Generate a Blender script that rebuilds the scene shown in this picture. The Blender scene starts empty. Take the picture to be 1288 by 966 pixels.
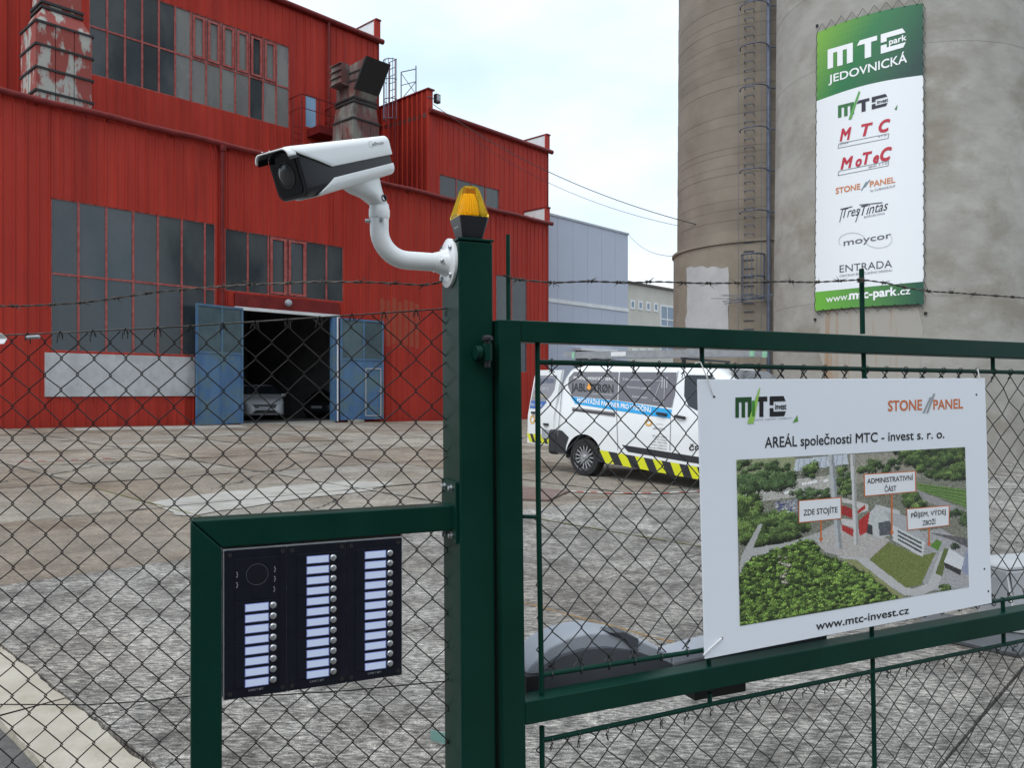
import bpy, bmesh, math, random
import numpy as np
from mathutils import Vector, Matrix
random.seed(7)
R = math.radians
sc = bpy.context.scene
col = sc.collection

# ------------------------------------------------------------------ camera
H = 1.5                      # eye height above the ground under the camera
F, CX, CY = 1000.0, 644.0, 492.0   # focal length in pixels, principal column, horizon row (1288 x 966 photograph)
cd = bpy.data.cameras.new('camera'); cam = bpy.data.objects.new('camera', cd); col.objects.link(cam)
cd.sensor_fit = 'HORIZONTAL'; cd.sensor_width = 36.0; cd.lens = 36.0 * F / 1288.0
cd.shift_y = (CY - 483.0) / 1288.0
cd.clip_start = 0.05; cd.clip_end = 3000
cam.location = (0, 0, H); cam.rotation_euler = (R(90), 0, 0)
sc.camera = cam

# ------------------------------------------------------------------ sky and sun
SUN_EL, SUN_AZ = 52.0, 215.0     # azimuth clockwise from +Y (the view direction): high, behind the left shoulder
w = bpy.data.worlds.new('World'); sc.world = w; w.use_nodes = True
nt = w.node_tree; N = nt.nodes; L = nt.links; N.clear()
out = N.new('ShaderNodeOutputWorld'); bg = N.new('ShaderNodeBackground'); bg.inputs[1].default_value = 0.1
sky = N.new('ShaderNodeTexSky'); sky.sky_type = 'NISHITA'; sky.sun_disc = False
sky.sun_elevation = R(SUN_EL); sky.sun_rotation = R(SUN_AZ); sky.air_density = 1.0; sky.dust_density = 2.0
tc = N.new('ShaderNodeTexCoord'); mp = N.new('ShaderNodeMapping'); mp.inputs['Scale'].default_value = (1.0, 1.0, 2.2)
mp.inputs['Location'].default_value = (0.35, 0.2, 0.1)
nz = N.new('ShaderNodeTexNoise'); nz.inputs['Scale'].default_value = 2.3; nz.inputs['Detail'].default_value = 7; nz.inputs['Roughness'].default_value = 0.52
rp = N.new('ShaderNodeValToRGB'); rp.color_ramp.elements[0].position = 0.28; rp.color_ramp.elements[1].position = 0.56
rp.color_ramp.elements[0].color = (0.7, 0.7, 0.7, 1)
nz2 = N.new('ShaderNodeTexNoise'); nz2.inputs['Scale'].default_value = 3.1; nz2.inputs['Detail'].default_value = 6
cr = N.new('ShaderNodeValToRGB'); cr.color_ramp.elements[0].position = 0.3; cr.color_ramp.elements[1].position = 0.65
cr.color_ramp.elements[0].color = (0.72, 0.86, 0.94, 1); cr.color_ramp.elements[1].color = (1.0, 1.0, 1.0, 1)
ml = N.new('ShaderNodeMix'); ml.data_type = 'RGBA'; ml.blend_type = 'MULTIPLY'; ml.inputs[0].default_value = 1.0
ml.inputs[7].default_value = (7.9, 8.4, 8.9, 1)
mx = N.new('ShaderNodeMix'); mx.data_type = 'RGBA'
L.new(tc.outputs['Generated'], mp.inputs[0]); L.new(mp.outputs[0], nz.inputs[0]); L.new(mp.outputs[0], nz2.inputs[0])
L.new(nz.outputs[0], rp.inputs[0]); L.new(nz2.outputs[0], cr.inputs[0]); L.new(cr.outputs[0], ml.inputs[6])
L.new(rp.outputs[0], mx.inputs[0]); L.new(sky.outputs[0], mx.inputs[6]); L.new(ml.outputs[2], mx.inputs[7])
L.new(mx.outputs[2], bg.inputs[0]); L.new(bg.outputs[0], out.inputs[0])
sd = bpy.data.lights.new('sun', 'SUN'); sd.energy = 1.25; sd.angle = R(40); sd.color = (1.0, 0.98, 0.95)
so = bpy.data.objects.new('sun', sd); col.objects.link(so)
a_, e_ = R(SUN_AZ), R(SUN_EL)
so.rotation_euler = Vector((-math.sin(a_) * math.cos(e_), -math.cos(a_) * math.cos(e_), -math.sin(e_))).to_track_quat('-Z', 'Y').to_euler()
so.location = (-5, -8, 30)
vs = sc.view_settings; vs.view_transform = 'Standard'; vs.look = 'None'; vs.exposure = 0.60; vs.gamma = 1.0
vs.use_curve_mapping = False
sc.cycles.use_denoising = True
sc.cycles.max_bounces = 6; sc.cycles.diffuse_bounces = 3; sc.cycles.transparent_max_bounces = 8

# ------------------------------------------------------------------ helpers: pixels to places
GA, GB = -0.024, 0.003           # the yard rises gently towards the left and towards the hall
def gz(x, y):
    return GA * max(-45, min(45, x)) + GB * max(-20, min(90, y))
def at(px, py, y):
    return Vector(((px - CX) / F * y, y, H + (CY - py) / F * y))
def ground(px, py):
    r = (px - CX) / F
    y = H / ((py - CY) / F + GA * r + GB)
    return Vector((r * y, y, gz(r * y, y)))
class Plane:                      # a vertical plane: point + direction in plan
    def __init__(s, p, d):
        s.p = Vector((p[0], p[1])); s.d = Vector((d[0], d[1])).normalized()
        s.n = Vector((s.d.y, -s.d.x))          # faces the camera for planes running left to right
        if s.n.dot(s.p) > 0: s.n = -s.n
        s.n3 = Vector((s.n.x, s.n.y, 0)); s.d3 = Vector((s.d.x, s.d.y, 0))
    def t(s, px):
        r = (px - CX) / F
        return (r * s.p.y - s.p.x) / (s.d.x - r * s.d.y)
    def at(s, px, py, off=0.0):
        q = s.shift(off) if off else s
        t = q.t(px); y = q.p.y + t * q.d.y
        return Vector((q.p.x + t * q.d.x, y, H + (CY - py) / F * y))
    def tz(s, px, py):
        v = s.at(px, py); return s.t(px), v.z
    def pt(s, t, z, off=0.0):     # off > 0 towards the camera
        return Vector((s.p.x + t * s.d.x + off * s.n.x, s.p.y + t * s.d.y + off * s.n.y, z))
    def shift(s, off):
        return Plane(s.p + s.n * off, s.d)

# ------------------------------------------------------------------ helpers: meshes
ORG = {}
class MB:
    def __init__(s, M=None):
        s.v = []; s.f = []; s.mi = []; s.c = []; s.M = M; s.noflip = False
    def add(s, vs, fs, mi=0, c=None):
        b = len(s.v); s.v += [Vector(v) for v in vs]
        for f in fs:
            s.f.append([i + b for i in f]); s.mi.append(mi); s.c.append(c)
        return s
    def quad(s, a, b, c, d, mi=0, col_=None): return s.add([a, b, c, d], [(0, 1, 2, 3)], mi, col_)
    def hexa(s, p, mi=0, c=None):   # p[0..3] one face, p[4..7] the opposite one
        return s.add(p, [(3, 2, 1, 0), (4, 5, 6, 7), (0, 1, 5, 4), (1, 2, 6, 5), (2, 3, 7, 6), (3, 0, 4, 7)], mi, c)
    def slab(s, q, vec, mi=0, c=None):
        q = [Vector(v) for v in q]; return s.hexa(q + [v + Vector(vec) for v in q], mi, c)
    def box(s, c, sx, sy, sz, ax=None, mi=0, col_=None):
        c = Vector(c); X, Y, Z = ax if ax else (Vector((1, 0, 0)), Vector((0, 1, 0)), Vector((0, 0, 1)))
        X = Vector(X) * sx / 2; Y = Vector(Y) * sy / 2; Z = Vector(Z) * sz / 2
        return s.hexa([c - X - Y - Z, c + X - Y - Z, c + X + Y - Z, c - X + Y - Z, c - X - Y + Z, c + X - Y + Z, c + X + Y + Z, c - X + Y + Z], mi, col_)
    def bar(s, p0, p1, wd, dp, side, mi=0):    # box from p0 to p1; wd along side, dp across
        p0 = Vector(p0); p1 = Vector(p1); a = (p1 - p0).normalized(); sd_ = Vector(side); sd_ = (sd_ - a * sd_.dot(a)).normalized(); t = a.cross(sd_)
        A = sd_ * wd / 2; B = t * dp / 2
        return s.hexa([p0 - A - B, p0 + A - B, p0 + A + B, p0 - A + B, p1 - A - B, p1 + A - B, p1 + A + B, p1 - A + B], mi)
    def prism(s, poly, vec, mi=0, c=None):
        n = len(poly); poly = [Vector(p) for p in poly]; vec = Vector(vec)
        fs = [tuple(range(n - 1, -1, -1)), tuple(range(n, 2 * n))] + [(i, (i + 1) % n, n + (i + 1) % n, n + i) for i in range(n)]
        return s.add(poly + [p + vec for p in poly], fs, mi, c)
    def tube(s, pts, r, n=8, cap=True, mi=0, c=None):
        pts = [Vector(p) for p in pts]; m = len(pts)
        rs = r if isinstance(r, (list, tuple)) else [r] * m
        T = []
        for i in range(m):
            t = pts[min(i + 1, m - 1)] - pts[max(i - 1, 0)]
            T.append(t.normalized() if t.length > 1e-9 else Vector((0, 0, 1)))
        up = Vector((0, 0, 1)) if abs(T[0].z) < 0.9 else Vector((1, 0, 0))
        u = (up - T[0] * up.dot(T[0])).normalized()
        vs = []
        for i in range(m):
            u = (u - T[i] * u.dot(T[i]))
            u = u.normalized() if u.length > 1e-9 else T[i].orthogonal().normalized()
            b = T[i].cross(u)
            for k in range(n):
                a = 2 * math.pi * k / n
                vs.append(pts[i] + (u * math.cos(a) + b * math.sin(a)) * rs[i])
        fs = []
        for i in range(m - 1):
            for k in range(n):
                k2 = (k + 1) % n
                fs.append((i * n + k, i * n + k2, (i + 1) * n + k2, (i + 1) * n + k))
        if cap: fs += [tuple(range(n - 1, -1, -1)), tuple(range((m - 1) * n, m * n))]
        return s.add(vs, fs, mi, c)
    def lathe(s, o, axis, prof, n=24, mi=0, c=None, cap=True):
        o = Vector(o); a = Vector(axis).normalized(); u = a.orthogonal().normalized(); b = a.cross(u)
        vs = []
        for (r, h) in prof:
            for k in range(n):
                t = 2 * math.pi * k / n
                vs.append(o + a * h + (u * math.cos(t) + b * math.sin(t)) * r)
        m = len(prof); fs = []
        for i in range(m - 1):
            for k in range(n):
                k2 = (k + 1) % n; fs.append((i * n + k, i * n + k2, (i + 1) * n + k2, (i + 1) * n + k))
        if cap: fs += [tuple(range(n - 1, -1, -1)), tuple(range((m - 1) * n, m * n))]
        return s.add(vs, fs, mi, c)
    def loft(s, rings, closed=True, cap=True, mi=0, c=None):
        n = len(rings[0]); m = len(rings); vs = [Vector(p) for r in rings for p in r]; fs = []
        for i in range(m - 1):
            for k in range(n if closed else n - 1):
                k2 = (k + 1) % n; fs.append((i * n + k, i * n + k2, (i + 1) * n + k2, (i + 1) * n + k))
        if cap and closed: fs += [tuple(range(n - 1, -1, -1)), tuple(range((m - 1) * n, m * n))]
        return s.add(vs, fs, mi, c)
    def build(s, name, mats, parent=None, smooth=None, bevel=0, seg=2, label=None, cat=None, group=None, kind=None, sub=0):
        vs = [s.M @ v for v in s.v] if s.M else s.v
        if parent is None:
            xs = [v.x for v in vs]; ys = [v.y for v in vs]
            o = Vector(((min(xs) + max(xs)) / 2, (min(ys) + max(ys)) / 2, min(v.z for v in vs)))
        else: o = ORG[parent.name]
        me = bpy.data.meshes.new(name)
        me.from_pydata([v - o for v in vs], [], s.f)
        if len(s.f) < 6000 and not s.noflip:
            bm = bmesh.new(); bm.from_mesh(me); bmesh.ops.recalc_face_normals(bm, faces=bm.faces[:]); bm.to_mesh(me); bm.free()
        for m in (mats if isinstance(mats, (list, tuple)) else [mats]): me.materials.append(MAT[m] if isinstance(m, str) else m)
        me.polygons.foreach_set('material_index', s.mi)
        if any(c is not None for c in s.c):
            ca = me.color_attributes.new('Col', 'FLOAT_COLOR', 'CORNER'); buf = []
            for f, c in zip(s.f, s.c):
                c = c or (0.5, 0.5, 0.5); buf += [c[0], c[1], c[2], 1.0] * len(f)
            ca.data.foreach_set('color', buf)
        if smooth is not None:
            me.polygons.foreach_set('use_smooth', [True] * len(s.f))
            if smooth < 179: me.set_sharp_from_angle(angle=R(smooth))
        me.update()
        ob = bpy.data.objects.new(name, me); col.objects.link(ob)
        if parent is not None: ob.parent = parent
        else: ob.location = o
        ORG[ob.name] = o
        if bevel:
            b = ob.modifiers.new('bevel', 'BEVEL'); b.width = bevel; b.segments = seg; b.limit_method = 'ANGLE'; b.angle_limit = R(35)
            me.polygons.foreach_set('use_smooth', [True] * len(s.f)); b.harden_normals = True
        if sub:
            b = ob.modifiers.new('sub', 'SUBSURF'); b.levels = sub; b.render_levels = sub
        tag(ob, label, cat, group, kind)
        return ob
def tag(o, label=None, cat=None, group=None, kind=None):
    if label: o['label'] = label
    if cat: o['category'] = cat
    if group: o['group'] = group
    if kind: o['kind'] = kind
    return o
def thing(name, loc, label, cat, group=None):
    o = bpy.data.objects.new(name, None); col.objects.link(o); o.location = loc; o.empty_display_size = 0.1
    ORG[o.name] = Vector(loc)
    return tag(o, label, cat, group)

# ------------------------------------------------------------------ text as flat meshes
_tc = {}
def text2d(s, bold=0.0, shear=0.0):
    key = (s, bold, shear)
    if key in _tc: return _tc[key]
    cu = bpy.data.curves.new('t', 'FONT'); cu.body = s; cu.size = 1.0; cu.shear = shear
    cu.resolution_u = 3; cu.fill_mode = 'FRONT'
    ob = bpy.data.objects.new('t', cu); col.objects.link(ob)
    me = ob.to_mesh()
    vs = [Vector((v.co.x, v.co.y)) for v in me.vertices]; fs = [tuple(p.vertices) for p in me.polygons]
    ob.to_mesh_clear(); bpy.data.objects.remove(ob); bpy.data.curves.remove(cu)
    if bold:                                   # heavier weight: push the outline out along its normals
        cnt = {}
        for f in fs:
            for a, b in zip(f, f[1:] + f[:1]): cnt[(min(a, b), max(a, b))] = cnt.get((min(a, b), max(a, b)), []) + [(a, b, f)]
        nr = [Vector((0, 0)) for _ in vs]
        for es in cnt.values():
            if len(es) != 1: continue
            a, b, f = es[0]; d = vs[b] - vs[a]; n = Vector((d.y, -d.x))
            if n.length < 1e-9: continue
            n.normalize(); cen = sum((vs[i] for i in f), Vector((0, 0))) / len(f)
            if n.dot(cen - vs[a]) > 0: n = -n
            nr[a] += n; nr[b] += n
        vs = [v + (n.normalized() * bold if n.length > 1e-6 else n) for v, n in zip(vs, nr)]
    vs = [(v.x, v.y) for v in vs]
    x0 = min(v[0] for v in vs); x1 = max(v[0] for v in vs)
    vs = [((x - x0) / (x1 - x0), y / 0.73) for x, y in vs]     # width 1, cap height 1
    _tc[key] = (vs, fs); return _tc[key]
def text_px(mb, s, a, b, hpx, fn, c, bold=0.0, shear=0.0, hb=None, mi=0):
    """letters on a surface: a, b = ends of the baseline in photo pixels, hpx = cap height at a (hb at b), fn = pixel -> point"""
    vs, fs = text2d(s, bold, shear); hb = hb or hpx
    P = []
    for u, v in vs:
        h = hpx + (hb - hpx) * u
        P.append(fn(a[0] + (b[0] - a[0]) * u, a[1] + (b[1] - a[1]) * u - v * h))
    mb.add(P, fs, mi, c)
def text_uv(mb, s, o, U, V, width, h, c, bold=0.0, shear=0.0, mi=0):
    vs, fs = text2d(s, bold, shear); o = Vector(o)
    mb.add([o + U * (u * width) + V * (v * h) for u, v in vs], fs, mi, c)
def srgb(r, g, b):
    f = lambda x: (x / 255 / 12.92) if x / 255 <= 0.04045 else ((x / 255 + 0.055) / 1.055) ** 2.4
    return (f(r), f(g), f(b))

# ------------------------------------------------------------------ materials
MAT = {}
def mat(name, c1, c2=None, scale=4.0, rough=0.6, metal=0.0, bump=0.0, bscale=None, detail=6, lo=0.35, hi=0.65, stretch=(1, 1, 1), rnd=0.0, spec=0.5, coat=0.0,
        emit=0.0, world=False, c3=None, s3=0.5, m3=(0.5, 0.6), rot=0.0, trans=0.0, rough2=None, bump_dist=0.02, st3=None):
    m = bpy.data.materials.new(name); m.use_nodes = True; t = m.node_tree; N = t.nodes; L = t.links
    b = N['Principled BSDF']; b.inputs['Roughness'].default_value = rough; b.inputs['Metallic'].default_value = metal
    b.inputs['Specular IOR Level'].default_value = spec; b.inputs['Coat Weight'].default_value = coat
    b.inputs['Transmission Weight'].default_value = trans
    if world: src = N.new('ShaderNodeNewGeometry').outputs['Position']
    else: src = N.new('ShaderNodeTexCoord').outputs['Object']
    mp = N.new('ShaderNodeMapping'); mp.inputs['Scale'].default_value = stretch; mp.inputs['Rotation'].default_value = (0, 0, rot); L.new(src, mp.inputs[0])
    cur = None
    if c2 is not None:
        n = N.new('ShaderNodeTexNoise'); n.inputs['Scale'].default_value = scale; n.inputs['Detail'].default_value = detail; n.inputs['Roughness'].default_value = 0.6
        L.new(mp.outputs[0], n.inputs[0])
        r = N.new('ShaderNodeValToRGB'); r.color_ramp.elements[0].position = lo; r.color_ramp.elements[1].position = hi
        r.color_ramp.elements[0].color = (*c1, 1); r.color_ramp.elements[1].color = (*c2, 1)
        L.new(n.outputs[0], r.inputs[0]); cur = r.outputs[0]
        if rough2 is not None:
            mr = N.new('ShaderNodeMapRange'); mr.inputs[1].default_value = lo; mr.inputs[2].default_value = hi; mr.inputs[3].default_value = rough; mr.inputs[4].default_value = rough2
            L.new(n.outputs[0], mr.inputs[0]); L.new(mr.outputs[0], b.inputs['Roughness'])
        if c3 is not None:
            n3 = N.new('ShaderNodeTexNoise'); n3.inputs['Scale'].default_value = s3; n3.inputs['Detail'].default_value = 8; n3.inputs['Roughness'].default_value = 0.65
            if st3:
                mp3 = N.new('ShaderNodeMapping'); mp3.inputs['Scale'].default_value = st3; L.new(src, mp3.inputs[0]); L.new(mp3.outputs[0], n3.inputs[0])
            else: L.new(src, n3.inputs[0])
            r3 = N.new('ShaderNodeValToRGB'); r3.color_ramp.elements[0].position = m3[0]; r3.color_ramp.elements[1].position = m3[1]
            L.new(n3.outputs[0], r3.inputs[0])
            x = N.new('ShaderNodeMix'); x.data_type = 'RGBA'; L.new(r3.outputs[0], x.inputs[0]); L.new(cur, x.inputs[6]); x.inputs[7].default_value = (*c3, 1)
            cur = x.outputs[2]
    if rnd:
        oi = N.new('ShaderNodeObjectInfo'); mr = N.new('ShaderNodeMapRange'); mr.inputs[3].default_value = 1 - rnd; mr.inputs[4].default_value = 1 + rnd
        L.new(oi.outputs['Random'], mr.inputs[0])
        x = N.new('ShaderNodeMix'); x.data_type = 'RGBA'; x.blend_type = 'MULTIPLY'; x.inputs[0].default_value = 1
        if cur is None: x.inputs[6].default_value = (*c1, 1)
        else: L.new(cur, x.inputs[6])
        L.new(mr.outputs[0], x.inputs[7]); cur = x.outputs[2]
    if cur is None: b.inputs['Base Color'].default_value = (*c1, 1)
    else: L.new(cur, b.inputs['Base Color'])
    if bump:
        n = N.new('ShaderNodeTexNoise'); n.inputs['Scale'].default_value = bscale or scale * 4; n.inputs['Detail'].default_value = 8
        L.new(mp.outputs[0], n.inputs[0])
        bp = N.new('ShaderNodeBump'); bp.inputs['Strength'].default_value = bump; bp.inputs['Distance'].default_value = bump_dist
        L.new(n.outputs[0], bp.inputs['Height']); L.new(bp.outputs[0], b.inputs['Normal'])
    if emit:
        b.inputs['Emission Color'].default_value = (*c1, 1); b.inputs['Emission Strength'].default_value = emit
    MAT[name] = m
    return m
def mat_print(name, rough=0.5, coat=0.0):   # flat print: colours come from the mesh's colour attribute
    m = bpy.data.materials.new(name); m.use_nodes = True; t = m.node_tree; b = t.nodes['Principled BSDF']
    a = t.nodes.new('ShaderNodeAttribute'); a.attribute_name = 'Col'
    t.links.new(a.outputs['Color'], b.inputs['Base Color']); b.inputs['Roughness'].default_value = rough; b.inputs['Coat Weight'].default_value = coat
    MAT[name] = m
mat_print('print'); mat_print('van_print', 0.3, 0.3)
mat('red_clad', (0.37, 0.036, 0.026), (0.44, 0.046, 0.031), scale=1.0, rough=0.5, spec=0.12, rnd=0.07, stretch=(1, 1, 0.3), c3=(0.27, 0.034, 0.027), s3=2.2, m3=(0.50, 0.80), st3=(1, 1, 0.07))
mat('red_trim', (0.13, 0.012, 0.012), (0.19, 0.019, 0.018), scale=3, rough=0.5, spec=0.25)
mat('red_frame', (0.30, 0.05, 0.045), (0.40, 0.13, 0.12), scale=6, rough=0.55, spec=0.2)
mat('orange_fade', (0.33, 0.045, 0.02), (0.36, 0.065, 0.03), scale=3, rough=0.6)
mat('white_paint', (0.72, 0.73, 0.74), (0.62, 0.63, 0.65), scale=3, rough=0.5)
mat('dusty_glass', (0.030, 0.042, 0.052), (0.062, 0.072, 0.078), scale=0.7, rough=0.08, rough2=0.26, rnd=0.25, spec=0.6, stretch=(1, 1, 0.6), detail=4)
mat('pale_glass', (0.15, 0.155, 0.155), (0.21, 0.21, 0.20), scale=0.8, rough=0.2, rough2=0.35, rnd=0.15, detail=4, stretch=(1, 1, 0.4))
mat('blue_glass', (0.25, 0.42, 0.62), rough=0.1)
mat('plaster', (0.40, 0.41, 0.43), (0.52, 0.53, 0.55), scale=2, rough=0.85, bump=0.3, c3=(0.30, 0.31, 0.33), s3=3, m3=(0.55, 0.8))
mat('door_blue', (0.045, 0.12, 0.26), (0.085, 0.18, 0.33), scale=1.5, rough=0.55, c3=(0.10, 0.17, 0.20), s3=1.6, m3=(0.45, 0.65), stretch=(1, 1, 0.3))
mat('door_glass', (0.05, 0.085, 0.10), (0.085, 0.13, 0.15), scale=1.2, rough=0.25, rnd=0.2)
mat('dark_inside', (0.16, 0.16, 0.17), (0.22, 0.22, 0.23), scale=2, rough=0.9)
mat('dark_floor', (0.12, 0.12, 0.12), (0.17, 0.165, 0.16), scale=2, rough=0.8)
mat('roofing', (0.10, 0.095, 0.09), (0.15, 0.14, 0.13), scale=1, rough=0.9)
mat('peel', (0.27, 0.05, 0.04), (0.38, 0.37, 0.34), scale=2.6, rough=0.7, lo=0.50, hi=0.56, stretch=(1, 1, 0.38), c3=(0.11, 0.08, 0.07), s3=1.1, m3=(0.58, 0.78), detail=9)
mat('peel_dark', (0.15, 0.05, 0.045), (0.20, 0.20, 0.18), scale=1.4, rough=0.75, lo=0.45, hi=0.58, stretch=(1, 1, 0.4), c3=(0.05, 0.045, 0.045), s3=1.0, m3=(0.45, 0.7), detail=9)
mat('band_black', (0.02, 0.02, 0.022), rough=0.7)
mat('steel', (0.45, 0.46, 0.48), (0.55, 0.56, 0.58), scale=10, rough=0.38, metal=0.9)
mat('galv', (0.36, 0.38, 0.42), (0.46, 0.48, 0.52), scale=8, rough=0.55, metal=0.4)
mat('grey_hall', (0.40, 0.44, 0.54), (0.42, 0.46, 0.56), scale=0.5, rough=0.5)
mat('beige', (0.50, 0.48, 0.43), (0.56, 0.54, 0.49), scale=0.6, rough=0.85)
mat('office_glass', (0.18, 0.24, 0.32), rough=0.1)
mat('concrete_stack', (0.30, 0.285, 0.258), (0.385, 0.37, 0.34), scale=1.1, rough=0.9, bump=0.35, bscale=5, c3=(0.25, 0.225, 0.19), s3=0.5, m3=(0.5, 0.66), stretch=(1, 1, 1.6), st3=(1, 1, 1.5), world=True, rnd=0.05)
mat('patch_plaster', (0.40, 0.40, 0.41), (0.47, 0.47, 0.48), scale=1.5, rough=0.9, bump=0.2)
mat('ladder_metal', (0.10, 0.12, 0.17), (0.16, 0.18, 0.24), scale=4, rough=0.5, metal=0.5)
mat('green_paint', (0.0016, 0.027, 0.018), (0.0026, 0.034, 0.023), scale=5, rough=0.34, bump=0.02, bscale=70, spec=0.16, rough2=0.46, c3=(0.05, 0.10, 0.085), s3=45, m3=(0.70, 0.76))
mat('mesh_wire', (0.006, 0.0045, 0.0045), (0.013, 0.009, 0.009), scale=40, rough=0.5, spec=0.3)
mat('mesh_green', (0.005, 0.008, 0.008), (0.010, 0.014, 0.013), scale=40, rough=0.5)
mat('barb_wire', (0.05, 0.045, 0.04), (0.12, 0.105, 0.095), scale=60, rough=0.55, metal=0.6)
mat('cam_white', (0.84, 0.86, 0.88), rough=0.28, coat=0.2)
mat('cam_black', (0.012, 0.012, 0.018), rough=0.3)
mat('cam_glass', (0.004, 0.004, 0.006), rough=0.05)
mat('lens_grey', (0.05, 0.05, 0.055), rough=0.15)
mat('black_plastic', (0.012, 0.013, 0.018), (0.018, 0.019, 0.024), scale=20, rough=0.4)
mat('intercom', (0.006, 0.007, 0.014), (0.009, 0.010, 0.018), scale=40, rough=0.42, spec=0.25)
mat('label_lit', (0.62, 0.70, 0.92), rough=0.4, emit=0.06)
mat('label_glow', (0.25, 0.30, 0.65), rough=0.4, emit=0.10)
mat('print_grey', (0.45, 0.45, 0.5), rough=0.5)
mat('yellow_lens', (1.0, 0.70, 0.05), rough=0.08, trans=0.9, spec=0.6)
MAT['yellow_lens'].node_tree.nodes['Principled BSDF'].inputs['IOR'].default_value = 1.12
mat('orange_core', (1.0, 0.62, 0.05), rough=0.3)
mat('board_white', (0.78, 0.825, 0.91), rough=0.35)
mat('tie_white', (0.75, 0.75, 0.76), rough=0.4)
mat('motor_light', (0.36, 0.38, 0.43), (0.40, 0.42, 0.47), scale=8, rough=0.5)
mat('motor_dark', (0.075, 0.08, 0.095), (0.09, 0.095, 0.11), scale=8, rough=0.5)
mat('van_white', (0.80, 0.82, 0.84), rough=0.28, coat=0.5)
mat('van_black', (0.022, 0.023, 0.028), rough=0.5)
mat('tyre', (0.016, 0.016, 0.017), rough=0.8)
mat('rim', (0.42, 0.43, 0.45), rough=0.35, metal=0.7)
mat('car_glass', (0.025, 0.032, 0.04), rough=0.06)
mat('car_dark', (0.012, 0.012, 0.014), rough=0.4)
mat('car_white', (0.55, 0.57, 0.60), rough=0.28, coat=0.5)
mat('alu', (0.26, 0.265, 0.28), (0.33, 0.335, 0.35), scale=10, rough=0.45, metal=0.5)
mat('asphalt', (0.085, 0.083, 0.08), (0.13, 0.127, 0.12), scale=30, rough=0.95, bump=0.6, bscale=120, world=True)
mat('dirt', (0.06, 0.055, 0.045), (0.09, 0.08, 0.065), scale=6, rough=1.0, world=True)
mat('new_concrete', (0.32, 0.305, 0.28), (0.40, 0.383, 0.352), scale=3, rough=0.9, bump=0.3, bscale=40, world=True, c3=(0.22, 0.205, 0.185), s3=1.8, m3=(0.5, 0.75))
mat('kerb_stone', (0.36, 0.325, 0.265), (0.45, 0.41, 0.345), scale=5, rough=0.9, bump=0.4, bscale=60, world=True, c3=(0.24, 0.20, 0.145), s3=2.2, m3=(0.50, 0.72))
mat('grey_board', (0.05, 0.053, 0.06), (0.09, 0.095, 0.105), scale=3, rough=0.45)
mat('crate_grey', (0.36, 0.37, 0.39), (0.42, 0.43, 0.45), scale=3, rough=0.45)
mat('red_plate', (0.13, 0.075, 0.06), (0.19, 0.13, 0.115), scale=5, rough=0.6)
mat('pet', (0.55, 0.66, 0.74), rough=0.1, trans=0.6)
mat('rubber_black', (0.015, 0.015, 0.016), rough=0.7)
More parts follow.
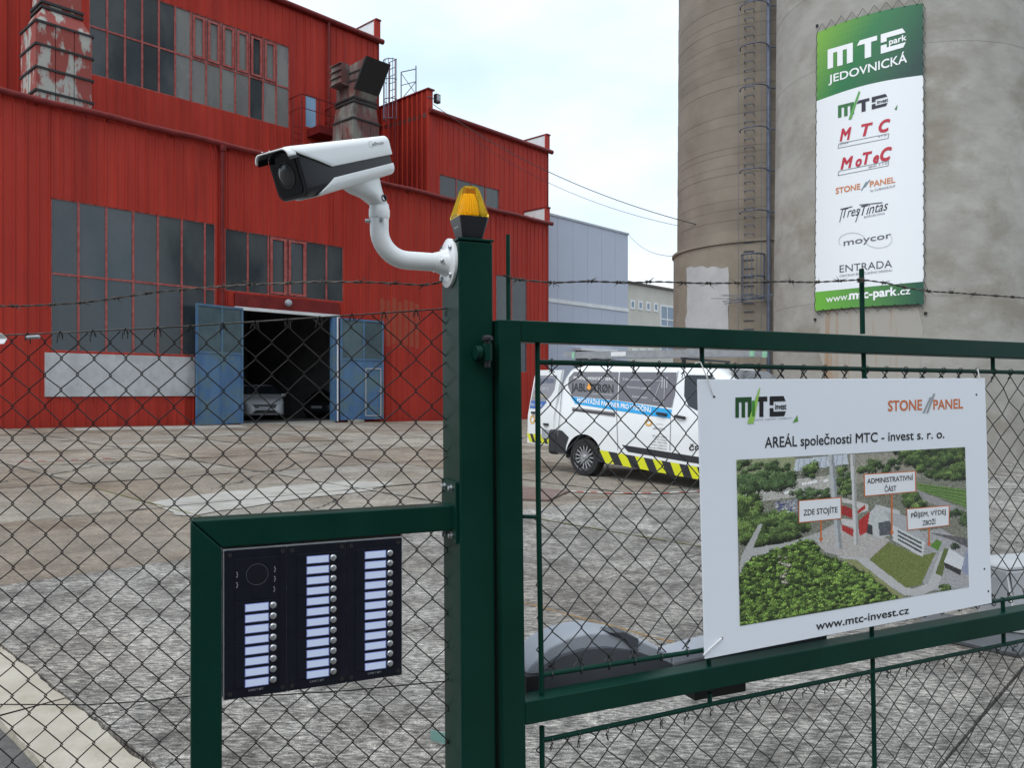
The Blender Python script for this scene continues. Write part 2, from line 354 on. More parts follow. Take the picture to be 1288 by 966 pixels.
# ================================================================== ground, slabs, kerb
D2 = Vector((0.677, 0.736)).normalized(); E2 = Vector((D2.y, -D2.x))     # the yard's grid follows the hall: D2 along its front, E2 away from it
def pe(p, e, dz=0.0):
    x = D2.x * p + E2.x * e; y = D2.y * p + E2.y * e
    return Vector((x, y, gz(x, y) + dz))
def concrete_mat(name, grain, warm):
    m = bpy.data.materials.new(name); m.use_nodes = True; t = m.node_tree; N = t.nodes; L = t.links; b = N['Principled BSDF']
    b.inputs['Roughness'].default_value = 0.92
    pos = N.new('ShaderNodeNewGeometry').outputs['Position']
    def noise(scale, detail, st=(1, 1, 1), rot=0.0, rough=0.6):
        mp = N.new('ShaderNodeMapping'); mp.inputs['Scale'].default_value = st; mp.inputs['Rotation'].default_value = (0, 0, rot); L.new(pos, mp.inputs[0])
        n = N.new('ShaderNodeTexNoise'); n.inputs['Scale'].default_value = scale; n.inputs['Detail'].default_value = detail; n.inputs['Roughness'].default_value = rough
        L.new(mp.outputs[0], n.inputs[0]); return n.outputs[0]
    def ramp(x, stops):
        r = N.new('ShaderNodeValToRGB'); els = r.color_ramp.elements
        while len(els) < len(stops): els.new(0.5)
        for e, (p, c) in zip(els, stops): e.position = p; e.color = (*c, 1)
        L.new(x, r.inputs[0]); return r.outputs[0]
    def mix(a, bb, f, mode='MIX'):
        x = N.new('ShaderNodeMix'); x.data_type = 'RGBA'; x.blend_type = mode
        if isinstance(f, float): x.inputs[0].default_value = f
        else: L.new(f, x.inputs[0])
        L.new(a, x.inputs[6]); L.new(bb, x.inputs[7]); return x.outputs[2]
    lo_, hi_ = (0.17, 0.30) if grain > .7 else (0.205, 0.285)
    base = ramp(noise(0.8, 6), [(0.32, (lo_, lo_ * .96, lo_ * .91)), (0.5, (0.235, 0.227, 0.216)), (0.68, (hi_, hi_ * .973, hi_ * .927))])
    brown = ramp(noise(0.23, 6, rot=0.4), [(0.34, (1.22, 1.18, 1.12)), (0.50, (1.12, 1.03, 0.93)), (0.62, (0.95, 0.82, 0.69)), (0.76, (0.70, 0.58, 0.48))])
    c = mix(base, brown, .2 + .8 * warm, 'MULTIPLY')
    # weathered broom finish: short broken strokes, pits and pale aggregate
    wob = noise(3.0, 3)
    st = noise(34, 5, (0.55, 1.5, 1), 0.2, 0.7)
    c = mix(c, ramp(st, [(0.38, (0.26, 0.25, 0.25)), (0.50, (0.90, 0.90, 0.90)), (0.60, (1.65, 1.64, 1.62)), (0.68, (2.2, 2.18, 2.15))]), .15 + .75 * grain, 'MULTIPLY')
    c = mix(c, ramp(wob, [(0.36, (0.5, 0.49, 0.48)), (0.52, (0.95, 0.95, 0.95)), (0.66, (1.25, 1.25, 1.25))]), .15 + .65 * grain, 'MULTIPLY')
    sp = noise(150, 2)
    c = mix(c, ramp(sp, [(0.33, (0.55, 0.55, 0.55)), (0.5, (1, 1, 1)), (0.66, (2.0, 2.0, 2.0))]), .35 + .4 * grain, 'MULTIPLY')
    wet = ramp(noise(0.5, 6, (1, 1, 1), 1.0), [(0.54, (1, 1, 1)), (0.62, (0.78, 0.72, 0.66))])
    c = mix(c, wet, 0.85 if grain < .7 else 0.45, 'MULTIPLY')
    oi = N.new('ShaderNodeObjectInfo')
    c = mix(c, ramp(oi.outputs['Random'], [(0, (0.92, 0.91, 0.90)), (1, (1.10, 1.10, 1.10))] if grain > .7 else [(0, (0.80, 0.73, 0.67)), (0.4, (1.0, 0.95, 0.90)), (0.7, (1.0, 1.0, 1.0)), (1, (1.14, 1.14, 1.13))]), 1.0, 'MULTIPLY')
    L.new(c, b.inputs['Base Color'])
    bp = N.new('ShaderNodeBump'); bp.inputs['Strength'].default_value = 0.8; bp.inputs['Distance'].default_value = 0.012
    ad = N.new('ShaderNodeMath'); ad.operation = 'ADD'; L.new(st, ad.inputs[0]); L.new(sp, ad.inputs[1]); L.new(ad.outputs[0], bp.inputs['Height'])
    L.new(bp.outputs[0], b.inputs['Normal'])
    MAT[name] = m
concrete_mat('slab_concrete', .35, 1.0); concrete_mat('slab_rough', 1.0, .06)
mb = MB()
xs = [-900, -400, -150, -80, -45, -20, 0, 20, 45, 80, 150, 400, 900]; ys = [-900, -300, -80, -20, 0, 20, 45, 90, 150, 300, 600, 1500]
mb.add([(x, y, gz(x, y) - 0.05) for y in ys for x in xs], [(j * len(xs) + i, j * len(xs) + i + 1, (j + 1) * len(xs) + i + 1, (j + 1) * len(xs) + i) for j in range(len(ys) - 1) for i in range(len(xs) - 1)])
ground_ob = mb.build('ground', 'dirt', kind='structure'); ORG[ground_ob.name] = ORG[ground_ob.name]
SP = 2.82
rs = random.Random(3)
for i in range(-1, 15):
    for j in range(-7, 5):
        p0 = 4.15 + SP * i; e0 = -6.55 + SP * j
        if e0 < -26.6: continue
        g = 0.0045 if e0 > -6.6 else 0.011
        c = pe(p0 + SP / 2, e0 + SP / 2)
        if c.y < -3 or c.y > 46 or c.x > 26: continue
        j1, j2, j3, j4 = [rs.uniform(-0.006, 0.004) for _ in range(4)]
        m = MB()
        q = [pe(p0 + g + rs.uniform(0, .008), e0 + g, j1), pe(p0 + SP - g, e0 + g + rs.uniform(0, .008), j2), pe(p0 + SP - g, e0 + SP - g, j3), pe(p0 + g, e0 + SP - g - rs.uniform(0, .008), j4)]
        m.slab(q, (0, 0, -0.12))
        m.build('concrete_slab', 'slab_rough' if e0 > -6.6 else 'slab_concrete', ground_ob)
# left of the hall corner the grid goes on as coarser slabs seen edge-on
for i in range(-8, -1):
    for j in range(-7, -1):
        p0 = 4.15 + SP * i; e0 = -6.55 + SP * j
        if e0 < -26.6 or p0 + SP > 1.34: continue
        c = pe(p0 + SP / 2, e0 + SP / 2)
        m = MB(); g = 0.007
        m.slab([pe(p0 + g, e0 + g, rs.uniform(-.005, .003)), pe(p0 + SP - g, e0 + g, rs.uniform(-.005, .003)), pe(p0 + SP - g, e0 + SP - g, 0), pe(p0 + g, e0 + SP - g, 0)], (0, 0, -0.12))
        m.build('concrete_slab', 'slab_concrete', ground_ob)
# asphalt verge outside the fence line
mb = MB(); mb.add([pe(-14, -9.3, -0.008), pe(1.02, -9.3, -0.008), pe(1.02, 12, -0.008), pe(-14, 12, -0.008)], [(0, 1, 2, 3)])
mb.build('pavement', 'asphalt', kind='structure')
kerb = None
for k in range(-6, 6):                      # worn kerb stones with ragged edges
    m = MB(); n = 24; A = []; r1_ = 0.0; B = []
    for q in range(n + 1):
        a = k + .006 + .988 * q / n
        r1_ = r1_ * .8 + rs.uniform(-.005, .005)
        A.append(pe(1.03 + r1_, a, .018 + rs.uniform(-.004, .004))); B.append(pe(1.306 + r1_ * 1.2, a, .022 + r1_ * .1))
    dn = Vector((0, 0, -.15)); vs_ = A + B + [v + dn - pe(.02, 0) for v in A] + [v + dn for v in B]; N1 = n + 1
    fs_ = []
    for q in range(n): fs_ += [(q, q + 1, N1 + q + 1, N1 + q), (2 * N1 + q, 2 * N1 + q + 1, q + 1, q), (N1 + q, N1 + q + 1, 3 * N1 + q + 1, 3 * N1 + q)]
    m.add(vs_, fs_)
    if kerb is None: kerb = m.build('kerb', 'kerb_stone', kind='structure')
    else: m.build('kerb_stone', 'kerb_stone', kerb)
# pale repair patch cast along a joint
m = MB()
q = [(p.x * D2.x + p.y * D2.y, p.x * E2.x + p.y * E2.y) for p in [ground(x, y) for x, y in ((191, 632), (278, 619), (360, 611.5), (432, 605.5), (497, 607), (467, 617), (348, 632), (236, 649.5), (219, 647))]]
q2 = []
for (a, b), (c, d) in zip(q, q[1:] + q[:1]):
    for t in range(6): q2.append((a + (c - a) * t / 6 + rs.uniform(-.03, .03), b + (d - b) * t / 6 + rs.uniform(-.045, .045)))
m.add([pe(p, e, 0.005) for p, e in q2], [tuple(range(len(q2)))])
m.build('repair_patch', 'new_concrete', ground_ob)
m = MB()
q = [(-2.6, -15.6), (2.0, -15.3), (2.2, -16.3), (-2.4, -16.6)]
m.add([pe(p, e, 0.005) for p, e in q], [(0, 1, 2, 3)]); m.build('repair_patch', 'new_concrete', ground_ob)
m = MB()
q = [(8.3, -24.6), (13.6, -24.4), (13.9, -25.5), (8.6, -25.7)]
m.add([pe(p, e, 0.005) for p, e in q], [(0, 1, 2, 3)]); m.build('repair_patch', 'new_concrete', ground_ob)

# cracks wandering over the slabs
mat('crack_dark', (.035, .032, .028), (.06, .055, .045), scale=30, rough=1.0, world=True)
m = MB(); rk = random.Random(21)
for (p0, e0, p1, e1, wd) in ((5.2, -10.4, 8.8, -13.5, .025), (2.5, -12.2, 6.5, -15.5, .028), (8.0, -15.0, 13.0, -17.6, .03), (9.5, -20.2, 16.0, -22.5, .04), (0.5, -18.0, 7.0, -20.5, .035), (4.3, -7.2, 6.6, -8.9, .015), (12, -9, 15.5, -13, .025), (7.2, -3.2, 9.6, -5.6, .008), (16, -15, 21, -18, .035), (3, -22, 9, -24.5, .04), (2.2, -3.9, 3.9, -5.2, .006), (10.0, -6.9, 12.4, -9.0, .010), (14, -6, 17, -9, .012)):
    n = 46; A = []; B = []; dx, dy = (p1 - p0), (e1 - e0); l = math.hypot(dx, dy); nx, ny = -dy / l, dx / l; wv = 0
    for k in range(n + 1):
        t = k / n; wv = wv * .86 + rk.uniform(-.06, .06); w_ = wd * rk.uniform(.25, 1.0) * min(1, 6 * t + .05, 6 * (1 - t) + .05)
        c = (p0 + dx * t + nx * wv, e0 + dy * t + ny * wv); A.append(pe(c[0] - nx * w_, c[1] - ny * w_, .0045)); B.append(pe(c[0] + nx * w_, c[1] + ny * w_, .0045))
    m.add(A + B, [(i, i + 1, n + 2 + i, n + 1 + i) for i in range(n)])
m.build('crack', 'crack_dark', ground_ob, kind='stuff')
# ================================================================== the red hall
CB = 36180.0; VPX = 1565.0       # depth of the hall's front along the picture: y = CB / (VPX - px)
O2 = Vector(((0 - CX) / F * CB / VPX, CB / VPX))
PA = Plane(O2, D2)                               # front of the low annex
PB = PA.shift(-1.5); PC = PA.shift(-4.95)        # set-back wall on the right, high wall behind the ducts
Q3 = -PA.n3                                      # into the building
GZH = 0.30
base0 = PA.pt(0, 0)
hall = thing('factory_hall', (base0.x, base0.y, gz(base0.x, base0.y)), 'large bright red sheet metal factory hall with stepped roofs and an open blue gate', 'factory')
def cladding(pl, t0, t1, z0, z1, holes=(), pitch=0.32, m='red_clad', parent=hall):
    cuts = [t0]
    k = math.ceil(t0 / pitch)
    while k * pitch < t1: cuts.append(k * pitch); k += 1
    cuts.append(t1)
    for h in holes: cuts += [h[0], h[1]]
    cuts = sorted(c for c in cuts if t0 <= c <= t1)
    cl = [cuts[0]]
    for c in cuts[1:]:
        if c - cl[-1] > 0.03: cl.append(c)
    for a, b in zip(cl[:-1], cl[1:]):
        mid = (a + b) / 2; segs = [(z0, z1)]
        for (h0, h1, za, zb) in holes:
            if h0 < mid < h1:
                ns = []
                for s0, s1 in segs:
                    if zb <= s0 or za >= s1: ns.append((s0, s1)); continue
                    if za - s0 > 0.02: ns.append((s0, za))
                    if s1 - zb > 0.02: ns.append((zb, s1))
                segs = ns
        for s0, s1 in segs:
            mb = MB(); rb = min(0.05, (b - a) * 0.4)
            pr = [(a, 0.0), (a + rb * 0.15, 0.032), (a + rb, 0.032), (a + rb * 1.3, 0.0), (b, 0.0)]
            vs = [pl.pt(t, z, o) for z in (s0, s1) for t, o in pr]
            mb.add(vs, [(i, i + 1, 6 + i, 5 + i) for i in range(4)])
            mb.noflip = True
            mb.build('cladding_sheet', m, parent)
def window(pl, tl, tr, zb, zt, cols, rows, parent=hall, glass='dusty_glass', fm='red_frame', bw=0.06, off=-0.04, name='window', outer=0.05, skip=()):
    """frame with bars; every pane a sub-part. cols, rows = list of fractions"""
    mb = MB()
    def b(t0, t1, z0, z1, d=0.06):
        mb.slab([pl.pt(t0, z0, off + 0.03), pl.pt(t1, z0, off + 0.03), pl.pt(t1, z1, off + 0.03), pl.pt(t0, z1, off + 0.03)], Q3 * d)
    W, Hh = tr - tl, zt - zb
    b(tl - outer, tl + bw * .5, zb - outer, zt + outer, .1); b(tr - bw * .5, tr + outer, zb - outer, zt + outer, .1)
    b(tl + bw * .5, tr - bw * .5, zb - outer, zb + bw * .5, .1); b(tl + bw * .5, tr - bw * .5, zt - bw * .5, zt + outer, .1)
    for c in cols: b(tl + W * c - bw / 2, tl + W * c + bw / 2, zb + bw * .5, zt - bw * .5)
    ce = [0] + list(cols) + [1]; re = [0] + list(rows) + [1]
    for r in rows:
        for c0, c1 in zip(ce[:-1], ce[1:]): b(tl + W * c0 + bw / 2, tl + W * c1 - bw / 2, zb + Hh * r - bw / 2, zb + Hh * r + bw / 2, 0.058)
    wo = mb.build(name, fm, parent)
    rg = random.Random(int(tl * 10))
    for c0, c1 in zip(ce[:-1], ce[1:]):
        for r0, r1 in zip(re[:-1], re[1:]):
            g = MB(); j = rg.uniform(-0.008, 0.008)
            g.slab([pl.pt(tl + W * c0, zb + Hh * r0, off), pl.pt(tl + W * c1, zb + Hh * r0, off + j), pl.pt(tl + W * c1, zb + Hh * r1, off + j), pl.pt(tl + W * c0, zb + Hh * r1, off - j * .5)], Q3 * 0.012)
            g.build('pane', glass(rg, c0) if callable(glass) else glass, wo)
    return wo
def rect(pl, l, tpx, r, bpx):    # left px, top (px, py), right px, bottom (px, py)
    return pl.t(l), pl.t(r), pl.at(*bpx).z, pl.at(*tpx).z
TE = PA.t(690); TEB = PB.t(690); TEC = PC.t(477)
ZG = PA.at(0, 118).z                       # top of the annex wall, just under the gutter
# --- annex front
wl = rect(PA, 64, (64, 248), 271, (64, 441))
wr = rect(PA, 283, (285, 287), 432, (432, 380))
op = rect(PA, 303, (303, 388), 416, (303, 530)); op = (op[0], op[1], -0.5, op[3])
ws = rect(PA, 624, (624, 345), 663, (640, 468))
holes = [wl, wr, op, ws]
cladding(PA, PA.t(-70), TE, 0.02, ZG, holes)
gl = lambda rg, c: 'dusty_glass' if rg.random() < 0.85 else 'pale_glass'
def colfr(pl, pxs, tl, tr): return [(pl.t(p) - tl) / (tr - tl) for p in pxs]
window(PA, *wl, colfr(PA, (99, 134, 168, 199, 229, 258), wl[0], wl[1]), [0.505])
w2 = window(PA, *wr, colfr(PA, (312, 338, 361, 385, 411), wr[0], wr[1]), [])
m = MB()                                   # opening sashes with heavier red frames
for a, b_ in ((340, 360), (363, 384)):
    t0, t1 = PA.t(a), PA.t(b_)
    for (x0, x1, z0, z1) in ((t0, t0 + .09, wr[2] + .05, wr[3] - .05), (t1 - .09, t1, wr[2] + .05, wr[3] - .05), (t0 + .09, t1 - .09, wr[2] + .05, wr[2] + .14), (t0 + .09, t1 - .09, wr[3] - .14, wr[3] - .05)):
        m.slab([PA.pt(x0, z0, 0.02), PA.pt(x1, z0, 0.02), PA.pt(x1, z1, 0.02), PA.pt(x0, z1, 0.02)], Q3 * 0.028)
m.build('sash', 'red_frame', w2)
window(PA, *ws, [0.5], [0.5])
# plaster panel under the big window, lintel and pale strip over the gate, faded paint
m = MB(); pl_ = rect(PA, 56, (56, 442), 244, (56, 499))
m.slab([PA.pt(pl_[0], pl_[2], 0.06), PA.pt(pl_[1], pl_[2], 0.06), PA.pt(pl_[1], pl_[3] - .03, 0.06), PA.pt(pl_[0], pl_[3] - .03, 0.06)], Q3 * 0.06); m.build('plaster_panel', 'plaster', hall)
m = MB(); l0, l1 = PA.t(294), PA.t(426)
m.slab([PA.pt(l0, op[3] + .06, .08), PA.pt(l1, op[3] + .06, .08), PA.pt(l1, wr[2] - .07, .08), PA.pt(l0, wr[2] - .07, .08)], Q3 * 0.1); m.build('lintel', 'red_trim', hall)
m = MB()
m.slab([PA.pt(l0, op[3] - .06, .1), PA.pt(l1, op[3] - .06, .1), PA.pt(l1, op[3] + .058, .1), PA.pt(l0, op[3] + .058, .1)], Q3 * 0.12); m.build('door_rail', 'white_paint', hall)
lp = PA.at(362, 381, .08)
m = MB(); m.lathe(lp, PA.n3, [(0.02, -.02), (0.13, -.02), (0.14, .06), (0.10, .14), (0.03, .17)], 16); lo = m.build('wall_lamp', 'galv', hall, smooth=40)
fp = rect(PA, 477, (477, 374), 527, (500, 434))
k = 0
t_ = fp[0]
while t_ < fp[1]:                          # worn paint patch follows the sheets: raised strips between the ribs
    t2 = math.ceil((t_ + 0.02) / 0.32) * 0.32
    x0, x1 = max(t_, t2 - 0.32 + 0.07), min(t2 - 0.004, fp[1])
    if x1 - x0 > 0.05:
        m = MB(); dz = random.uniform(-.12, .12)
        m.quad(PA.pt(x0, fp[2] + dz, 0.003), PA.pt(x1, fp[2] + dz, 0.003), PA.pt(x1, fp[3] + dz, 0.003), PA.pt(x0, fp[3] + dz, 0.003)); m.build('worn_paint', 'orange_fade', hall)
    t_ = t2
# --- gutter, downpipe
m = MB(); pts = [PA.pt(PA.t(-70) + (TE + 0.1 - PA.t(-70)) * i / 30, ZG + 0.05 + 0.02 * math.sin(i * 1.7), 0.16) for i in range(31)]
m.tube(pts, 0.11, 10); gut = m.build('gutter', 'red_trim', hall, smooth=40)
m = MB()
for i in range(0, 13):
    p = PA.pt(PA.t(-60) + i * 2.05, ZG + 0.05, 0.08); m.box(p, 0.05, 0.2, 0.24, (PA.d3, PA.n3, Vector((0, 0, 1))))
m.build('gutter_bracket', 'red_trim', gut)
m = MB(); tdp = PA.t(277)
m.tube([PA.pt(tdp, ZG + .02, .16), PA.pt(tdp, ZG - .15, .14), PA.pt(tdp, 0.4, .12)], 0.075, 10); m.lathe(PA.pt(tdp, ZG - .1, .16), (0, 0, 1), [(.1, -.1), (.13, 0), (.13, .12)], 12); m.build('downpipe', 'red_trim', hall, smooth=40)
# --- annex roof and its right end wall
m = MB(); ta = PA.t(-70)
m.slab([PA.pt(ta, ZG, -0.04), PA.pt(TE, ZG, -0.04), PC.pt(PC.t(690) - 1.5, ZG + 0.35), PC.pt(PC.t(-90), ZG + 0.35)], (0, 0, -0.25)); m.build('roof', 'roofing', hall)
def endwall(pl, t, z0, z1, depth, n=1):
    e = Plane(Vector((pl.pt(t, 0).x, pl.pt(t, 0).y)), Vector((Q3.x, Q3.y)))
    m = MB(); m.slab([pl.pt(t, z0), pl.pt(t, z0) + Q3 * depth, pl.pt(t, z1) + Q3 * depth, pl.pt(t, z1)], -pl.d3 * 0.15); m.build('end_wall', 'red_clad', hall)
endwall(PA, TE, 0, ZG - .02, 14)
def fin(pl, t, z, hgt, dep):               # white-backed parapet along the roof's right edge
    p0 = pl.pt(t, z); p1 = p0 + Q3 * dep
    m = MB(); m.slab([p0, p1, p1 + Vector((0, 0, hgt)), p0 + Vector((0, 0, hgt))], -pl.d3 * 0.25, 0)
    o = m.build('parapet', 'white_paint', hall)
    m = MB(); c = [p0 + Vector((0, 0, hgt)) + pl.n3 * .12, p1 + Vector((0, 0, hgt)), p1 + Vector((0, 0, hgt)) - pl.d3 * .32, p0 + Vector((0, 0, hgt)) - pl.d3 * .32 + pl.n3 * .12]
    m.slab([v + pl.d3 * .04 for v in c], (0, 0, 0.07)); m.build('coping', 'red_trim', o)
    m = MB(); m.slab([p0 + pl.d3 * 0.02 + pl.n3 * .01, p0 - pl.d3 * 0.34 + pl.n3 * .01, p0 - pl.d3 * 0.34 + pl.n3 * .01 + Vector((0, 0, hgt)), p0 + pl.d3 * 0.02 + pl.n3 * .01 + Vector((0, 0, hgt))], pl.n3 * 0.06); m.build('corner_trim', 'red_clad', o)
fin(PA, TE, ZG + 0.1, 0.75, 3.0)
# --- set-back wall on the right
ZB = PB.at(539, 141).z
wb = rect(PB, 553, (555, 219), 628, (600, 262))
wb = (wb[0], wb[1], ZG + .1, wb[3])
tb0 = PB.t(538)
cladding(PB, tb0, TEB, ZG - .3, ZB, [wb], pitch=0.36)
window(PB, *wb, [0.27, 0.52, 0.76], [])
m = MB(); m.tube([PB.pt(tb0 + (TEB + .15 - tb0) * i / 12, ZB + 0.06, 0.14) for i in range(13)], 0.12, 10); m.build('gutter', 'red_trim', hall, smooth=40)
m = MB(); m.slab([PB.pt(tb0, ZB, -0.04), PB.pt(TEB, ZB, -0.04), PB.pt(TEB, ZB + .5) + Q3 * 14, PB.pt(tb0, ZB + .5) + Q3 * 14], (0, 0, -.2)); m.build('roof', 'roofing', hall)
fin(PB, TEB, ZB + 0.1, 0.85, 3.2)
endwall(PB, TEB - .02, ZG, ZB - .02, 14)
# raised fire wall running back from its left corner
ZF = PB.at(538, 112).z
cp = PB.pt(tb0, 0); PW = Plane(Vector((cp.x, cp.y)), Vector((Q3.x, Q3.y)))
if PW.n.dot(Vector((-D2.x, -D2.y))) < 0: PW.n = -PW.n; PW.n3 = -PW.n3
cladding(PW, 0.0, 6.0, ZG - .3, ZF, [], pitch=0.36)
m = MB(); m.slab([PW.pt(-.02, ZG - .3, 0), PW.pt(-.02, ZF, 0), PW.pt(6, ZF, 0), PW.pt(6, ZG - .3, 0)], D2.to_3d() * 0.3); m.build('wall', 'red_clad', hall)
m = MB(); m.slab([PW.pt(-.1, ZF, .06), PW.pt(6, ZF, .06), PW.pt(6, ZF, -.36), PW.pt(-.1, ZF, -.36)], (0, 0, .06)); m.build('coping', 'red_trim', hall)
# --- high wall
ZC = PC.at(478, 54).z
wc = (PC.t(112), PC.t(364), PC.at(360, 160.5).z, PC.at(360, 57).z)
wd = (PC.t(384), PC.t(398.5), PC.at(385, 159).z, PC.at(385, 118).z)
cladding(PC, PC.t(-90), TEC, ZG - .2, ZC, [wc, wd], pitch=0.36)
ncol = 13
def glc(rg, c): return 'pale_glass' if c > .36 and rg.random() < .9 else 'dusty_glass'
wco = window(PC, *wc, [i / ncol for i in range(1, ncol)], [0.49], glass=glc, bw=0.07)
m = MB()
for i in range(6, 12):
    W = (wc[1] - wc[0]) / ncol; t0, t1 = wc[0] + W * i + .07, wc[0] + W * (i + 1) - .07; z0 = wc[2] + (wc[3] - wc[2]) * .49 + .07; z1 = wc[3] - .1
    for (x0, x1, za, zb) in ((t0, t0 + .09, z0, z1), (t1 - .09, t1, z0, z1), (t0 + .09, t1 - .09, z0, z0 + .09), (t0 + .09, t1 - .09, z1 - .09, z1)):
        m.slab([PC.pt(x0, za, .03), PC.pt(x1, za, .03), PC.pt(x1, zb, .03), PC.pt(x0, zb, .03)], Q3 * .035)
m.build('sash', 'red_frame', wco)
window(PC, *wd, [], [], glass='blue_glass')
m = MB(); m.tube([PC.pt(PC.t(-90) + (TEC + .15 - PC.t(-90)) * i / 14, ZC + .05, .12) for i in range(15)], .13, 10); m.build('gutter', 'red_trim', hall, smooth=40)
m = MB(); m.tube([PC.pt(PC.t(411.5), ZC, .12), PC.pt(PC.t(411.5), ZG, .12)], .07, 8); m.build('downpipe', 'red_trim', hall, smooth=40)
m = MB(); m.slab([PC.pt(PC.t(-90), ZC, -.04), PC.pt(TEC, ZC, -.04), PC.pt(TEC, ZC + .5) + Q3 * 14, PC.pt(PC.t(-90), ZC + .5) + Q3 * 14], (0, 0, -.2)); m.build('roof', 'roofing', hall)
endwall(PC, TEC - .01, ZG, ZC - .02, 14)
fin(PC, TEC, ZC + .1, 0.95, 3.0)
# little balcony by the blue window
bt0, bt1 = PC.t(386), PC.t(409); bz = PC.at(395, 165).z
m = MB(); m.slab([PC.pt(bt0, bz, 0), PC.pt(bt1, bz, 0), PC.pt(bt1, bz, 1.0), PC.pt(bt0, bz, 1.0)], (0, 0, -.35)); bal = m.build('balcony', 'red_trim', hall)
m = MB()
c4 = [PC.pt(bt0 - .9, bz + 1.15, 0), PC.pt(bt0 - .9, bz + 1.15, .95), PC.pt(bt1, bz + 1.15, .95), PC.pt(bt1, bz + 1.15, 0)]
m.tube(c4, .028, 6); m.tube([v - Vector((0, 0, .6)) for v in c4], .02, 6)
for v in (c4[1], c4[2], (c4[1] + c4[2]) / 2): m.tube([v, v - Vector((0, 0, 1.2))], .025, 6)
m.build('railing', 'red_trim', bal)
m = MB()
for dt in (-0.9, -0.45): m.tube([PC.pt(bt0 + dt, bz + 1.1, .3), PC.pt(bt0 + dt, ZG + .3, .3)], .025, 6)
for k in range(12): m.tube([PC.pt(bt0 - .9, bz - .1 - k * .3, .3), PC.pt(bt0 - .45, bz - .1 - k * .3, .3)], .018, 5)
m.build('ladder', 'red_trim', bal)
# --- inside: floor, back and side walls, ceiling, threshold
t0, t1 = op[0] - 1.6, op[1] + 2.5
fz = gz(*PA.pt((op[0] + op[1]) / 2, 0).xy) + .012
def room(name, q, m_): MB().quad(*q).build(name, m_, hall)
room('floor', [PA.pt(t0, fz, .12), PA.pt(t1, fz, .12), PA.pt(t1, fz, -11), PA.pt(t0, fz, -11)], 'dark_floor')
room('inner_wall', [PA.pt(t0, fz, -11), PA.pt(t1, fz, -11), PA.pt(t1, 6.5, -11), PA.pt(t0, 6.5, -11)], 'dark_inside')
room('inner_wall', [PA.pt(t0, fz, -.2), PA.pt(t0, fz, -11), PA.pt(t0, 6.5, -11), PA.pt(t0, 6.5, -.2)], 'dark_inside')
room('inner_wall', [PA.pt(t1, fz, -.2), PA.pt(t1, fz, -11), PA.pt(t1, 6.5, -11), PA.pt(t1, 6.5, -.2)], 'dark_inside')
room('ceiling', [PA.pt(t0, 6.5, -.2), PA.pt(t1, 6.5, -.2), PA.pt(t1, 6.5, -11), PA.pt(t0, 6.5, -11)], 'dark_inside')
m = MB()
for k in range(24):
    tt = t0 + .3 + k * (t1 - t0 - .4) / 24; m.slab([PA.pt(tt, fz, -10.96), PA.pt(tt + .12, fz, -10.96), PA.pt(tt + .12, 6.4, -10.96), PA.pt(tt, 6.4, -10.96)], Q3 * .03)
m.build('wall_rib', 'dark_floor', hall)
m = MB(); m.slab([PA.pt(op[0] - .1, fz + .02, .14), PA.pt(op[1] + .1, fz + .02, .14), PA.pt(op[1] + .1, fz + .02, -.1), PA.pt(op[0] - .1, fz + .02, -.1)], (0, 0, -.2)); m.build('threshold', 'new_concrete', hall)
# --- the two blue gate leaves
def leaf(a, b, zt, wicket):
    d = (b - a).normalized(); n = Vector((d.y, -d.x, 0))
    if n.dot(a) > 0: n = -n
    Wd = (b - a).length; zb = fz + .04
    def P(t, z, o=0.0): return Vector((a.x, a.y, 0)) + d * t + n * o + Vector((0, 0, z))
    m = MB(); fw = .075
    def b_(t0_, t1_, z0, z1, o=.03, dp=.06): m.slab([P(t0_, z0, o), P(t1_, z0, o), P(t1_, z1, o), P(t0_, z1, o)], -n * dp)
    zm = zb + (zt - zb) * .60
    b_(0, fw, zb, zt); b_(Wd - fw, Wd, zb, zt); b_(Wd * .52, Wd * .52 + .06, zb, zt)
    b_(fw, Wd * .52, zt - fw, zt); b_(Wd * .52 + .06, Wd - fw, zt - fw, zt); b_(fw, Wd * .52, zb, zb + fw); b_(Wd * .52 + .06, Wd - fw, zb, zb + fw)
    b_(fw, Wd * .52, zm - .03, zm + .03); b_(Wd * .52 + .06, Wd - fw, zm - .03, zm + .03)
    o = m.build('gate_leaf', 'door_blue', hall)
    for x0, x1 in ((fw, Wd * .52), (Wd * .52 + .06, Wd - fw)):
        MB().slab([P(x0, zm + .03, 0), P(x1, zm + .03, 0), P(x1, zt - fw, 0), P(x0, zt - fw, 0)], -n * .02).build('pane', 'door_glass', o)
        MB().slab([P(x0, zb + fw, .005), P(x1, zb + fw, .005), P(x1, zm - .03, .005), P(x0, zm - .03, .005)], -n * .025).build('panel', 'door_blue', o)
    if wicket:
        m = MB(); x0, x1 = Wd * .52 + .09, Wd - fw - .03
        for q in ((x0, x0 + .05, zb + .12, zb + 2.1), (x1 - .05, x1, zb + .12, zb + 2.1), (x0 + .05, x1 - .05, zb + 2.05, zb + 2.1), (x0 + .05, x1 - .05, zb + .12, zb + .17)):
            m.slab([P(q[0], q[2], .028), P(q[1], q[2], .028), P(q[1], q[3], .028), P(q[0], q[3], .028)], -n * .02)
        m.build('wicket_frame', 'galv', o)
        MB().box(P(x1 - .13, zb + 1.15, .05), .12, .04, .03, (d, n, Vector((0, 0, 1)))).build('handle', 'steel', o)
    return o
zt = op[3] - .02
jl = PA.pt(op[0] + .02, 0, .1); le = at(246.5, 500, 26.9)
leaf(Vector((le.x, le.y, 0)), jl, zt + .03, False)
jr = PA.pt(PA.t(424.5), 0, .2); re_ = PA.pt(PA.t(476), 0, .32)
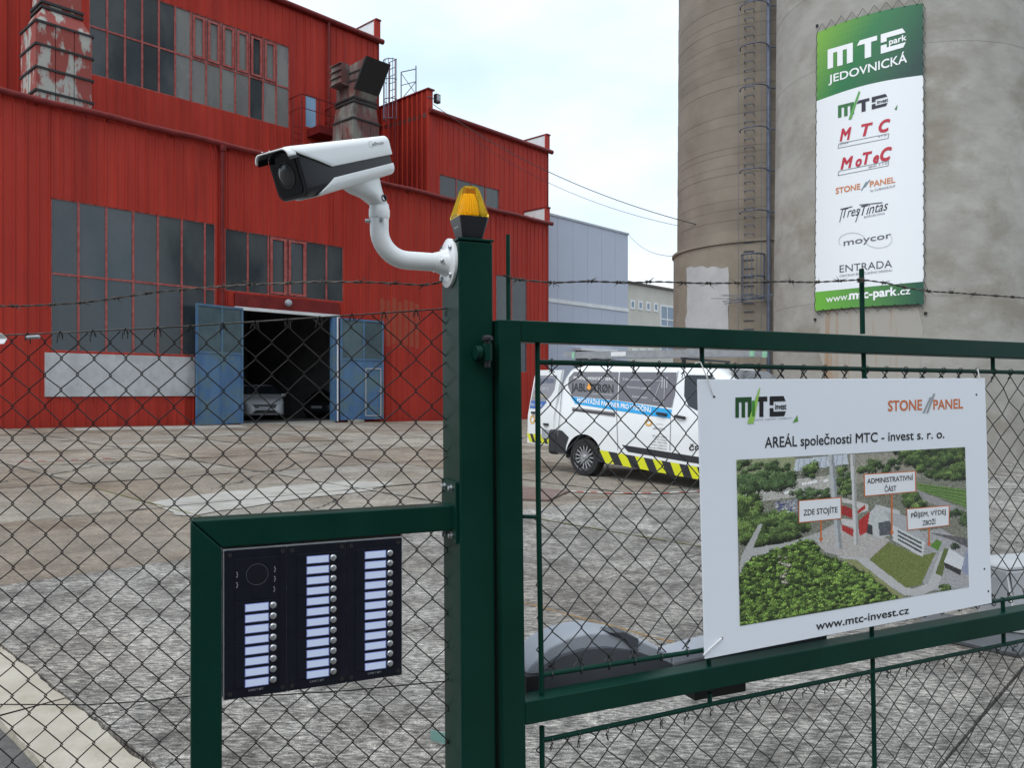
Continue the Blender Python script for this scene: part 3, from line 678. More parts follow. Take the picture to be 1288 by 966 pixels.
leaf(jr, re_, zt - .05, True)
m = MB(); m.slab([PA.pt(op[1], fz, .14), PA.pt(PA.t(424), fz, .14), PA.pt(PA.t(424), zt, .14), PA.pt(op[1], zt, .14)], Q3 * .2); m.build('door_post', 'door_blue', hall)
m = MB(); m.tube([PA.pt(PA.t(421.5), fz, .17), PA.pt(PA.t(421.5), zt, .17)], .03, 6); m.build('door_bolt', 'white_paint', hall)
m = MB(); p = PA.at(448, 527, .5); p.z = gz(p.x, p.y) + .02; m.box(p + Vector((0, 0, .04)), .5, .4, .1, (PA.d3, PA.n3, Vector((0, 0, 1)))); m.build('door_step', 'new_concrete', hall)

# ================================================================== ducts on the annex roof
def duct(px_corner, px_l, px_r, wdep, y_top_body, bands, y_taper, tint, label, hood):
    pl = PA.shift(-wdep); tc_ = pl.t(px_corner); tr_ = pl.t(px_r); Wf = tr_ - tc_
    # depth of the left face from its far edge
    best = min((abs((pl.pt(tc_, 0) + Q3 * d_).x / (pl.pt(tc_, 0) + Q3 * d_).y - (px_l - CX) / F), d_) for d_ in [x * .02 for x in range(10, 300)])
    Dd = best[1]
    zb = ZG + 0.02 + 0.07 * wdep; ztop = pl.at(px_corner, y_top_body).z; ztap = pl.at(px_corner, y_taper).z
    root = thing('ventilation_duct', pl.pt(tc_ + Wf / 2, zb) + Q3 * Dd / 2, label, 'duct')
    def rectq(z, ins=0.0, dx=0.0):
        return [pl.pt(tc_ + ins + dx, z, -ins), pl.pt(tr_ - ins + dx, z, -ins), pl.pt(tr_ - ins + dx, z, -ins) + Q3 * (Dd - 2 * ins), pl.pt(tc_ + ins + dx, z, -ins) + Q3 * (Dd - 2 * ins)]
    hs = [zb + (ztop - zb) * i / bands for i in range(bands + 1)]
    rg = random.Random(int(px_l))
    for z0, z1 in zip(hs[:-1], hs[1:]):
        for face in range(2):                      # each course: three sheets on the front, two on the side
            nsh = 3 if face == 0 else 2
            a_, b_ = (rectq(0)[0], rectq(0)[1]) if face == 0 else (rectq(0)[3], rectq(0)[0])
            nn = PA.n3 if face == 0 else -PA.d3
            for k in range(nsh):
                p = a_ + (b_ - a_) * (k / nsh); q = a_ + (b_ - a_) * ((k + 1) / nsh); j = nn * rg.uniform(0, .02)
                e = (q - p).normalized() * .012
                MB().slab([p + e + Vector((0, 0, z0 + .03)) + j, q - e + Vector((0, 0, z0 + .03)) + j, q - e + Vector((0, 0, z1 - .03)) + j, p + e + Vector((0, 0, z1 - .03)) + j], -nn * .05).build('sheet', tint, root)
        m = MB(); m.loft([rectq(z0 + .03, .045), rectq(z1 - .03, .045)]); m.build('core', tint, root)
    for z0 in hs[1:]:
        m = MB(); m.loft([rectq(z0 - .035, -.05), rectq(z0 + .035, -.05)]); m.build('band', 'band_black', root)
    ins = Wf * (.07 if hood else .15)
    m = MB(); m.loft([rectq(ztop + .036, 0.02), rectq(ztap, ins)]); m.build('taper', tint, root)
    m = MB(); m.loft([rectq(ztap + .002, ins - .06), rectq(ztap + .08, ins - .06)]); m.loft([rectq(ztap + .16, ins - .06), rectq(ztap + .24, ins - .06)]); m.build('flange', 'band_black', root)
    m = MB(); m.loft([rectq(ztap + .08, ins), rectq(ztap + .16, ins)]); m.build('collar', tint, root)
    zn = ztap + .24
    if not hood:
        m = MB(); m.loft([rectq(zn, ins), rectq(zn + 3.5, ins)]); m.build('neck', tint, root)
    else:
        # bent hood: its mouth faces out of the wall, leaning over
        a0 = tc_ + ins; a1 = tr_ - ins
        nf = pl.shift(-ins)
        def fpx(px):       # how far out of the wall the left edge must stand to appear in this column
            return min((abs(nf.pt(a0, 0, f_).x / nf.pt(a0, 0, f_).y - (px - CX) / F), f_) for f_ in [x * .02 - 3.5 for x in range(300)])[1]
        def qz_(px, py): f_ = fpx(px); return f_, H + (CY - py) / F * nf.pt(a0, 0, f_).y
        f0 = 0.0; base_px = 644 + F * nf.pt(a0, 0).x / nf.pt(a0, 0).y
        m4 = qz_(base_px + 2, 111); m1 = qz_(base_px + 17, 70); b1 = qz_(base_px - 11, 86); dpt = Dd - 2 * ins
        prof = [(0, zn), m4, m1, b1, (-dpt, zn + .55), (-dpt, zn)]
        w2_ = a1 - a0
        m = MB(); m.prism([nf.pt(a0, z, f_) for f_, z in prof], PA.d3 * w2_); m.build('hood', tint, root)
        m = MB(); lip = [nf.pt(a0 - .04, m4[1], m4[0] + .03), nf.pt(a1 + .04, m4[1], m4[0] + .03), nf.pt(a1 + .04, m1[1], m1[0] + .03), nf.pt(a0 - .04, m1[1], m1[0] + .03)]
        m.slab(lip, -PA.n3 * .12); m.build('mouth', 'band_black', root)
        for s0 in (.3, .62):
            m = MB(); p0 = (m4[0] + (m1[0] - m4[0]) * s0, m4[1] + (m1[1] - m4[1]) * s0); p1 = (-dpt + (b1[0] + dpt) * s0, zn + .55 + (b1[1] - zn - .55) * s0)
            m.slab([nf.pt(a0 - .03, p0[1] - .03, p0[0]), nf.pt(a0 - .03, p1[1] - .03, p1[0]), nf.pt(a0 - .03, p1[1] + .03, p1[0]), nf.pt(a0 - .03, p0[1] + .03, p0[0])], PA.d3 * .05); m.build('band', 'band_black', root)
        r1 = [nf.pt(a0, zn + .5, -dpt * .55)] * 4
        # motor box with louvres on the left face
        mc = r1[0] - PA.d3 * .2 + Vector((0, 0, .5))
        m = MB(); m.box(mc, .4, Dd * .5, .95, (PA.d3, Q3, Vector((0, 0, 1))))
        for k in range(4): m.box(mc + Vector((0, 0, -.42 + k * .28)) - PA.d3 * .22, .1, Dd * .52, .03, (PA.d3, Q3, Vector((0, 0, 1))))
        m.build('motor_box', 'peel_dark', root)
    return root
duct(45.5, 27, 116, 1.3, 24.5, 4, 2.5, 'peel', 'square rusty duct of peeling red and white sheets beside the high window', False)
duct(444, 419, 477, 1.7, 147, 3, 126, 'peel_dark', 'dark rusty duct with a bent hood and black mouth above the white camera', True)

# caged roof ladder on the fire wall
lb = PW.pt(2.3, 0, .25); root = thing('roof_ladder', PW.pt(2.3, ZG + .2, .25), 'thin steel caged ladder climbing over the red fire wall', 'ladder')
ztop = ZF + 1.9
m = MB()
for k in (-.22, .22): m.tube([PW.pt(2.3 + k, ZG + .2, .25), PW.pt(2.3 + k, ztop, .25)], .03, 6)
m.build('side_rail', 'red_trim', root)
m = MB()
for k in range(int((ztop - ZG) / .35)): m.tube([PW.pt(2.08, ZG + .4 + k * .35, .25), PW.pt(2.52, ZG + .4 + k * .35, .25)], .018, 5)
m.build('rung', 'red_trim', root)
m = MB()
for k in range(4):
    z = ztop - .05 - k * .95
    m.tube([PW.pt(2.3 + .38 * math.cos(a), z, .3 + .4 * math.sin(a)) for a in [math.pi * i / 8 for i in range(9)]], .022, 5)
for a in [math.pi * i / 6 for i in range(7)]: m.tube([PW.pt(2.3 + .38 * math.cos(a), ztop, .3 + .4 * math.sin(a)), PW.pt(2.3 + .38 * math.cos(a), ztop - 2.9, .3 + .4 * math.sin(a))], .016, 5)
m.build('cage', 'ladder_metal', root)
m = MB()
g0 = PW.pt(2.0, ZF + .02, -.05); g1 = PW.pt(.9, ZF + .02, -.05)
for p in (g0, g1): m.tube([p, p + Vector((0, 0, 1.35))], .028, 6)
m.tube([g0 + Vector((0, 0, 1.35)), g1 + Vector((0, 0, 1.2))], .024, 6); m.tube([g0 + Vector((0, 0, .7)), g1 + Vector((0, 0, .6))], .02, 6); m.tube([g0, g1 + Vector((0, 0, .6))], .018, 5); m.tube([g0 + Vector((0, 0, 1.3)), g1], .018, 5)
m.build('guard_rail', 'ladder_metal', root)
# floodlight on the fire wall's edge
fl = PB.pt(tb0 + .06, ZF - .35, .03); root = thing('floodlight', fl, 'small black floodlight on a short arm at the corner of the red fire wall', 'floodlight')
MB().tube([fl - PA.d3 * .1, fl + PA.d3 * .4], .025, 6).build('arm', 'ladder_metal', root)
m = MB(); m.box(fl + PA.d3 * .5 + Vector((0, 0, .05)), .28, .22, .42, (PA.d3, PA.n3, Vector((0, 0, 1)))); m.build('lamp_body', 'black_plastic', root, bevel=.03)
MB().box(fl + PA.d3 * .5 + Vector((0, 0, .07)) + PA.n3 * .115, .2, .012, .26, (PA.d3, PA.n3, Vector((0, 0, 1)))).build('lens', 'galv', root)

# ================================================================== grey hall and office block behind
pg = at(690, 400, 47.0); PG = Plane((pg.x, pg.y), D2)
g0, g1 = PG.t(660), PG.t(790); zg = PG.at(690, 270).z
root = thing('grey_hall', PG.pt(g0, gz(pg.x, pg.y)), 'windowless pale grey hall with a thin white band behind the red factory', 'building')
n = 7; zl = PG.at(690, 377).z
for k in range(n):
    a = g0 + (g1 - g0) * k / n; b_ = g0 + (g1 - g0) * (k + 1) / n - .015
    for (z0, z1) in ((0, zl - .12), (zl + .1, zg)):
        MB().slab([PG.pt(a, z0), PG.pt(b_, z0), PG.pt(b_, z1), PG.pt(a, z1)], Q3 * .12).build('wall_panel', 'grey_hall', root)
m = MB(); m.slab([PG.pt(g0, zl - .12, .05), PG.pt(g1, zl - .12, .05), PG.pt(g1, zl + .1, .05), PG.pt(g0, zl + .1, .05)], Q3 * .15); m.build('white_band', 'white_paint', root)
m = MB(); m.slab([PG.pt(g0, zg, .06), PG.pt(g1 + .05, zg, .06), PG.pt(g1 + .05, zg, -15), PG.pt(g0, zg, -15)], (0, 0, .12)); m.build('roof', 'galv', root)
m = MB(); m.slab([PG.pt(g1 - .02, 0, -.05), PG.pt(g1 - .02, zg, -.05), PG.pt(g1 - .02, zg, -15), PG.pt(g1 - .02, 0, -15)], -D2.to_3d() * .2); m.build('end_wall', 'grey_hall', root)
d0, d1 = PG.t(724), PG.t(768); zd = PG.at(724, 441).z
MB().slab([PG.pt(d0, 0, .02), PG.pt(d1, 0, .02), PG.pt(d1, zd, .02), PG.pt(d0, zd, .02)], Q3 * .05).build('door', 'car_dark', root)
m = MB(); m.slab([PG.pt(d0 - .1, zd, .5), PG.pt(d1 + .1, zd, .5), PG.pt(d1 + .1, zd, 0), PG.pt(d0 - .1, zd, 0)], (0, 0, .18)); m.build('canopy', 'white_paint', root)
po = at(790, 400, 72.0); PO = Plane((po.x, po.y), D2)
o0, o1 = PO.t(775), PO.t(905); zo = PO.at(790, 356).z
root = thing('office_block', PO.pt(o0, gz(po.x, po.y)), 'beige office block with small square windows behind the grey hall', 'building')
m = MB(); m.slab([PO.pt(o0, 0), PO.pt(o1, 0), PO.pt(o1, zo), PO.pt(o0, zo)], Q3 * 12); m.build('wall', 'beige', root)
m = MB(); m.slab([PO.pt(o0 - .2, zo, .25), PO.pt(o1, zo, .25), PO.pt(o1, zo, -12), PO.pt(o0 - .2, zo, -12)], (0, 0, .18)); m.build('roof', 'roofing', root)
def owin(l, t, r, b, cols, rows):
    a = rect(PO, l, (l, t), r, (l, b))
    return window(PO, *a, cols, rows, parent=root, glass='office_glass', fm='white_paint', bw=.12, off=.02, outer=.12)
for k in range(4): owin(793.5 + k * 9.8, 378.5 + k * 1.2, 797.5 + k * 9.8, 387 + k * 1.2, [], [])
owin(831, 384.5, 862, 410, [.25, .5, .75], [.35])
for k in range(3): owin(796 + k * 9.8, 440, 801 + k * 9.8, 448, [], [])
owin(831, 430, 862, 446, [.25, .5, .75], [])
# ================================================================== two chimney stacks
def cyl_hit(c, r0, taper):
    """pixel -> first point on a slightly tapering stack"""
    def fn(px, py, off=0.0):
        rr = r0
        for _ in range(4):
            r_ = (px - CX) / F; R_ = rr + off
            A = r_ * r_ + 1; B = -2 * (r_ * c[0] + c[1]); C_ = c[0] ** 2 + c[1] ** 2 - R_ * R_
            dsc = max(B * B - 4 * A * C_, 0.0); y = (-B - math.sqrt(dsc)) / (2 * A)
            z = H + (CY - py) / F * y; rr = r0 - taper * z
        return Vector((r_ * y, y, z))
    return fn
th = R(26.0); SR = (25.0 * math.sin(th), 25.0 * math.cos(th)); RR = 3.43; TR_ = 0.010
th = R(17.4); SL = (32.0 * math.sin(th), 32.0 * math.cos(th)); RL = 3.2; TL_ = 0.006
def stack(name, c, r0, taper, z1, label, m):
    zb = gz(*c) - .1
    root = thing(name, (c[0], c[1], zb), label, 'chimney')
    return root, zb
sr, zb = stack('chimney_stack', SR, RR, TR_, 46, 'smooth grey concrete chimney stack carrying a tall banner', 'concrete_stack')
z = zb; k = 0
while z < 44:                                  # cast in lifts: each ring a piece, a hair out of line with the last
    h = 2.05; m = MB(); j = random.uniform(-.006, .006)
    a, b_ = RR - TR_ * z + j, RR - TR_ * (z + h) + j
    m.lathe((c0 := Vector((SR[0], SR[1], z))), (0, 0, 1), [(a, 0), (b_, h)], 72); m.build('concrete_lift', 'concrete_stack', sr, smooth=40); z += h
# trowelled repair patches and rust-streaked foot
hr = cyl_hit(SR, RR, TR_)
def wrap_patch(name, px0, px1, py0, py1, m_, off, fn, parent, seed, nx=14, ny=10, rag=3.0):
    rg = random.Random(seed); m = MB()
    ed = [[rg.uniform(-rag, rag) for _ in range(max(nx, ny) + 1)] for _ in range(4)]
    vs = []
    for j in range(ny + 1):
        for i in range(nx + 1):
            u, v = i / nx, j / ny
            x0 = px0 + ed[0][j]; x1 = px1 + ed[1][j]; y0 = py0 + ed[2][i]; y1 = py1 + ed[3][i]
            vs.append(fn(x0 + (x1 - x0) * u, y0 + (y1 - y0) * v, off))
    m.add(vs, [(j * (nx + 1) + i, j * (nx + 1) + i + 1, (j + 1) * (nx + 1) + i + 1, (j + 1) * (nx + 1) + i) for j in range(ny) for i in range(nx)])
    return m.build(name, m_, parent, smooth=60)
#mat('render_a', (0.34, 0.325, 0.295), (0.40, 0.385, 0.35), scale=1.2, rough=0.9, bump=.2)
#mat('render_b', (0.27, 0.25, 0.215), (0.33, 0.305, 0.265), scale=1.2, rough=0.9, bump=.2)
mat('rust_streak', (0.32, 0.22, 0.145), (0.345, 0.325, 0.295), scale=4.5, rough=0.9, stretch=(1, 1, 0.06), lo=.33, hi=.47)
#mat('pale_streak', (0.36, 0.355, 0.35), (0.45, 0.445, 0.44), scale=2, rough=0.9)
wrap_patch('rust_streak', 1034, 1158, 388, 600, 'rust_streak', .006, hr, sr, 22, 16, 8, 4)

sl, zb = stack('brick_stack', SL, RL, TL_, 46, 'brown brick chimney stack with a wall ladder beside the concrete stack', 'brick')
ZR = cyl_hit(SL, RL, TL_)(935, 304).z
def brick_mat(name):
    m = bpy.data.materials.new(name); m.use_nodes = True; t = m.node_tree; N = t.nodes; L = t.links; b = N['Principled BSDF']; b.inputs['Roughness'].default_value = .92
    g = N.new('ShaderNodeNewGeometry'); n = N.new('ShaderNodeTexNoise'); n.inputs['Scale'].default_value = .8; n.inputs['Detail'].default_value = 8; L.new(g.outputs['Position'], n.inputs[0])
    r = N.new('ShaderNodeValToRGB'); r.color_ramp.elements[0].position = .3; r.color_ramp.elements[1].position = .7
    r.color_ramp.elements[0].color = (.19, .16, .13, 1); r.color_ramp.elements[1].color = (.265, .23, .19, 1); L.new(n.outputs[0], r.inputs[0])
    oi = N.new('ShaderNodeObjectInfo'); mr = N.new('ShaderNodeMapRange'); mr.inputs[3].default_value = .93; mr.inputs[4].default_value = 1.06; L.new(oi.outputs['Random'], mr.inputs[0])
    x = N.new('ShaderNodeMix'); x.data_type = 'RGBA'; x.blend_type = 'MULTIPLY'; x.inputs[0].default_value = 1; L.new(r.outputs[0], x.inputs[6]); L.new(mr.outputs[0], x.inputs[7]); L.new(x.outputs[2], b.inputs['Base Color'])
    MAT[name] = m
brick_mat('brick_ring')
mat('base_render', (0.22, 0.19, 0.15), (0.28, 0.245, 0.20), scale=1.2, rough=.9, bump=.2, world=True)
m = MB(); m.lathe((SL[0], SL[1], zb), (0, 0, 1), [(RL + .12, 0), (RL + .10, ZR - zb - .04), (RL + .16, ZR - zb - .03), (RL + .16, ZR - zb + .05), (RL, ZR - zb + .06)], 72); m.build('rendered_foot', 'base_render', sl, smooth=30)
z = ZR + .05; k = 0
while z < 30:                                  # brick courses: rings with a recessed joint, split where the joints show
    h = random.uniform(.2, .5) if z < 17 else 1.2; jd = random.choice((.0, .004, .008, .012))
    m = MB(); r0_ = RL - TL_ * z + random.uniform(-.005, .005)
    m.lathe((SL[0], SL[1], z), (0, 0, 1), [(r0_ - jd, 0), (r0_ - jd, .012), (r0_, .0125), (r0_, h)], 64); m.build('brick_course', 'brick_ring', sl, smooth=30); z += h
m = MB(); m.lathe((SL[0], SL[1], z), (0, 0, 1), [(RL - TL_ * z, 0), (RL - TL_ * 46, 46 - z)], 64); m.build('upper_shaft', 'brick_ring', sl, smooth=30)
hl = cyl_hit(SL, RL + .14, TL_)
wrap_patch('grey_patch', 863, 917, 336, 446, 'patch_plaster', .012, hl, sl, 5, 10, 10, 1.5)
# ladder on the brick stack
hb = cyl_hit(SL, RL, TL_)
a0 = hb(950, 300); ang = math.atan2(a0.x - SL[0], a0.y - SL[1])
def lad(da, z, off): 
    r_ = RL - TL_ * z + off; a = ang + da / RL
    return Vector((SL[0] + r_ * math.sin(a), SL[1] + r_ * math.cos(a), z))
zl0, zl1 = H + .35, 24.0
root = thing('wall_ladder', lad(0, zl0, .2), 'blue grey wall ladder with hoops and a barred lower cage on the brick stack', 'ladder')
m = MB(); m.tube([lad(.42 * -1, zl0, .30), lad(.42 * -1, zl1, .30)], .07, 8); m.build('riser_pipe', 'ladder_metal', root, smooth=40)
m = MB()
for s_ in (-.2, .46): m.tube([lad(s_, zl0, .5), lad(s_, zl1, .5)], .008, 5)
m.build('side_rail', 'ladder_metal', root)
k = 0; z = zl0 + .3
while z < 19:
    m = MB(); m.tube([lad(.05, z, 0), lad(.04, z, .16), lad(.36, z, .16), lad(.35, z, 0)], .016, 5); m.build('rung', 'ladder_metal', root); z += .30
for k in range(9):
    z = ZR + .9 + k * 1.42
    m = MB(); pts = [lad(-.42 + .44 * (1 - math.cos(a)) , z + .02, .26 + .5 * math.sin(a)) for a in [math.pi * i / 10 for i in range(11)]]
    m.tube(pts, .022, 6); m.tube([lad(-.42, z, 0), lad(-.42, z, .32)], .04, 6); m.tube([lad(-1.0, z + .1, .0), lad(-.42, z, .3)], .03, 6); m.build('hoop', 'ladder_metal', root)
m = MB(); zc0, zc1 = hb(950, 377).z, hb(950, 322).z
for i in range(9):
    a = math.pi * i / 8; m.tube([lad(-.30 + .36 * (1 - math.cos(a)), zc0, .2 + .42 * math.sin(a)), lad(-.30 + .36 * (1 - math.cos(a)), zc1, .2 + .42 * math.sin(a))], .013, 5)
for z in (zc0, (zc0 + zc1) / 2, zc1): m.tube([lad(-.30 + .36 * (1 - math.cos(a)), z, .2 + .42 * math.sin(a)) for a in [math.pi * i / 8 for i in range(9)]], .03, 6)
m.build('lower_cage', 'ladder_metal', root)
m = MB()
rg = random.Random(2)
for i in range(9): m.tube([lad(-.5, zc0 + rg.uniform(-.12, .1), .2 + rg.uniform(0, .6)), lad(.8 + rg.uniform(-.3, .6), zc0 + rg.uniform(-.2, .15), .2 + rg.uniform(0, .6))], .009, 4)
m.build('spike', 'ladder_metal', root)

# ================================================================== banner on the concrete stack
hbn = lambda px, py: hr(px, py, .075)
# edges of the banner as angles and heights on the stack
def ah(px, py):
    p = hbn(px, py); return math.atan2(p.x - SR[0], p.y - SR[1]), p.z
aL = ah(1026.5, 220)[0]; aR = ah(1161.5, 220)[0]
zT = (ah(1026.5, 41)[1] + ah(1160, 4)[1]) / 2; zB_ = (ah(1027, 391)[1] + ah(1162, 382)[1]) / 2
ZT, ZBT = zT, zB_
def bp_(u, v, off=.075):
    z = ZBT + (ZT - ZBT) * v; a = aL + (aR - aL) * u; r_ = RR - TR_ * z + off
    return Vector((SR[0] + r_ * math.sin(a), SR[1] + r_ * math.cos(a), z))
ban = thing('banner', bp_(.5, 0), 'tall white advertising banner with green head and foot laced to the concrete stack', 'banner')
zh = ah(1095, 114)[1]
def head_v(u):     # lower edge of the green head, upper edge of the green foot
    x = 1026.5 + u * 135
    p = ah(x, 127 - 33 * u + 5 * math.sin(math.pi * u) * -1)[1]; q = ah(x, 367 - 13 * u)[1]
    return (p - ZBT) / (ZT - ZBT), (q - ZBT) / (ZT - ZBT)
NU, NV = 28, 60
m = MB(); g1c, g2c, g3c = srgb(126, 178, 62), srgb(34, 116, 66), srgb(30, 66, 62)
def mixc(a, b, t): t = max(0, min(1, t)); return tuple(x + (y - x) * t for x, y in zip(a, b))
def grad(u, v):
    t = u * .75 + (1 - v) * .35
    return mixc(g1c, g2c, t / .5) if t < .5 else mixc(g2c, g3c, (t - .5) / .5)
W_ = (0.80, 0.82, 0.86)
for i in range(NU):
    u0, u1 = i / NU, (i + 1) / NU
    h0, f0 = head_v(u0); h1, f1 = head_v(u1); 
    def strip(va, vb, ua, ub, n, fc):
        for j in range(n):
            p = [(ua, va[0] + (vb[0] - va[0]) * j / n), (ub, va[1] + (vb[1] - va[1]) * j / n), (ub, va[1] + (vb[1] - va[1]) * (j + 1) / n), (ua, va[0] + (vb[0] - va[0]) * (j + 1) / n)]
            m.add([bp_(*q) for q in p], [(0, 1, 2, 3)], 0, fc((ua + ub) / 2, (j + .5) / n))
    strip((0, 0), (f0, f1), u0, u1, 4, lambda u, v: mixc(srgb(108, 178, 60), srgb(36, 84, 66), u * 1.05))
    strip((f0, f1), (h0, h1), u0, u1, 12, lambda u, v: W_)
    strip((h0, h1), (1, 1), u0, u1, 12, grad)
m.noflip = True
m.build('banner_sheet', 'print', ban, smooth=60)
P2 = lambda px, py: hr(px, py, .083)
P3 = lambda px, py: hr(px, py, .088)
WHT = (.85, .86, .88); DK = srgb(38, 36, 52); RED = srgb(186, 40, 62); ORG_C = srgb(206, 128, 80); GRY = srgb(110, 112, 120)
def poly_px(mb, pts, fn, c):
    n = len(pts); mb.add([fn(*p) for p in pts], [tuple(range(n))], 0, c)
def logo_mtc(mb, o, ux, vy, fn, cM, cT, cC, sub=None, cs=None, par=None):
    """block letters M T C; o = bottom-left px, ux = px vector for 1 unit right, vy = px vector for 1 unit (cap height) up"""
    def q(pts, c):
        n = 6
        A = lambda i, t: (pts[i][0] + (pts[(i + 1) % 4][0] - pts[i][0]) * t, pts[i][1] + (pts[(i + 1) % 4][1] - pts[i][1]) * t)
        B = lambda t: (pts[3][0] + (pts[2][0] - pts[3][0]) * t, pts[3][1] + (pts[2][1] - pts[3][1]) * t)
        for k in range(n): q1([A(0, k / n), A(0, (k + 1) / n), B((k + 1) / n), B(k / n)], c)
    def q1(pts, c): poly_px(mb, [(o[0] + ux[0] * x + vy[0] * y, o[1] + ux[1] * x + vy[1] * y) for x, y in pts], fn, c)
    q([(0, 0), (.24, 0), (.24, .76), (0, .76)], cM); q([(0, .76), (1.1, .76), (1.1, 1), (0, 1)], cM)
    q([(.42, 0), (.66, 0), (.66, .76), (.42, .76)], cM); q([(.84, 0), (1.1, 0), (1.1, .76), (.84, .76)], cM)
    mb = nxt(mb, par, 'logo_letter')
    q([(1.28, .76), (2.16, .76), (2.16, 1), (1.4, 1)], cT); q([(1.62, 0), (1.9, 0), (1.9, .76), (1.62, .76)], cT)
    mb = nxt(mb, par, 'logo_letter')
    q([(2.32, .74), (3.4, .74), (3.26, 1), (2.32, 1)], cC); q([(2.32, .56), (2.58, .56), (2.58, .74), (2.32, .74)], cC)
    q([(2.32, .0), (3.3, 0), (3.42, .24), (2.32, .24)], cC); q([(2.32, .24), (2.58, .24), (2.58, .42), (2.32, .42)], cC)
    if sub:
        mb = nxt(mb, par, 'logo_letter')
        a = (o[0] + ux[0] * 2.68 + vy[0] * .34, o[1] + ux[1] * 2.68 + vy[1] * .34); b = (o[0] + ux[0] * 3.45 + vy[0] * .34, o[1] + ux[1] * 3.45 + vy[1] * .34)
        text_px(mb, sub, a, b, -vy[1] * .32, fn, cs or cC, .03)
    return mb
def nxt(m, parent=ban, name='printed_logo', mt='print'):
    m.noflip = True
    if m.f: m.build(name, mt, parent)
    return MB()
m = MB()
m = logo_mtc(m, (1041, 86.5), (28.8, -8.3), (0, -24.5), P2, WHT, WHT, WHT, 'park', par=ban)
m = nxt(m); text_px(m, 'JEDOVNICKÁ', (1042, 104), (1141, 77.5), 10.0, P2, WHT, .02, hb=12.0)
m = nxt(m); m = logo_mtc(m, (1054, 148), (18.3, -4.6), (0, -15.5), P2, srgb(50, 110, 60), DK, DK, 'invest', par=ban); m = nxt(m)
poly_px(m, [(1067, 150), (1080, 114), (1082, 115), (1071, 149)], P3, srgb(90, 160, 80)); m = nxt(m); poly_px(m, [(1125, 137), (1129, 131), (1128, 138)], P2, srgb(60, 120, 70))
m = nxt(m)
for ch, x, y in (('M', 1056, 177), ('T', 1083, 171), ('C', 1105, 166.5)): m = nxt(m); text_px(m, ch, (x, y), (x + 15, y - 3.2), 15, P2, RED, .05, .25)
m = nxt(m); text_px(m, 'STAV', (1056.5, 182.5), (1068, 180), 3.2, P2, GRY, 0, .25); m = nxt(m); text_px(m, 's.r.o.', (1105, 172.5), (1116, 170), 3, P2, GRY)
def line_px(mb, a, b, wd, fn, c):
    n = max(2, int(math.hypot(b[0] - a[0], b[1] - a[1]) / 8)); dx, dy = b[0] - a[0], b[1] - a[1]; l = math.hypot(dx, dy); nx, ny = -dy / l * wd / 2, dx / l * wd / 2
    P = []
    for i in range(n + 1):
        t = i / n; P += [fn(a[0] + dx * t + nx, a[1] + dy * t + ny), fn(a[0] + dx * t - nx, a[1] + dy * t - ny)]
    mb.add(P, [(2 * i, 2 * i + 1, 2 * i + 3, 2 * i + 2) for i in range(n)], 0, c)
for y in (0, 34.5):
    m = nxt(m)
    line_px(m, (1055, 180.5 + y), (1118, 167.5 + y), .6, P2, GRY); line_px(m, (1054, 186 + y), (1117, 173.5 + y), .6, P2, GRY); line_px(m, (1055, 180.5 + y), (1054, 186 + y), .6, P3, GRY); line_px(m, (1118, 167.5 + y), (1117, 173.5 + y), .6, P3, GRY)
m = nxt(m)
for ch, x, y, w_, h in (('M', 1057, 212.5, 16, 14), ('o', 1076, 209, 8, 13), ('T', 1085, 206.5, 12, 15), ('e', 1098, 204.5, 8, 13), ('C', 1107, 202.5, 15, 16)): m = nxt(m); text_px(m, ch, (x, y), (x + w_, y - w_ * .2), h, P2, RED, .05, .25)
m = nxt(m); text_px(m, 'spol. s r.o.', (1092, 211), (1117, 205.5), 3.4, P2, GRY, 0, .2)
m = nxt(m); text_px(m, 'STONE', (1051, 243.5), (1082, 237.5), 7.5, P2, ORG_C, .03); text_px(m, 'PANEL', (1094, 235), (1126, 229), 7.5, P2, ORG_C, .03)
for k in (0, 4): poly_px(m, [(1082.5 + k, 239.5 - k), (1084.5 + k, 239 - k), (1091 + k, 228 - k * .6), (1089 + k, 228.5 - k * .6)], P2, srgb(120, 140, 150))
m = nxt(m); text_px(m, 'by CUBIAGROUP', (1095, 241), (1126, 235), 3, P2, GRY)
m = nxt(m); text_px(m, 'Tres', (1060, 274), (1081, 270), 13, P2, DK, 0, .35); text_px(m, 'Tintas', (1083, 271), (1117, 263.5), 13, P2, DK, 0, .35)
line_px(m, (1057, 263), (1072, 259.5), 1, P3, DK); line_px(m, (1081, 257.5), (1110, 254.5), 1, P3, DK); line_px(m, (1060, 262), (1056, 279), .8, P3, DK); line_px(m, (1082, 262), (1076, 279), .8, P3, DK)
m = nxt(m); text_px(m, 'BARCELONA', (1087, 274), (1113, 269), 2.6, P2, GRY)
m = nxt(m); text_px(m, 'moycor', (1061, 309), (1121, 299), 8.5, P2, srgb(96, 98, 106), .01)
m = nxt(m)
for (x0, y0, r_, a0_, a1_) in ((1072, 303, 17, 150, 350), (1105, 301, 17, -30, 170)):
    for k in range(14):
        a = R(a0_ + (a1_ - a0_) * k / 14); b = R(a0_ + (a1_ - a0_) * (k + 1) / 14); s_ = 1 if x0 > 1080 else 1
        line_px(m, (x0 + r_ * math.cos(a), y0 + r_ * .62 * math.sin(a)), (x0 + r_ * math.cos(b), y0 + r_ * .62 * math.sin(b)), .5, P3, srgb(170, 172, 180))
m = nxt(m); text_px(m, 'ENTRADA', (1056, 342.5), (1122, 336), 9.5, P2, srgb(70, 70, 80), -.004, hb=10)
m = nxt(m); text_px(m, 'CENTRUM ŠPANĚLSKÉHO DESIGNU', (1056, 348.5), (1122, 341), 2.8, P2, GRY)
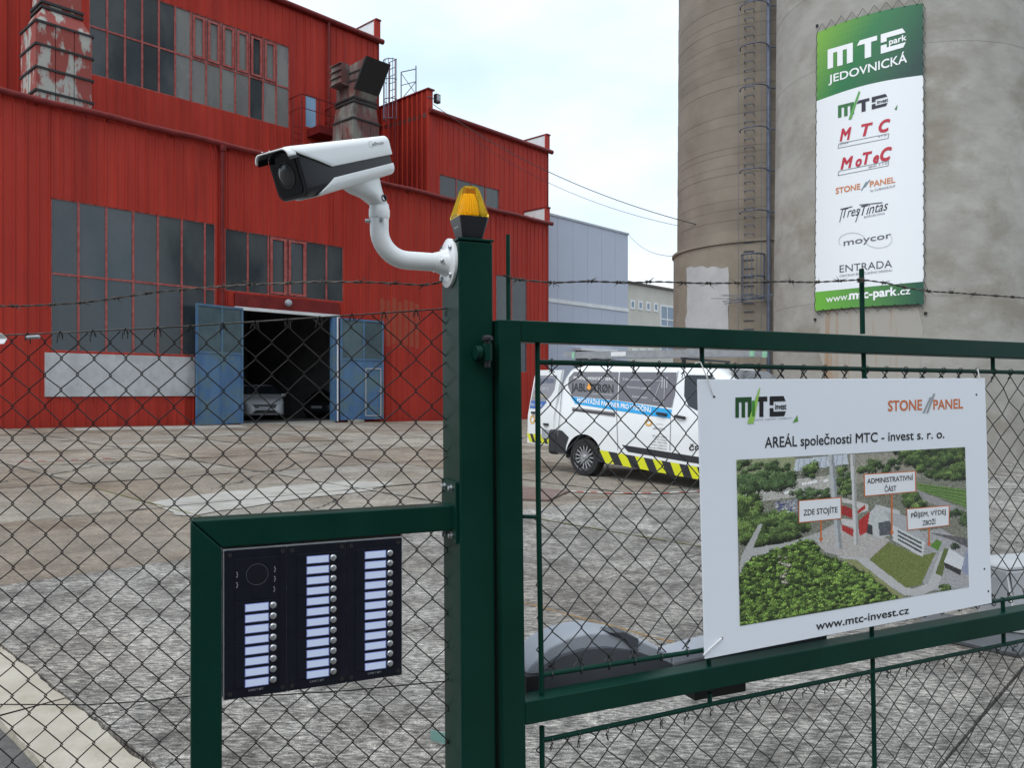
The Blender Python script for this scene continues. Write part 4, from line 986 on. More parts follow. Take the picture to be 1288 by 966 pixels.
m = nxt(m); text_px(m, 'www.', (1039, 380.5), (1068, 376.5), 9, P2, WHT, .01); text_px(m, 'mtc-park', (1068, 376.5), (1128, 371), 11, P2, WHT, .04); text_px(m, '.cz', (1129, 371), (1145, 369.5), 9.5, P2, WHT, .02)
m = nxt(m)
# lacing round the edge
m = MB(); rg = random.Random(9); n = 19
z_ = [bp_(i / n, 1.0 + (.012 if i % 2 else -.002), .09) if i % 2 == 0 else bp_(i / n, 1.028, .04) for i in range(n + 1)]
m.tube(z_, .008, 4); n = 21; m.tube([bp_(i / n, (-.018 if i % 2 else .003), .09 if i % 2 == 0 else .04) for i in range(n + 1)], .008, 4)
n = 50
for s_ in (0, 1):
    m.tube([bp_((-.022 if s_ == 0 else 1.022) if i % 2 else (.006 if s_ == 0 else .994), i / n, .04 if i % 2 else .09) for i in range(n + 1)], .007, 4)
m.build('lacing', 'rubber_black', ban)
m = MB()
for u, v in ((-.02, 1.03), (1.02, 1.03), (-.02, -.03), (1.02, -.03)): m.box(bp_(u, v, .02), .05, .05, .06)
m.build('anchor', 'rubber_black', ban)
# ================================================================== vehicles
def frame(o, fwd, up):
    f = Vector(fwd).normalized(); u = Vector(up); l = u.cross(f).normalized(); u = f.cross(l).normalized()
    return Matrix(((f.x, l.x, u.x, o[0]), (f.y, l.y, u.y, o[1]), (f.z, l.z, u.z, o[2]), (0, 0, 0, 1)))
GN = Vector((-GA, -GB, 1)).normalized()
def apply_bool(ob, cutters):
    for c in cutters:
        md = ob.modifiers.new('b', 'BOOLEAN'); md.operation = 'DIFFERENCE'; md.object = c; md.solver = 'EXACT'
    dg = bpy.context.evaluated_depsgraph_get(); me = bpy.data.meshes.new_from_object(ob.evaluated_get(dg), preserve_all_data_layers=True, depsgraph=dg)
    ob.modifiers.clear(); old = ob.data; ob.data = me; bpy.data.meshes.remove(old)
    for c in cutters:
        d = c.data; bpy.data.objects.remove(c); bpy.data.meshes.remove(d)
def wheel(M, root, x, y, r, wd, side, rim='rim', spokes=15):
    """side = -1: hub faces the vehicle's right (local -Y)"""
    ax = Vector((0, side, 0))
    m = MB(M); c = Vector((x, y, r))
    m.lathe(c, ax, [(r * .62, -wd), (r * .93, -wd), (r, -wd * .85), (r, -wd * .15), (r * .95, -.01), (r * .68, 0), (r * .62, -.01), (r * .62, -wd)], 32, cap=False); o = m.build('wheel', 'tyre', root, smooth=40)
    m = MB(M); m.lathe(c, ax, [(r * .70, -.03), (r * .70, .001), (r * .63, -.012), (r * .58, -.05)], 28, cap=False)
    m.lathe(c, ax, [(r * .13, -.05), (r * .13, -.012), (r * .08, -.004)], 14)
    for k in range(spokes):
        a = 2 * math.pi * k / spokes; d = Vector((math.cos(a), 0, math.sin(a)))
        m.bar(c + d * r * .1 + ax * -.03, c + d * r * .62 + ax * -.022, r * .075, .02, ax.cross(d))
    m.build('rim', rim, o, smooth=30)
    m = MB(M); m.lathe(c - ax * .09, ax, [(.01, 0), (r * .6, 0), (r * .6, .01)], 24); m.build('wheel_well_disc', 'van_black', o)
def body_mesh(M, sts, W, yside, nround=3, ztop_round=.14):
    """sections along x: (x, zbottom, ztop, inset at the ends)"""
    rings = []
    for (x, zb, zt, ins) in sts:
        half = []
        rr = min(ztop_round, (zt - zb) * .35)
        zs = [zb, zb + .03] + [zb + .03 + (zt - rr - zb - .03) * k / 7 for k in range(1, 8)]
        for i, z in enumerate(zs): half.append((yside(z) + ins + (.05 if i == 0 else 0), z))
        y0 = yside(zt - rr) + ins
        for k in range(1, nround + 1):
            a = math.pi / 2 * k / nround; half.append((y0 + rr * 1.25 * (1 - math.cos(a)), zt - rr + rr * math.sin(a)))
        half.append((W / 2 * .75, zt + .012))
        rings.append([Vector((x, y, z)) for y, z in half] + [Vector((x, W - y, z)) for y, z in reversed(half)])
    m = MB(M); m.loft(rings); return m
# ---------------------------------------------------------------- van
wg = ground(733, 599); fwd2 = Vector((math.sin(R(45.5)), -math.cos(R(45.5)), 0)); fwd = (fwd2 - GN * fwd2.dot(GN)).normalized()
XW = 0.80; WV = 1.98
vo = wg - fwd * XW
MV = frame(vo, fwd, GN)
def ysv(z): return 0.0 if z < 1.02 else (z - 1.02) * .15
van = thing('delivery_van', MV @ Vector((2.4, WV / 2, 0)), 'white panel van with grey window decals, blue stripe and hazard stripes', 'van')
sts = [(0.0, .42, .72, .14), (.03, .36, .98, .07), (.10, .34, 1.30, .035), (.20, .33, 1.72, .015), (.34, .32, 1.90, .004), (.6, .32, 1.955, 0), (1.4, .31, 1.975, 0), (2.4, .30, 1.975, 0), (3.05, .30, 1.94, 0), (3.32, .30, 1.86, 0), (3.6, .30, 1.68, .01), (3.9, .30, 1.46, .02), (4.15, .30, 1.27, .03), (4.35, .30, 1.18, .05), (4.6, .30, 1.09, .09), (4.8, .32, .97, .15), (4.92, .36, .78, .24), (4.95, .42, .62, .32)]
m = body_mesh(MV, sts, WV, ysv); body = m.build('body', 'van_white', van, smooth=35)
cut = []
for x in (XW, 3.86):
    for y in (-.2, WV - .32):
        m = MB(MV); m.lathe((x, y, .33), (0, 1, 0), [(.405, 0), (.405, .52)], 36); cut.append(m.build('cutter', 'van_black', van))
apply_bool(body, cut)
for x in (XW, 3.86):
    wheel(MV, van, x, .015, .33, .22, -1); wheel(MV, van, x, WV - .015, .33, .22, 1)
    for y0_, y1_ in ((.004, .3), (WV - .004, WV - .3)):
        m = MB(MV); n_ = 20; an = [math.pi * (-.03 + 1.06 * k / n_) for k in range(n_ + 1)]
        m.add([(x + .399 * math.cos(a), y0_, .33 + .399 * math.sin(a)) for a in an] + [(x + .399 * math.cos(a), y1_, .33 + .399 * math.sin(a)) for a in an], [(k, k + 1, n_ + 2 + k, n_ + 1 + k) for k in range(n_)]); m.build('wheel_arch', 'van_black', van)
    for y in (.30, WV - .5):
        MB(MV).box((x, y + .1, .55), .84, .02, .5).build('wheel_well', 'van_black', van)
# side unprojection: photo pixel -> van side, proud by off
MVi = MV.inverted()
def vside(px, py, off=.003):
    d = Vector(((px - CX) / F, 1, (CY - py) / F)); o = Vector((0, 0, H)); ol = MVi @ o; dl = MVi.to_3x3() @ d
    y = 0.0
    for _ in range(6):
        t = (y - ol.y) / dl.y; z = ol.z + dl.z * t; y = ysv(z) - off
    t = (y - ol.y) / dl.y
    return MV @ (ol + dl * t)
V1 = lambda a, b: vside(a, b, .004); V2 = lambda a, b: vside(a, b, .008); V3 = lambda a, b: vside(a, b, .012)
def vpoly(mb, pts, fn, c): mb.add([fn(*p) for p in pts], [tuple(range(len(pts)))], 0, c)
GD = srgb(112, 110, 116); BL = srgb(10, 158, 222); YE = srgb(214, 216, 30); BK = srgb(36, 37, 44)
m = MB()
vpoly(m, [(722, 467.6), (778.3, 468), (776.5, 503.5), (719.5, 498.3), (714.3, 486), (715.5, 475)], V1, GD); vpoly(m, [(779.5, 468), (851.3, 468.4), (849, 497), (844, 513), (777.5, 503.8)], V1, srgb(104, 102, 110))
m.build('window_decal', 'van_print', van)
m = MB(); vpoly(m, [(718, 498.9), (776.5, 504.2), (845.3, 515.4), (843, 526.5), (776, 516.5), (723.4, 508)], V1, BL); m.build('blue_stripe', 'van_print', van)
m = MB(); n = 7; lo0, lo1, up0, up1 = (752, 580.5), (905, 608), (754, 566), (910, 593)
lerp = lambda a, b, t: (a[0] + (b[0] - a[0]) * t, a[1] + (b[1] - a[1]) * t)
vpoly(m, [lo0, lo1, up1, up0], V1, BK); m.build('hazard_band', 'van_print', van)
for k in range(n):
    t0 = k / n + .02; t1 = t0 + .5 / n; sh = -.30 / n
    m = MB(); vpoly(m, [lerp(lo0, lo1, max(0, t0 - sh * 1.0)), lerp(lo0, lo1, min(1, t1 - sh)), lerp(up0, up1, min(1, t1 + sh * .5)), lerp(up0, up1, max(0, t0 + sh * .5))], V2, YE); m.build('hazard_stripe', 'van_print', van)
m = MB(); vpoly(m, [(782, 559.5), (905, 579), (905, 588), (790, 568.5)], V1, BK); m = nxt(m, van, 'body_trim', 'van_print'); m.add([MV @ Vector((x_, -.005, z_)) for x_, z_ in ((.17, .36), (XW - .41, .36), (XW - .40, .50), (XW - .34, .66), (.30, .77), (.17, .78))], [tuple(range(6))], 0, (.022, .023, .028))
m = nxt(m, van, 'body_trim', 'van_print')
for a, b in (((709, 463.5), (701.5, 548)), ((775, 505), (777, 566)), ((843.5, 527), (842.5, 567)), ((853, 466), (845, 513))): line_px(m, a, b, .7, V2, srgb(120, 122, 128))
m.build('panel_seam', 'van_print', van)
m = MB(); vpoly(m, [(719, 512.4), (774, 518.5), (773.5, 524.6), (723, 517)], V1, srgb(128, 120, 120)); line_px(m, (719.5, 515.5), (773.5, 521.5), 2.2, V2, BK); m.build('slide_rail', 'van_print', van)
for (a, b) in (((826, 519.8), (838.5, 521.8)), ((849, 523.5), (862, 526))):
    m = MB(); m.tube([vside(*a, .02), vside((a[0] + b[0]) / 2, (a[1] + b[1]) / 2, .05), vside(*b, .02)], .024, 6); m.build('door_handle', 'van_black', van)
m = MB(); vpoly(m, [(863, 471.5), (893, 472), (921, 500), (905, 521), (876, 516), (866, 511), (860.5, 498), (861, 478)], V1, (.02, .022, .026)); m.build('door_window', 'car_glass', van)
m = MB(MV)   # windscreen and far-side glass follow the sections
m.quad((3.36, .34, 1.865), (4.13, .16, 1.30), (4.13, WV - .16, 1.30), (3.36, WV - .34, 1.865)); ws_ = m
m.v = [v + Vector((.02, 0, .022)) for v in m.v]; m.build('windscreen', 'car_glass', van)
m = MB(MV); m.quad((2.95, WV - ysv(1.2) + .004, 1.2), (3.7, WV - ysv(1.2) + .0, 1.22), (3.42, WV - ysv(1.7) + .004, 1.70), (2.95, WV - ysv(1.7) + .004, 1.70)); m.build('door_window', 'car_glass', van)
for y, s_ in ((-.16, -1), (WV + .16, 1)):
    m = MB(MV); m.box((3.72, y, 1.32), .16, .2, .30); m.box((3.72, y - s_ * .14, 1.22), .06, .12, .06); m.build('mirror', 'van_black', van, bevel=.02)
for y in (.36, WV - .36):
    m = MB(MV); m.prism([(4.60, y - .17, 1.02), (4.87, y - .14, .90), (4.87, y + .14, .90), (4.60, y + .17, 1.02)], (.03, 0, -.14)); m.build('headlight', 'galv', van)
m = MB(MV); m.box((4.93, WV / 2, .70), .06, .9, .22); m.build('grille', 'van_black', van)
m = MB(MV); m.box((.07, WV / 2, .555), .24, WV + .012, .46); m.build('rear_bumper', 'van_black', van, bevel=.07, seg=4)
m = MB(MV); m.box((.065, WV / 2, 1.15), .25, 1.5, .8); m.v = [v + Vector((.02 + (v.z - .75) * .18, 0, 0)) for v in m.v]; m.build('cargo_opening', 'car_dark', van)
m = MB()
m = nxt(m, van, 'lettering', 'van_print'); text_px(m, 'PRODEJ · MONTÁŽ · SERVIS', (721.5, 477), (773.5, 479), 3.8, V2, (.8, .8, .82), .02); m = nxt(m, van, 'lettering', 'van_print'); text_px(m, 'JABLOTRØN', (718.5, 491.5), (771.5, 494), 10.2, V2, srgb(14, 12, 14), .03, hb=10.6)
m = nxt(m, van, 'lettering', 'van_print'); text_px(m, 'CHRÁNÍ TO, CO JE VÁM DRAHÉ', (745, 496), (770.5, 497.5), 1.6, V2, (.7, .7, .72))
m = nxt(m, van, 'lettering', 'van_print'); text_px(m, 'MONTÁŽNÍ PARTNER PRO VYSOČINU', (726, 505.6), (819, 518.5), 5.4, V2, (.85, .86, .9), .03, hb=6.6)
m = nxt(m, van, 'lettering', 'van_print'); text_px(m, 'Zabezpečovací systémy', (783, 478), (821, 479.5), 3, V2, (.62, .62, .65)); m = nxt(m, van, 'lettering', 'van_print'); text_px(m, 'Kamerové systémy', (789, 488), (818, 490), 3.2, V2, (.62, .62, .65)); m = nxt(m, van, 'lettering', 'van_print'); text_px(m, 'Automatizace', (795, 500), (814, 501.5), 3.4, V2, (.62, .62, .65))
m = nxt(m, van, 'lettering', 'van_print'); text_px(m, 'PARTNER', (825, 534), (834, 534.6), 1.4, V2, srgb(150, 150, 150)); m = nxt(m, van, 'lettering', 'van_print'); text_px(m, 'JABLOTRON', (821, 539.6), (836, 541), 2.2, V2, srgb(60, 60, 64))
for k, (l, s_) in enumerate((('VELDA SOFT', 820), ('servis a montáž', 823), ('tel. 566 739', 821), ('www.velda.cz', 819), ('Nové Město', 814))):
    m = nxt(m, van, 'lettering', 'van_print'); text_px(m, l, (s_, 549 + k * 3.6), (838.5, 551.5 + k * 3.6), 2.0, V2, srgb(70, 70, 76))
m = nxt(m, van, 'lettering', 'van_print'); text_px(m, 'čmelák', (866.5, 567), (905, 562), 7.5, V2, srgb(40, 38, 42), .03)
m.noflip = True; m.build('lettering', 'van_print', van)
m = MB()
def ringpx(mb, cx_, cy_, r0, r1, fn, c, n=20, k0=1.0):
    P = []
    for i in range(n):
        a = 2 * math.pi * i / n; P += [fn(cx_ + r0 * math.cos(a) * k0, cy_ + r0 * math.sin(a)), fn(cx_ + r1 * math.cos(a) * k0, cy_ + r1 * math.sin(a))]
    mb.add(P, [(2 * i, 2 * i + 1, (2 * i + 3) % (2 * n), (2 * i + 2) % (2 * n)) for i in range(n)], 0, c)
ringpx(m, 815.8, 531.5, 2.6, 4.6, V2, srgb(232, 176, 70)); m = nxt(m, van, 'emblem', 'van_print'); vpoly(m, [(738, 488), (740.5, 481.5), (743.5, 488), (741, 491)], V3, srgb(240, 160, 50))
m = nxt(m, van, 'emblem', 'van_print')
for k in range(3): line_px(m, (833 + k * 3, 474), (832.5 + k * 3, 488), 1.4, V2, (.42, .42, .45))
for a, b in (((812, 478), (836, 479.5)), ((836, 479.5), (835, 506)), ((835, 506), (822, 504)), ((822, 504), (830, 482))): line_px(m, a, b, .6, V3, (.5, .5, .53))
m.noflip = True; m.build('emblem', 'van_print', van)
# open right-hand rear door, swung out and back
hp = Vector((.10, .02, 0)); dl = Vector((-.80, -.10, 0)); ang_ = R(12)
def door_pt(s, z, off=0.0):
    rk = max(0.0, (z - 1.0)) * .20
    d = Vector((-math.cos(ang_), math.sin(ang_), 0)); nrm = Vector((-math.sin(ang_), -math.cos(ang_), 0))
    return MV @ (hp + Vector((rk, 0, 0)) + d * (s + .02) + nrm * off + Vector((0, 0, z)))
dz0, dz1, DW = .48, 1.86, .84
m = MB()
zs = [dz0, .8, 1.0, 1.2, 1.5, 1.75, dz1]
rg_ = [[door_pt(0.02, z, 0), door_pt(DW - (.05 if z > 1.8 else 0), z, 0), door_pt(DW - (.05 if z > 1.8 else 0), z, -.06), door_pt(0.02, z, -.06)] for z in zs]
m.loft(rg_); dr = m.build('rear_door', 'van_white', van, smooth=30, label='open white rear door with grey and blue decal')
m = MB(); C1 = srgb(138, 138, 148)
m.add([door_pt(s, z, .004) for s, z in ((.13, 1.76), (DW - .05, 1.76), (DW - .03, 1.28), (.36, 1.28), (.22, 1.38), (.14, 1.5))], [tuple(range(6))], 0, C1)
m.add([door_pt(s, z, .008) for s, z in ((.30, 1.28), (DW - .03, 1.28), (DW - .03, 1.14), (.45, 1.14))], [tuple(range(4))], 0, srgb(36, 96, 176))
def dtext(s, s0, s1, z, h, c, b=0.0):
    vs_, fs_ = text2d(s, b); m.add([door_pt(s0 + (s1 - s0) * u, z + v * h, .012) for u, v in vs_], fs_, 0, c)
m = nxt(m, dr, 'door_decal', 'van_print')
dtext('JABLOTRON', DW - .08, .2, 1.62, .09, srgb(70, 90, 130)); dtext('800 738 739 712', DW - .08, .3, 1.48, .06, (.7, .7, .74)); dtext('www.servis-velda.cz', DW - .08, .32, 1.36, .05, srgb(220, 210, 120)); dtext('PRO VYSOČINU', DW - .06, .42, 1.18, .06, (.75, .78, .86))
for k in range(4):
    s0 = .06 + k * .2; m.add([door_pt(s, z, .004) for s, z in ((s0, .50), (s0 + .1, .50), (s0 + .2, .66), (s0 + .1, .66))], [(0, 1, 2, 3)], 0, YE if k % 1 == 0 else BK)
for k in range(4):
    s0 = -.04 + k * .2; a = max(s0, .03); m.add([door_pt(s, z, .004) for s, z in ((a, .50), (s0 + .095, .50), (s0 + .195, .66), (s0 + .105, .66))], [(0, 1, 2, 3)], 0, BK)
nxt(m, dr, 'door_stripe', 'van_print')
P_ = []
m = MB(); n = 18
for i in range(n):
    a = 2 * math.pi * i / n; P_ += [door_pt(.68 + .05 * math.cos(a), .93 + .05 * math.sin(a), .006), door_pt(.68 + .085 * math.cos(a), .93 + .085 * math.sin(a), .006)]
m.add(P_, [(2 * i, 2 * i + 1, (2 * i + 3) % (2 * n), (2 * i + 2) % (2 * n)) for i in range(n)], 0, srgb(226, 178, 90)); m.build('door_emblem', 'van_print', dr)
m = MB(); m.slab([door_pt(.12, .60, .012), door_pt(.36, .60, .012), door_pt(.36, .76, .012), door_pt(.12, .76, .012)], (0, 0, .002)); m.build('number_plate', 'galv', dr)
for s0, s1, z in ((.5, .72, 1.06), (.16, .30, .86)):
    m = MB(); m.tube([door_pt(s0, z, .01), door_pt((s0 + s1) / 2, z, .05), door_pt(s1, z, .01)], .022, 6); m.build('door_handle', 'van_black', dr)
# ladder carried on the roof (a thing of its own)
la = thing('extension_ladder', MV @ Vector((1.9, .5, 2.05)), 'aluminium extension ladder lying on the roof of the white van', 'ladder')
for y in (.36, .76):
    m = MB(MV); m.box((2.0, y, 2.14), 3.5, .03, .11); m.build('rail', 'alu', la)
    m = MB(MV); m.box((1.7, y + .045, 2.16), 3.5, .03, .09); m.build('rail', 'alu', la)
for k in range(13): MB(MV).tube([(.45 + k * .26, .36, 2.14), (.45 + k * .26, .76, 2.14)], .014, 6).build('rung', 'alu', la)
m = MB(MV); m.box((3.76, .36, 2.14), .06, .05, .12); m.box((3.76, .76, 2.14), .06, .05, .12); m.box((.23, .36, 2.14), .06, .05, .12); m.build('end_cap', mat('cap_green', (.25, .5, .33), rough=.5), la)
m = MB(MV); m.box((1.25, .343, 2.15), .32, .004, .075); m.build('sticker', 'white_paint', la)
for x in (.75, 2.6):
    m = MB(MV); m.box((x, WV / 2, 2.055), .05, 1.5, .035); m.box((x, .30, 2.0), .06, .04, .12); m.box((x, WV - .30, 2.0), .06, .04, .12); m.build('roof_bar', 'van_black', van)
# ---------------------------------------------------------------- cars inside the hall
def hatchback(name, o, fw, paint, label, plate):
    M = frame(o, fw, (0, 0, 1)); W = 1.74
    root = thing(name, M @ Vector((2.0, W / 2, 0)), label, 'car')
    ys = lambda z: (.0 if z < .85 else (z - .85) * .42)
    st = [(0, .35, .75, .16), (.06, .26, .98, .07), (.25, .22, 1.22, .02), (.5, .2, 1.40, 0), (1.0, .2, 1.46, 0), (1.7, .2, 1.47, 0), (2.2, .2, 1.40, 0), (2.55, .2, 1.22, 0), (2.9, .2, 1.02, .01), (3.2, .2, .95, .03), (3.6, .2, .86, .08), (3.85, .22, .74, .16), (3.96, .28, .58, .28), (3.98, .34, .48, .36)]
    b = body_mesh(M, st, W, ys, 3, .12).build('body', paint, root, smooth=40)
    cut = []
    for x in (.72, 3.2):
        for y in (-.2, W - .3):
            m = MB(M); m.lathe((x, y, .31), (0, 1, 0), [(.36, 0), (.36, .5)], 28); cut.append(m.build('cutter', paint, root))
    apply_bool(b, cut)
    for x in (.72, 3.2):
        wheel(M, root, x, .02, .31, .2, -1, spokes=7); wheel(M, root, x, W - .02, .31, .2, 1, spokes=7)
    m = MB(M); m.quad((2.24, .26, 1.385), (2.86, .1, 1.055), (2.86, W - .1, 1.055), (2.24, W - .26, 1.385)); m.v = [v + Vector((.03, 0, .025)) for v in m.v]; m.build('windscreen', 'car_glass', root)
    for y, s_ in ((-.006, 1), (W + .006, -1)):
        m = MB(M); q = [(.55, .92), (2.65, .92), (2.2, 1.30), (.75, 1.32)]; m.add([(x, y + s_ * ys(z), z) for x, z in q], [(0, 1, 2, 3)]); m.build('side_window', 'car_glass', root)
    for y in (.30, W - .30):
        m = MB(M); m.prism([(3.50, y - .22, .84), (3.84, y - .1, .70), (3.84, y + .1, .70), (3.50, y + .22, .84)], (.05, 0, -.08)); m.build('headlight', 'car_dark', root)
    m = MB(M); m.prism([(3.955, W / 2 - .48, .66), (3.955, W / 2 + .48, .66), (3.985, W / 2 + .40, .50), (3.985, W / 2 - .40, .50)], (-.05, 0, 0)); m.build('grille', 'car_dark', root)
    m = MB(M); m.prism([(3.985, W / 2 - .5, .30), (3.985, W / 2 + .5, .30), (3.99, W / 2 + .36, .42), (3.99, W / 2 - .36, .42)], (-.2, 0, 0)); m.build('air_intake', 'car_dark', root)
    m = MB(M); m.box((4.0, W / 2, .50), .012, .5, .11); m.build('number_plate', 'galv', root)
    for y, s_ in ((.05, -1), (W - .05, 1)):
        m = MB(M); m.box((2.55, y + s_ * .12, 1.02), .12, .2, .13); m.build('mirror', paint, root, bevel=.03)
c1 = PA.pt(PA.t(300) + .4, fz, -6.2); fwc = (Vector((.42, -.9, 0))).normalized()
c1 = at(333.5, 520, 32.2); c1.z = fz; 
lft = Vector((0, 0, 1)).cross(fwc)
hatchback('parked_car', c1 - fwc * 4.0 - lft * .87, fwc, 'car_white', 'white hatchback parked inside the dark open hall', 'x')
c2 = at(398, 520, 34.6); c2.z = fz
fw2 = Vector((-.25, -.97, 0)).normalized(); lf2 = Vector((0, 0, 1)).cross(fw2)
hatchback('parked_car', c2 - fw2 * 4.0 - lf2 * .87, fw2, 'car_dark', 'black car standing in the shadow next to the white hatchback', 'x')
# ================================================================== gate post, gate, fence
GD2 = Vector((math.sin(R(66.8)), math.cos(R(66.8)))); GQ3 = Vector((-GD2.y, GD2.x, 0)); GD3 = GD2.to_3d(); UP = Vector((0, 0, 1))
E0 = Vector((-0.1088, 1.70)); GN3 = -GQ3                # near corner of the post; GN3 = out of the gate towards us
def PL(off): return Plane(E0 + Vector((GN3.x, GN3.y)) * off, GD2)
PP = PL(0.0)                                             # front of the post
PGT = PL(0.015)                                          # front of the gate frame
# --- gate post (80 x 120 mm, leaning a touch)
post = thing('gate_post', PP.pt(.04, 0, -.06), 'thick dark green square steel gate post carrying the camera and the beacon', 'post')
zt = PP.at(600, 303).z
lean = lambda z: Vector((-.0065 * (z - 1.0), 0, 0))
def pq(z, ins=0.0): return [v + lean(z) for v in (PP.pt(0 + ins, z, -ins), PP.pt(.079 - ins, z, -ins), PP.pt(.079 - ins, z, -.119 + ins), PP.pt(ins, z, -.119 + ins))]
m = MB(); m.loft([pq(gz(0, 1.7) - .05), pq(zt)]); m.build('tube', 'green_paint', post, bevel=.005, seg=3)
m = MB(); m.loft([pq(zt + .0005, -.002), pq(zt + .006, -.002)]); m.build('cap', 'green_paint', post, bevel=.0015)
# hinge between post and gate
hc = PGT.at(613, 443, .004)
m = MB(); m.lathe(hc - UP * .018, UP, [(.011, 0), (.011, .036)], 16); m.build('hinge_barrel', 'green_paint', post, smooth=40)
m = MB(); m.lathe(hc - UP * .026, UP, [(.007, -.006), (.007, .06)], 12); m.lathe(hc + UP * .026, UP, [(.013, 0), (.013, .006), (.009, .01)], 16); m.build('hinge_pin', 'black_plastic', post, smooth=40)
m = MB(); m.lathe(hc - GD3 * .022 - UP * .001, GD3, [(.015, -.006), (.015, .006)], 14); m.box(hc - GD3 * .012 + GQ3 * .012, .03, .03, .02, (GD3, GQ3, UP)); m.build('hinge_nut', 'green_paint', post, smooth=40)
# --- gate leaf
gate = thing('gate', PGT.pt(.6, gz(.6, 2) + .05, -.025), 'dark green steel gate leaf with chain link infill and a wide frame', 'gate')
def gbar(name, pts, depth, m_='green_paint', off=0.0, bevel=.003, parent=gate):   # front face by pixels (TL, TR, BR, BL), extruded back
    m = MB(); m.slab([PGT.at(px, py, off) for px, py in (pts[3], pts[2], pts[1], pts[0])], GQ3 * depth); return m.build(name, m_, parent, bevel=bevel)
XR = 1560                                                     # the leaf runs on out of the frame
def ex(a, b, x): t = (x - a[0]) / (b[0] - a[0]); return (x, a[1] + (b[1] - a[1]) * t)
T0, T1 = (627, 401.5), (1288, 430.5); U0, U1 = (657, 430), (1288, 451)
gbar('stile', [(627, 401.5), (655.5, 402.7), (664, 1140), (635.5, 1140)], .05)
gbar('top_rail', [(655.6, 402.7), ex(T0, T1, XR), ex(U0, U1, XR), (656, 430)], .05)
B0, B1 = (663, 883), (1288, 768); C0, C1_ = (663, 913), (1288, 793)
gbar('middle_rail', [(660.8, 883.4), ex(B0, B1, XR), ex(C0, C1_, XR), (661.2, 913.4)], .05)
ofs = -.02
def rod(name, pts, r=.006, off=ofs, parent=gate):
    m = MB(); m.tube([PGT.at(px, py, off) for px, py in pts], r, 8); return m.build(name, 'green_paint', parent, smooth=60)
I0, I1 = (676, 455.5), (1288, 468.5); J0, J1 = (681, 849.5), (1288, 751); K0, K1 = (682, 932), (1288, 806)
rod('inner_rod', [I0, ex(I0, I1, XR)]); rod('inner_rod', [J0, (886, 818), ex((886, 818), (1288, 750.5), XR)]); rod('inner_rod', [K0, (900, 885), ex((900, 885), (1288, 806), XR)])
rod('inner_rod', [(676, 428), (677, 620), (681, 850), (681.2, 880)]); rod('inner_rod', [(681.6, 914), (683, 1130)])
rod('tie_rod', [(658, 650), (678, 650.5)], .0045); rod('tie_rod', [(882.5, 433), (883.5, 462)]); rod('tie_rod', [(1248.5, 446), (1249, 470)]); rod('tie_rod', [(1261, 752), (1262, 776)]); rod('tie_rod', [(1262, 796), (1262.5, 812)])
rod('tie_rod', [(891, 816), (892, 846)]); rod('tie_rod', [(892.5, 872), (893, 888)])
rod('upright', [(1083.6, 338), (1085, 420)], .007, -.02); rod('upright', [(1086, 440), (1097, 812)], .0065, -.02); rod('upright', [(1097.5, 826), (1103, 1130)], .0065, -.02)
rod('upright', [(639, 295), (639.6, 403)], .0048, -.012)
# --- chain link
def chainlink(name, fn, n3, ub, vb, pu, pv, r, parent, m_, jit=.004, seed=1, inside=None, hook=.0025):
    """ub, vb = (min, max) of the panel; strands zigzag between columns and hook round their neighbours"""
    rg = random.Random(seed); node = {}
    def nd(i, j):
        if (i, j) not in node: node[(i, j)] = (rg.gauss(0, jit), rg.gauss(0, jit), rg.gauss(0, jit * .5))
        return node[(i, j)]
    k0, k1 = int(math.floor(ub[0] / (pu / 2))), int(math.ceil(ub[1] / (pu / 2))); j0, j1 = int(math.ceil(vb[0] / (pv / 2))), int(math.floor(vb[1] / (pv / 2)))
    m = MB()
    for k in range(k0, k1):
        pts = []; prev = None
        def flush():
            if len(pts) > 1: m.tube(list(pts), r, 5)
            pts.clear()
        for j in range(j0 - 1, j1 + 2):
            i = k if (j + k) % 2 == 0 else k + 1
            d = nd(i, j); u = i * pu / 2 + d[0]; v = j * pv / 2 + d[1]
            ok = (ub[0] - .02 <= u <= ub[1] + .02) and (not inside or inside(u, v))
            s_ = 1 if i == k else -1
            us = u - s_ * hook                                   # overshoot: the bend hooks past the neighbour's
            dn = d[2] + s_ * r * .9; cur = (us, v, dn, ok)
            if prev and (ok or prev[3]):
                a, b = prev, cur; t0, t1 = 0.0, 1.0
                if not (ok and prev[3]) and inside:              # cut the wire where it meets the rod
                    lo_, hi_ = 0.0, 1.0
                    for _ in range(8):
                        md = (lo_ + hi_) / 2; ins_ = inside(a[0] + (b[0] - a[0]) * md, a[1] + (b[1] - a[1]) * md)
                        if ins_ == prev[3]: lo_ = md
                        else: hi_ = md
                    if prev[3]: t1 = lo_
                    else: t0 = hi_
                tt = [t0 + (t1 - t0) * x for x in ((.12, .5, .88) if pts else (0, .12, .5, .88))]
                if t1 < 1: tt.append(t1)
                for t in tt: pts.append(fn(a[0] + (b[0] - a[0]) * t, a[1] + (b[1] - a[1]) * t) + n3 * (a[2] + (b[2] - a[2]) * t))
            if ok: pts.append(fn(us, v) + n3 * dn)
            else: flush()
            prev = cur
        flush()
    o = m.build(name, m_, parent, smooth=60); return o
PGM = PL(.015 - .028)                                         # plane of the gate's mesh, just behind the rods
gfn = lambda u, v: PGM.pt(u, v)
def gz_line(a, b):                                            # height on the mesh plane along a pixel line, as a function of u
    (ta, za), (tb, zb_) = PGM.tz(*a), PGM.tz(*b)
    return lambda u: za + (zb_ - za) * (u - ta) / (tb - ta)
ztop = gz_line(I0, I1); zlow = gz_line((681, 843), (1288, 748)); zl2 = gz_line(K0, K1)
ul = PGM.t(679); ur = PGM.t(1500)
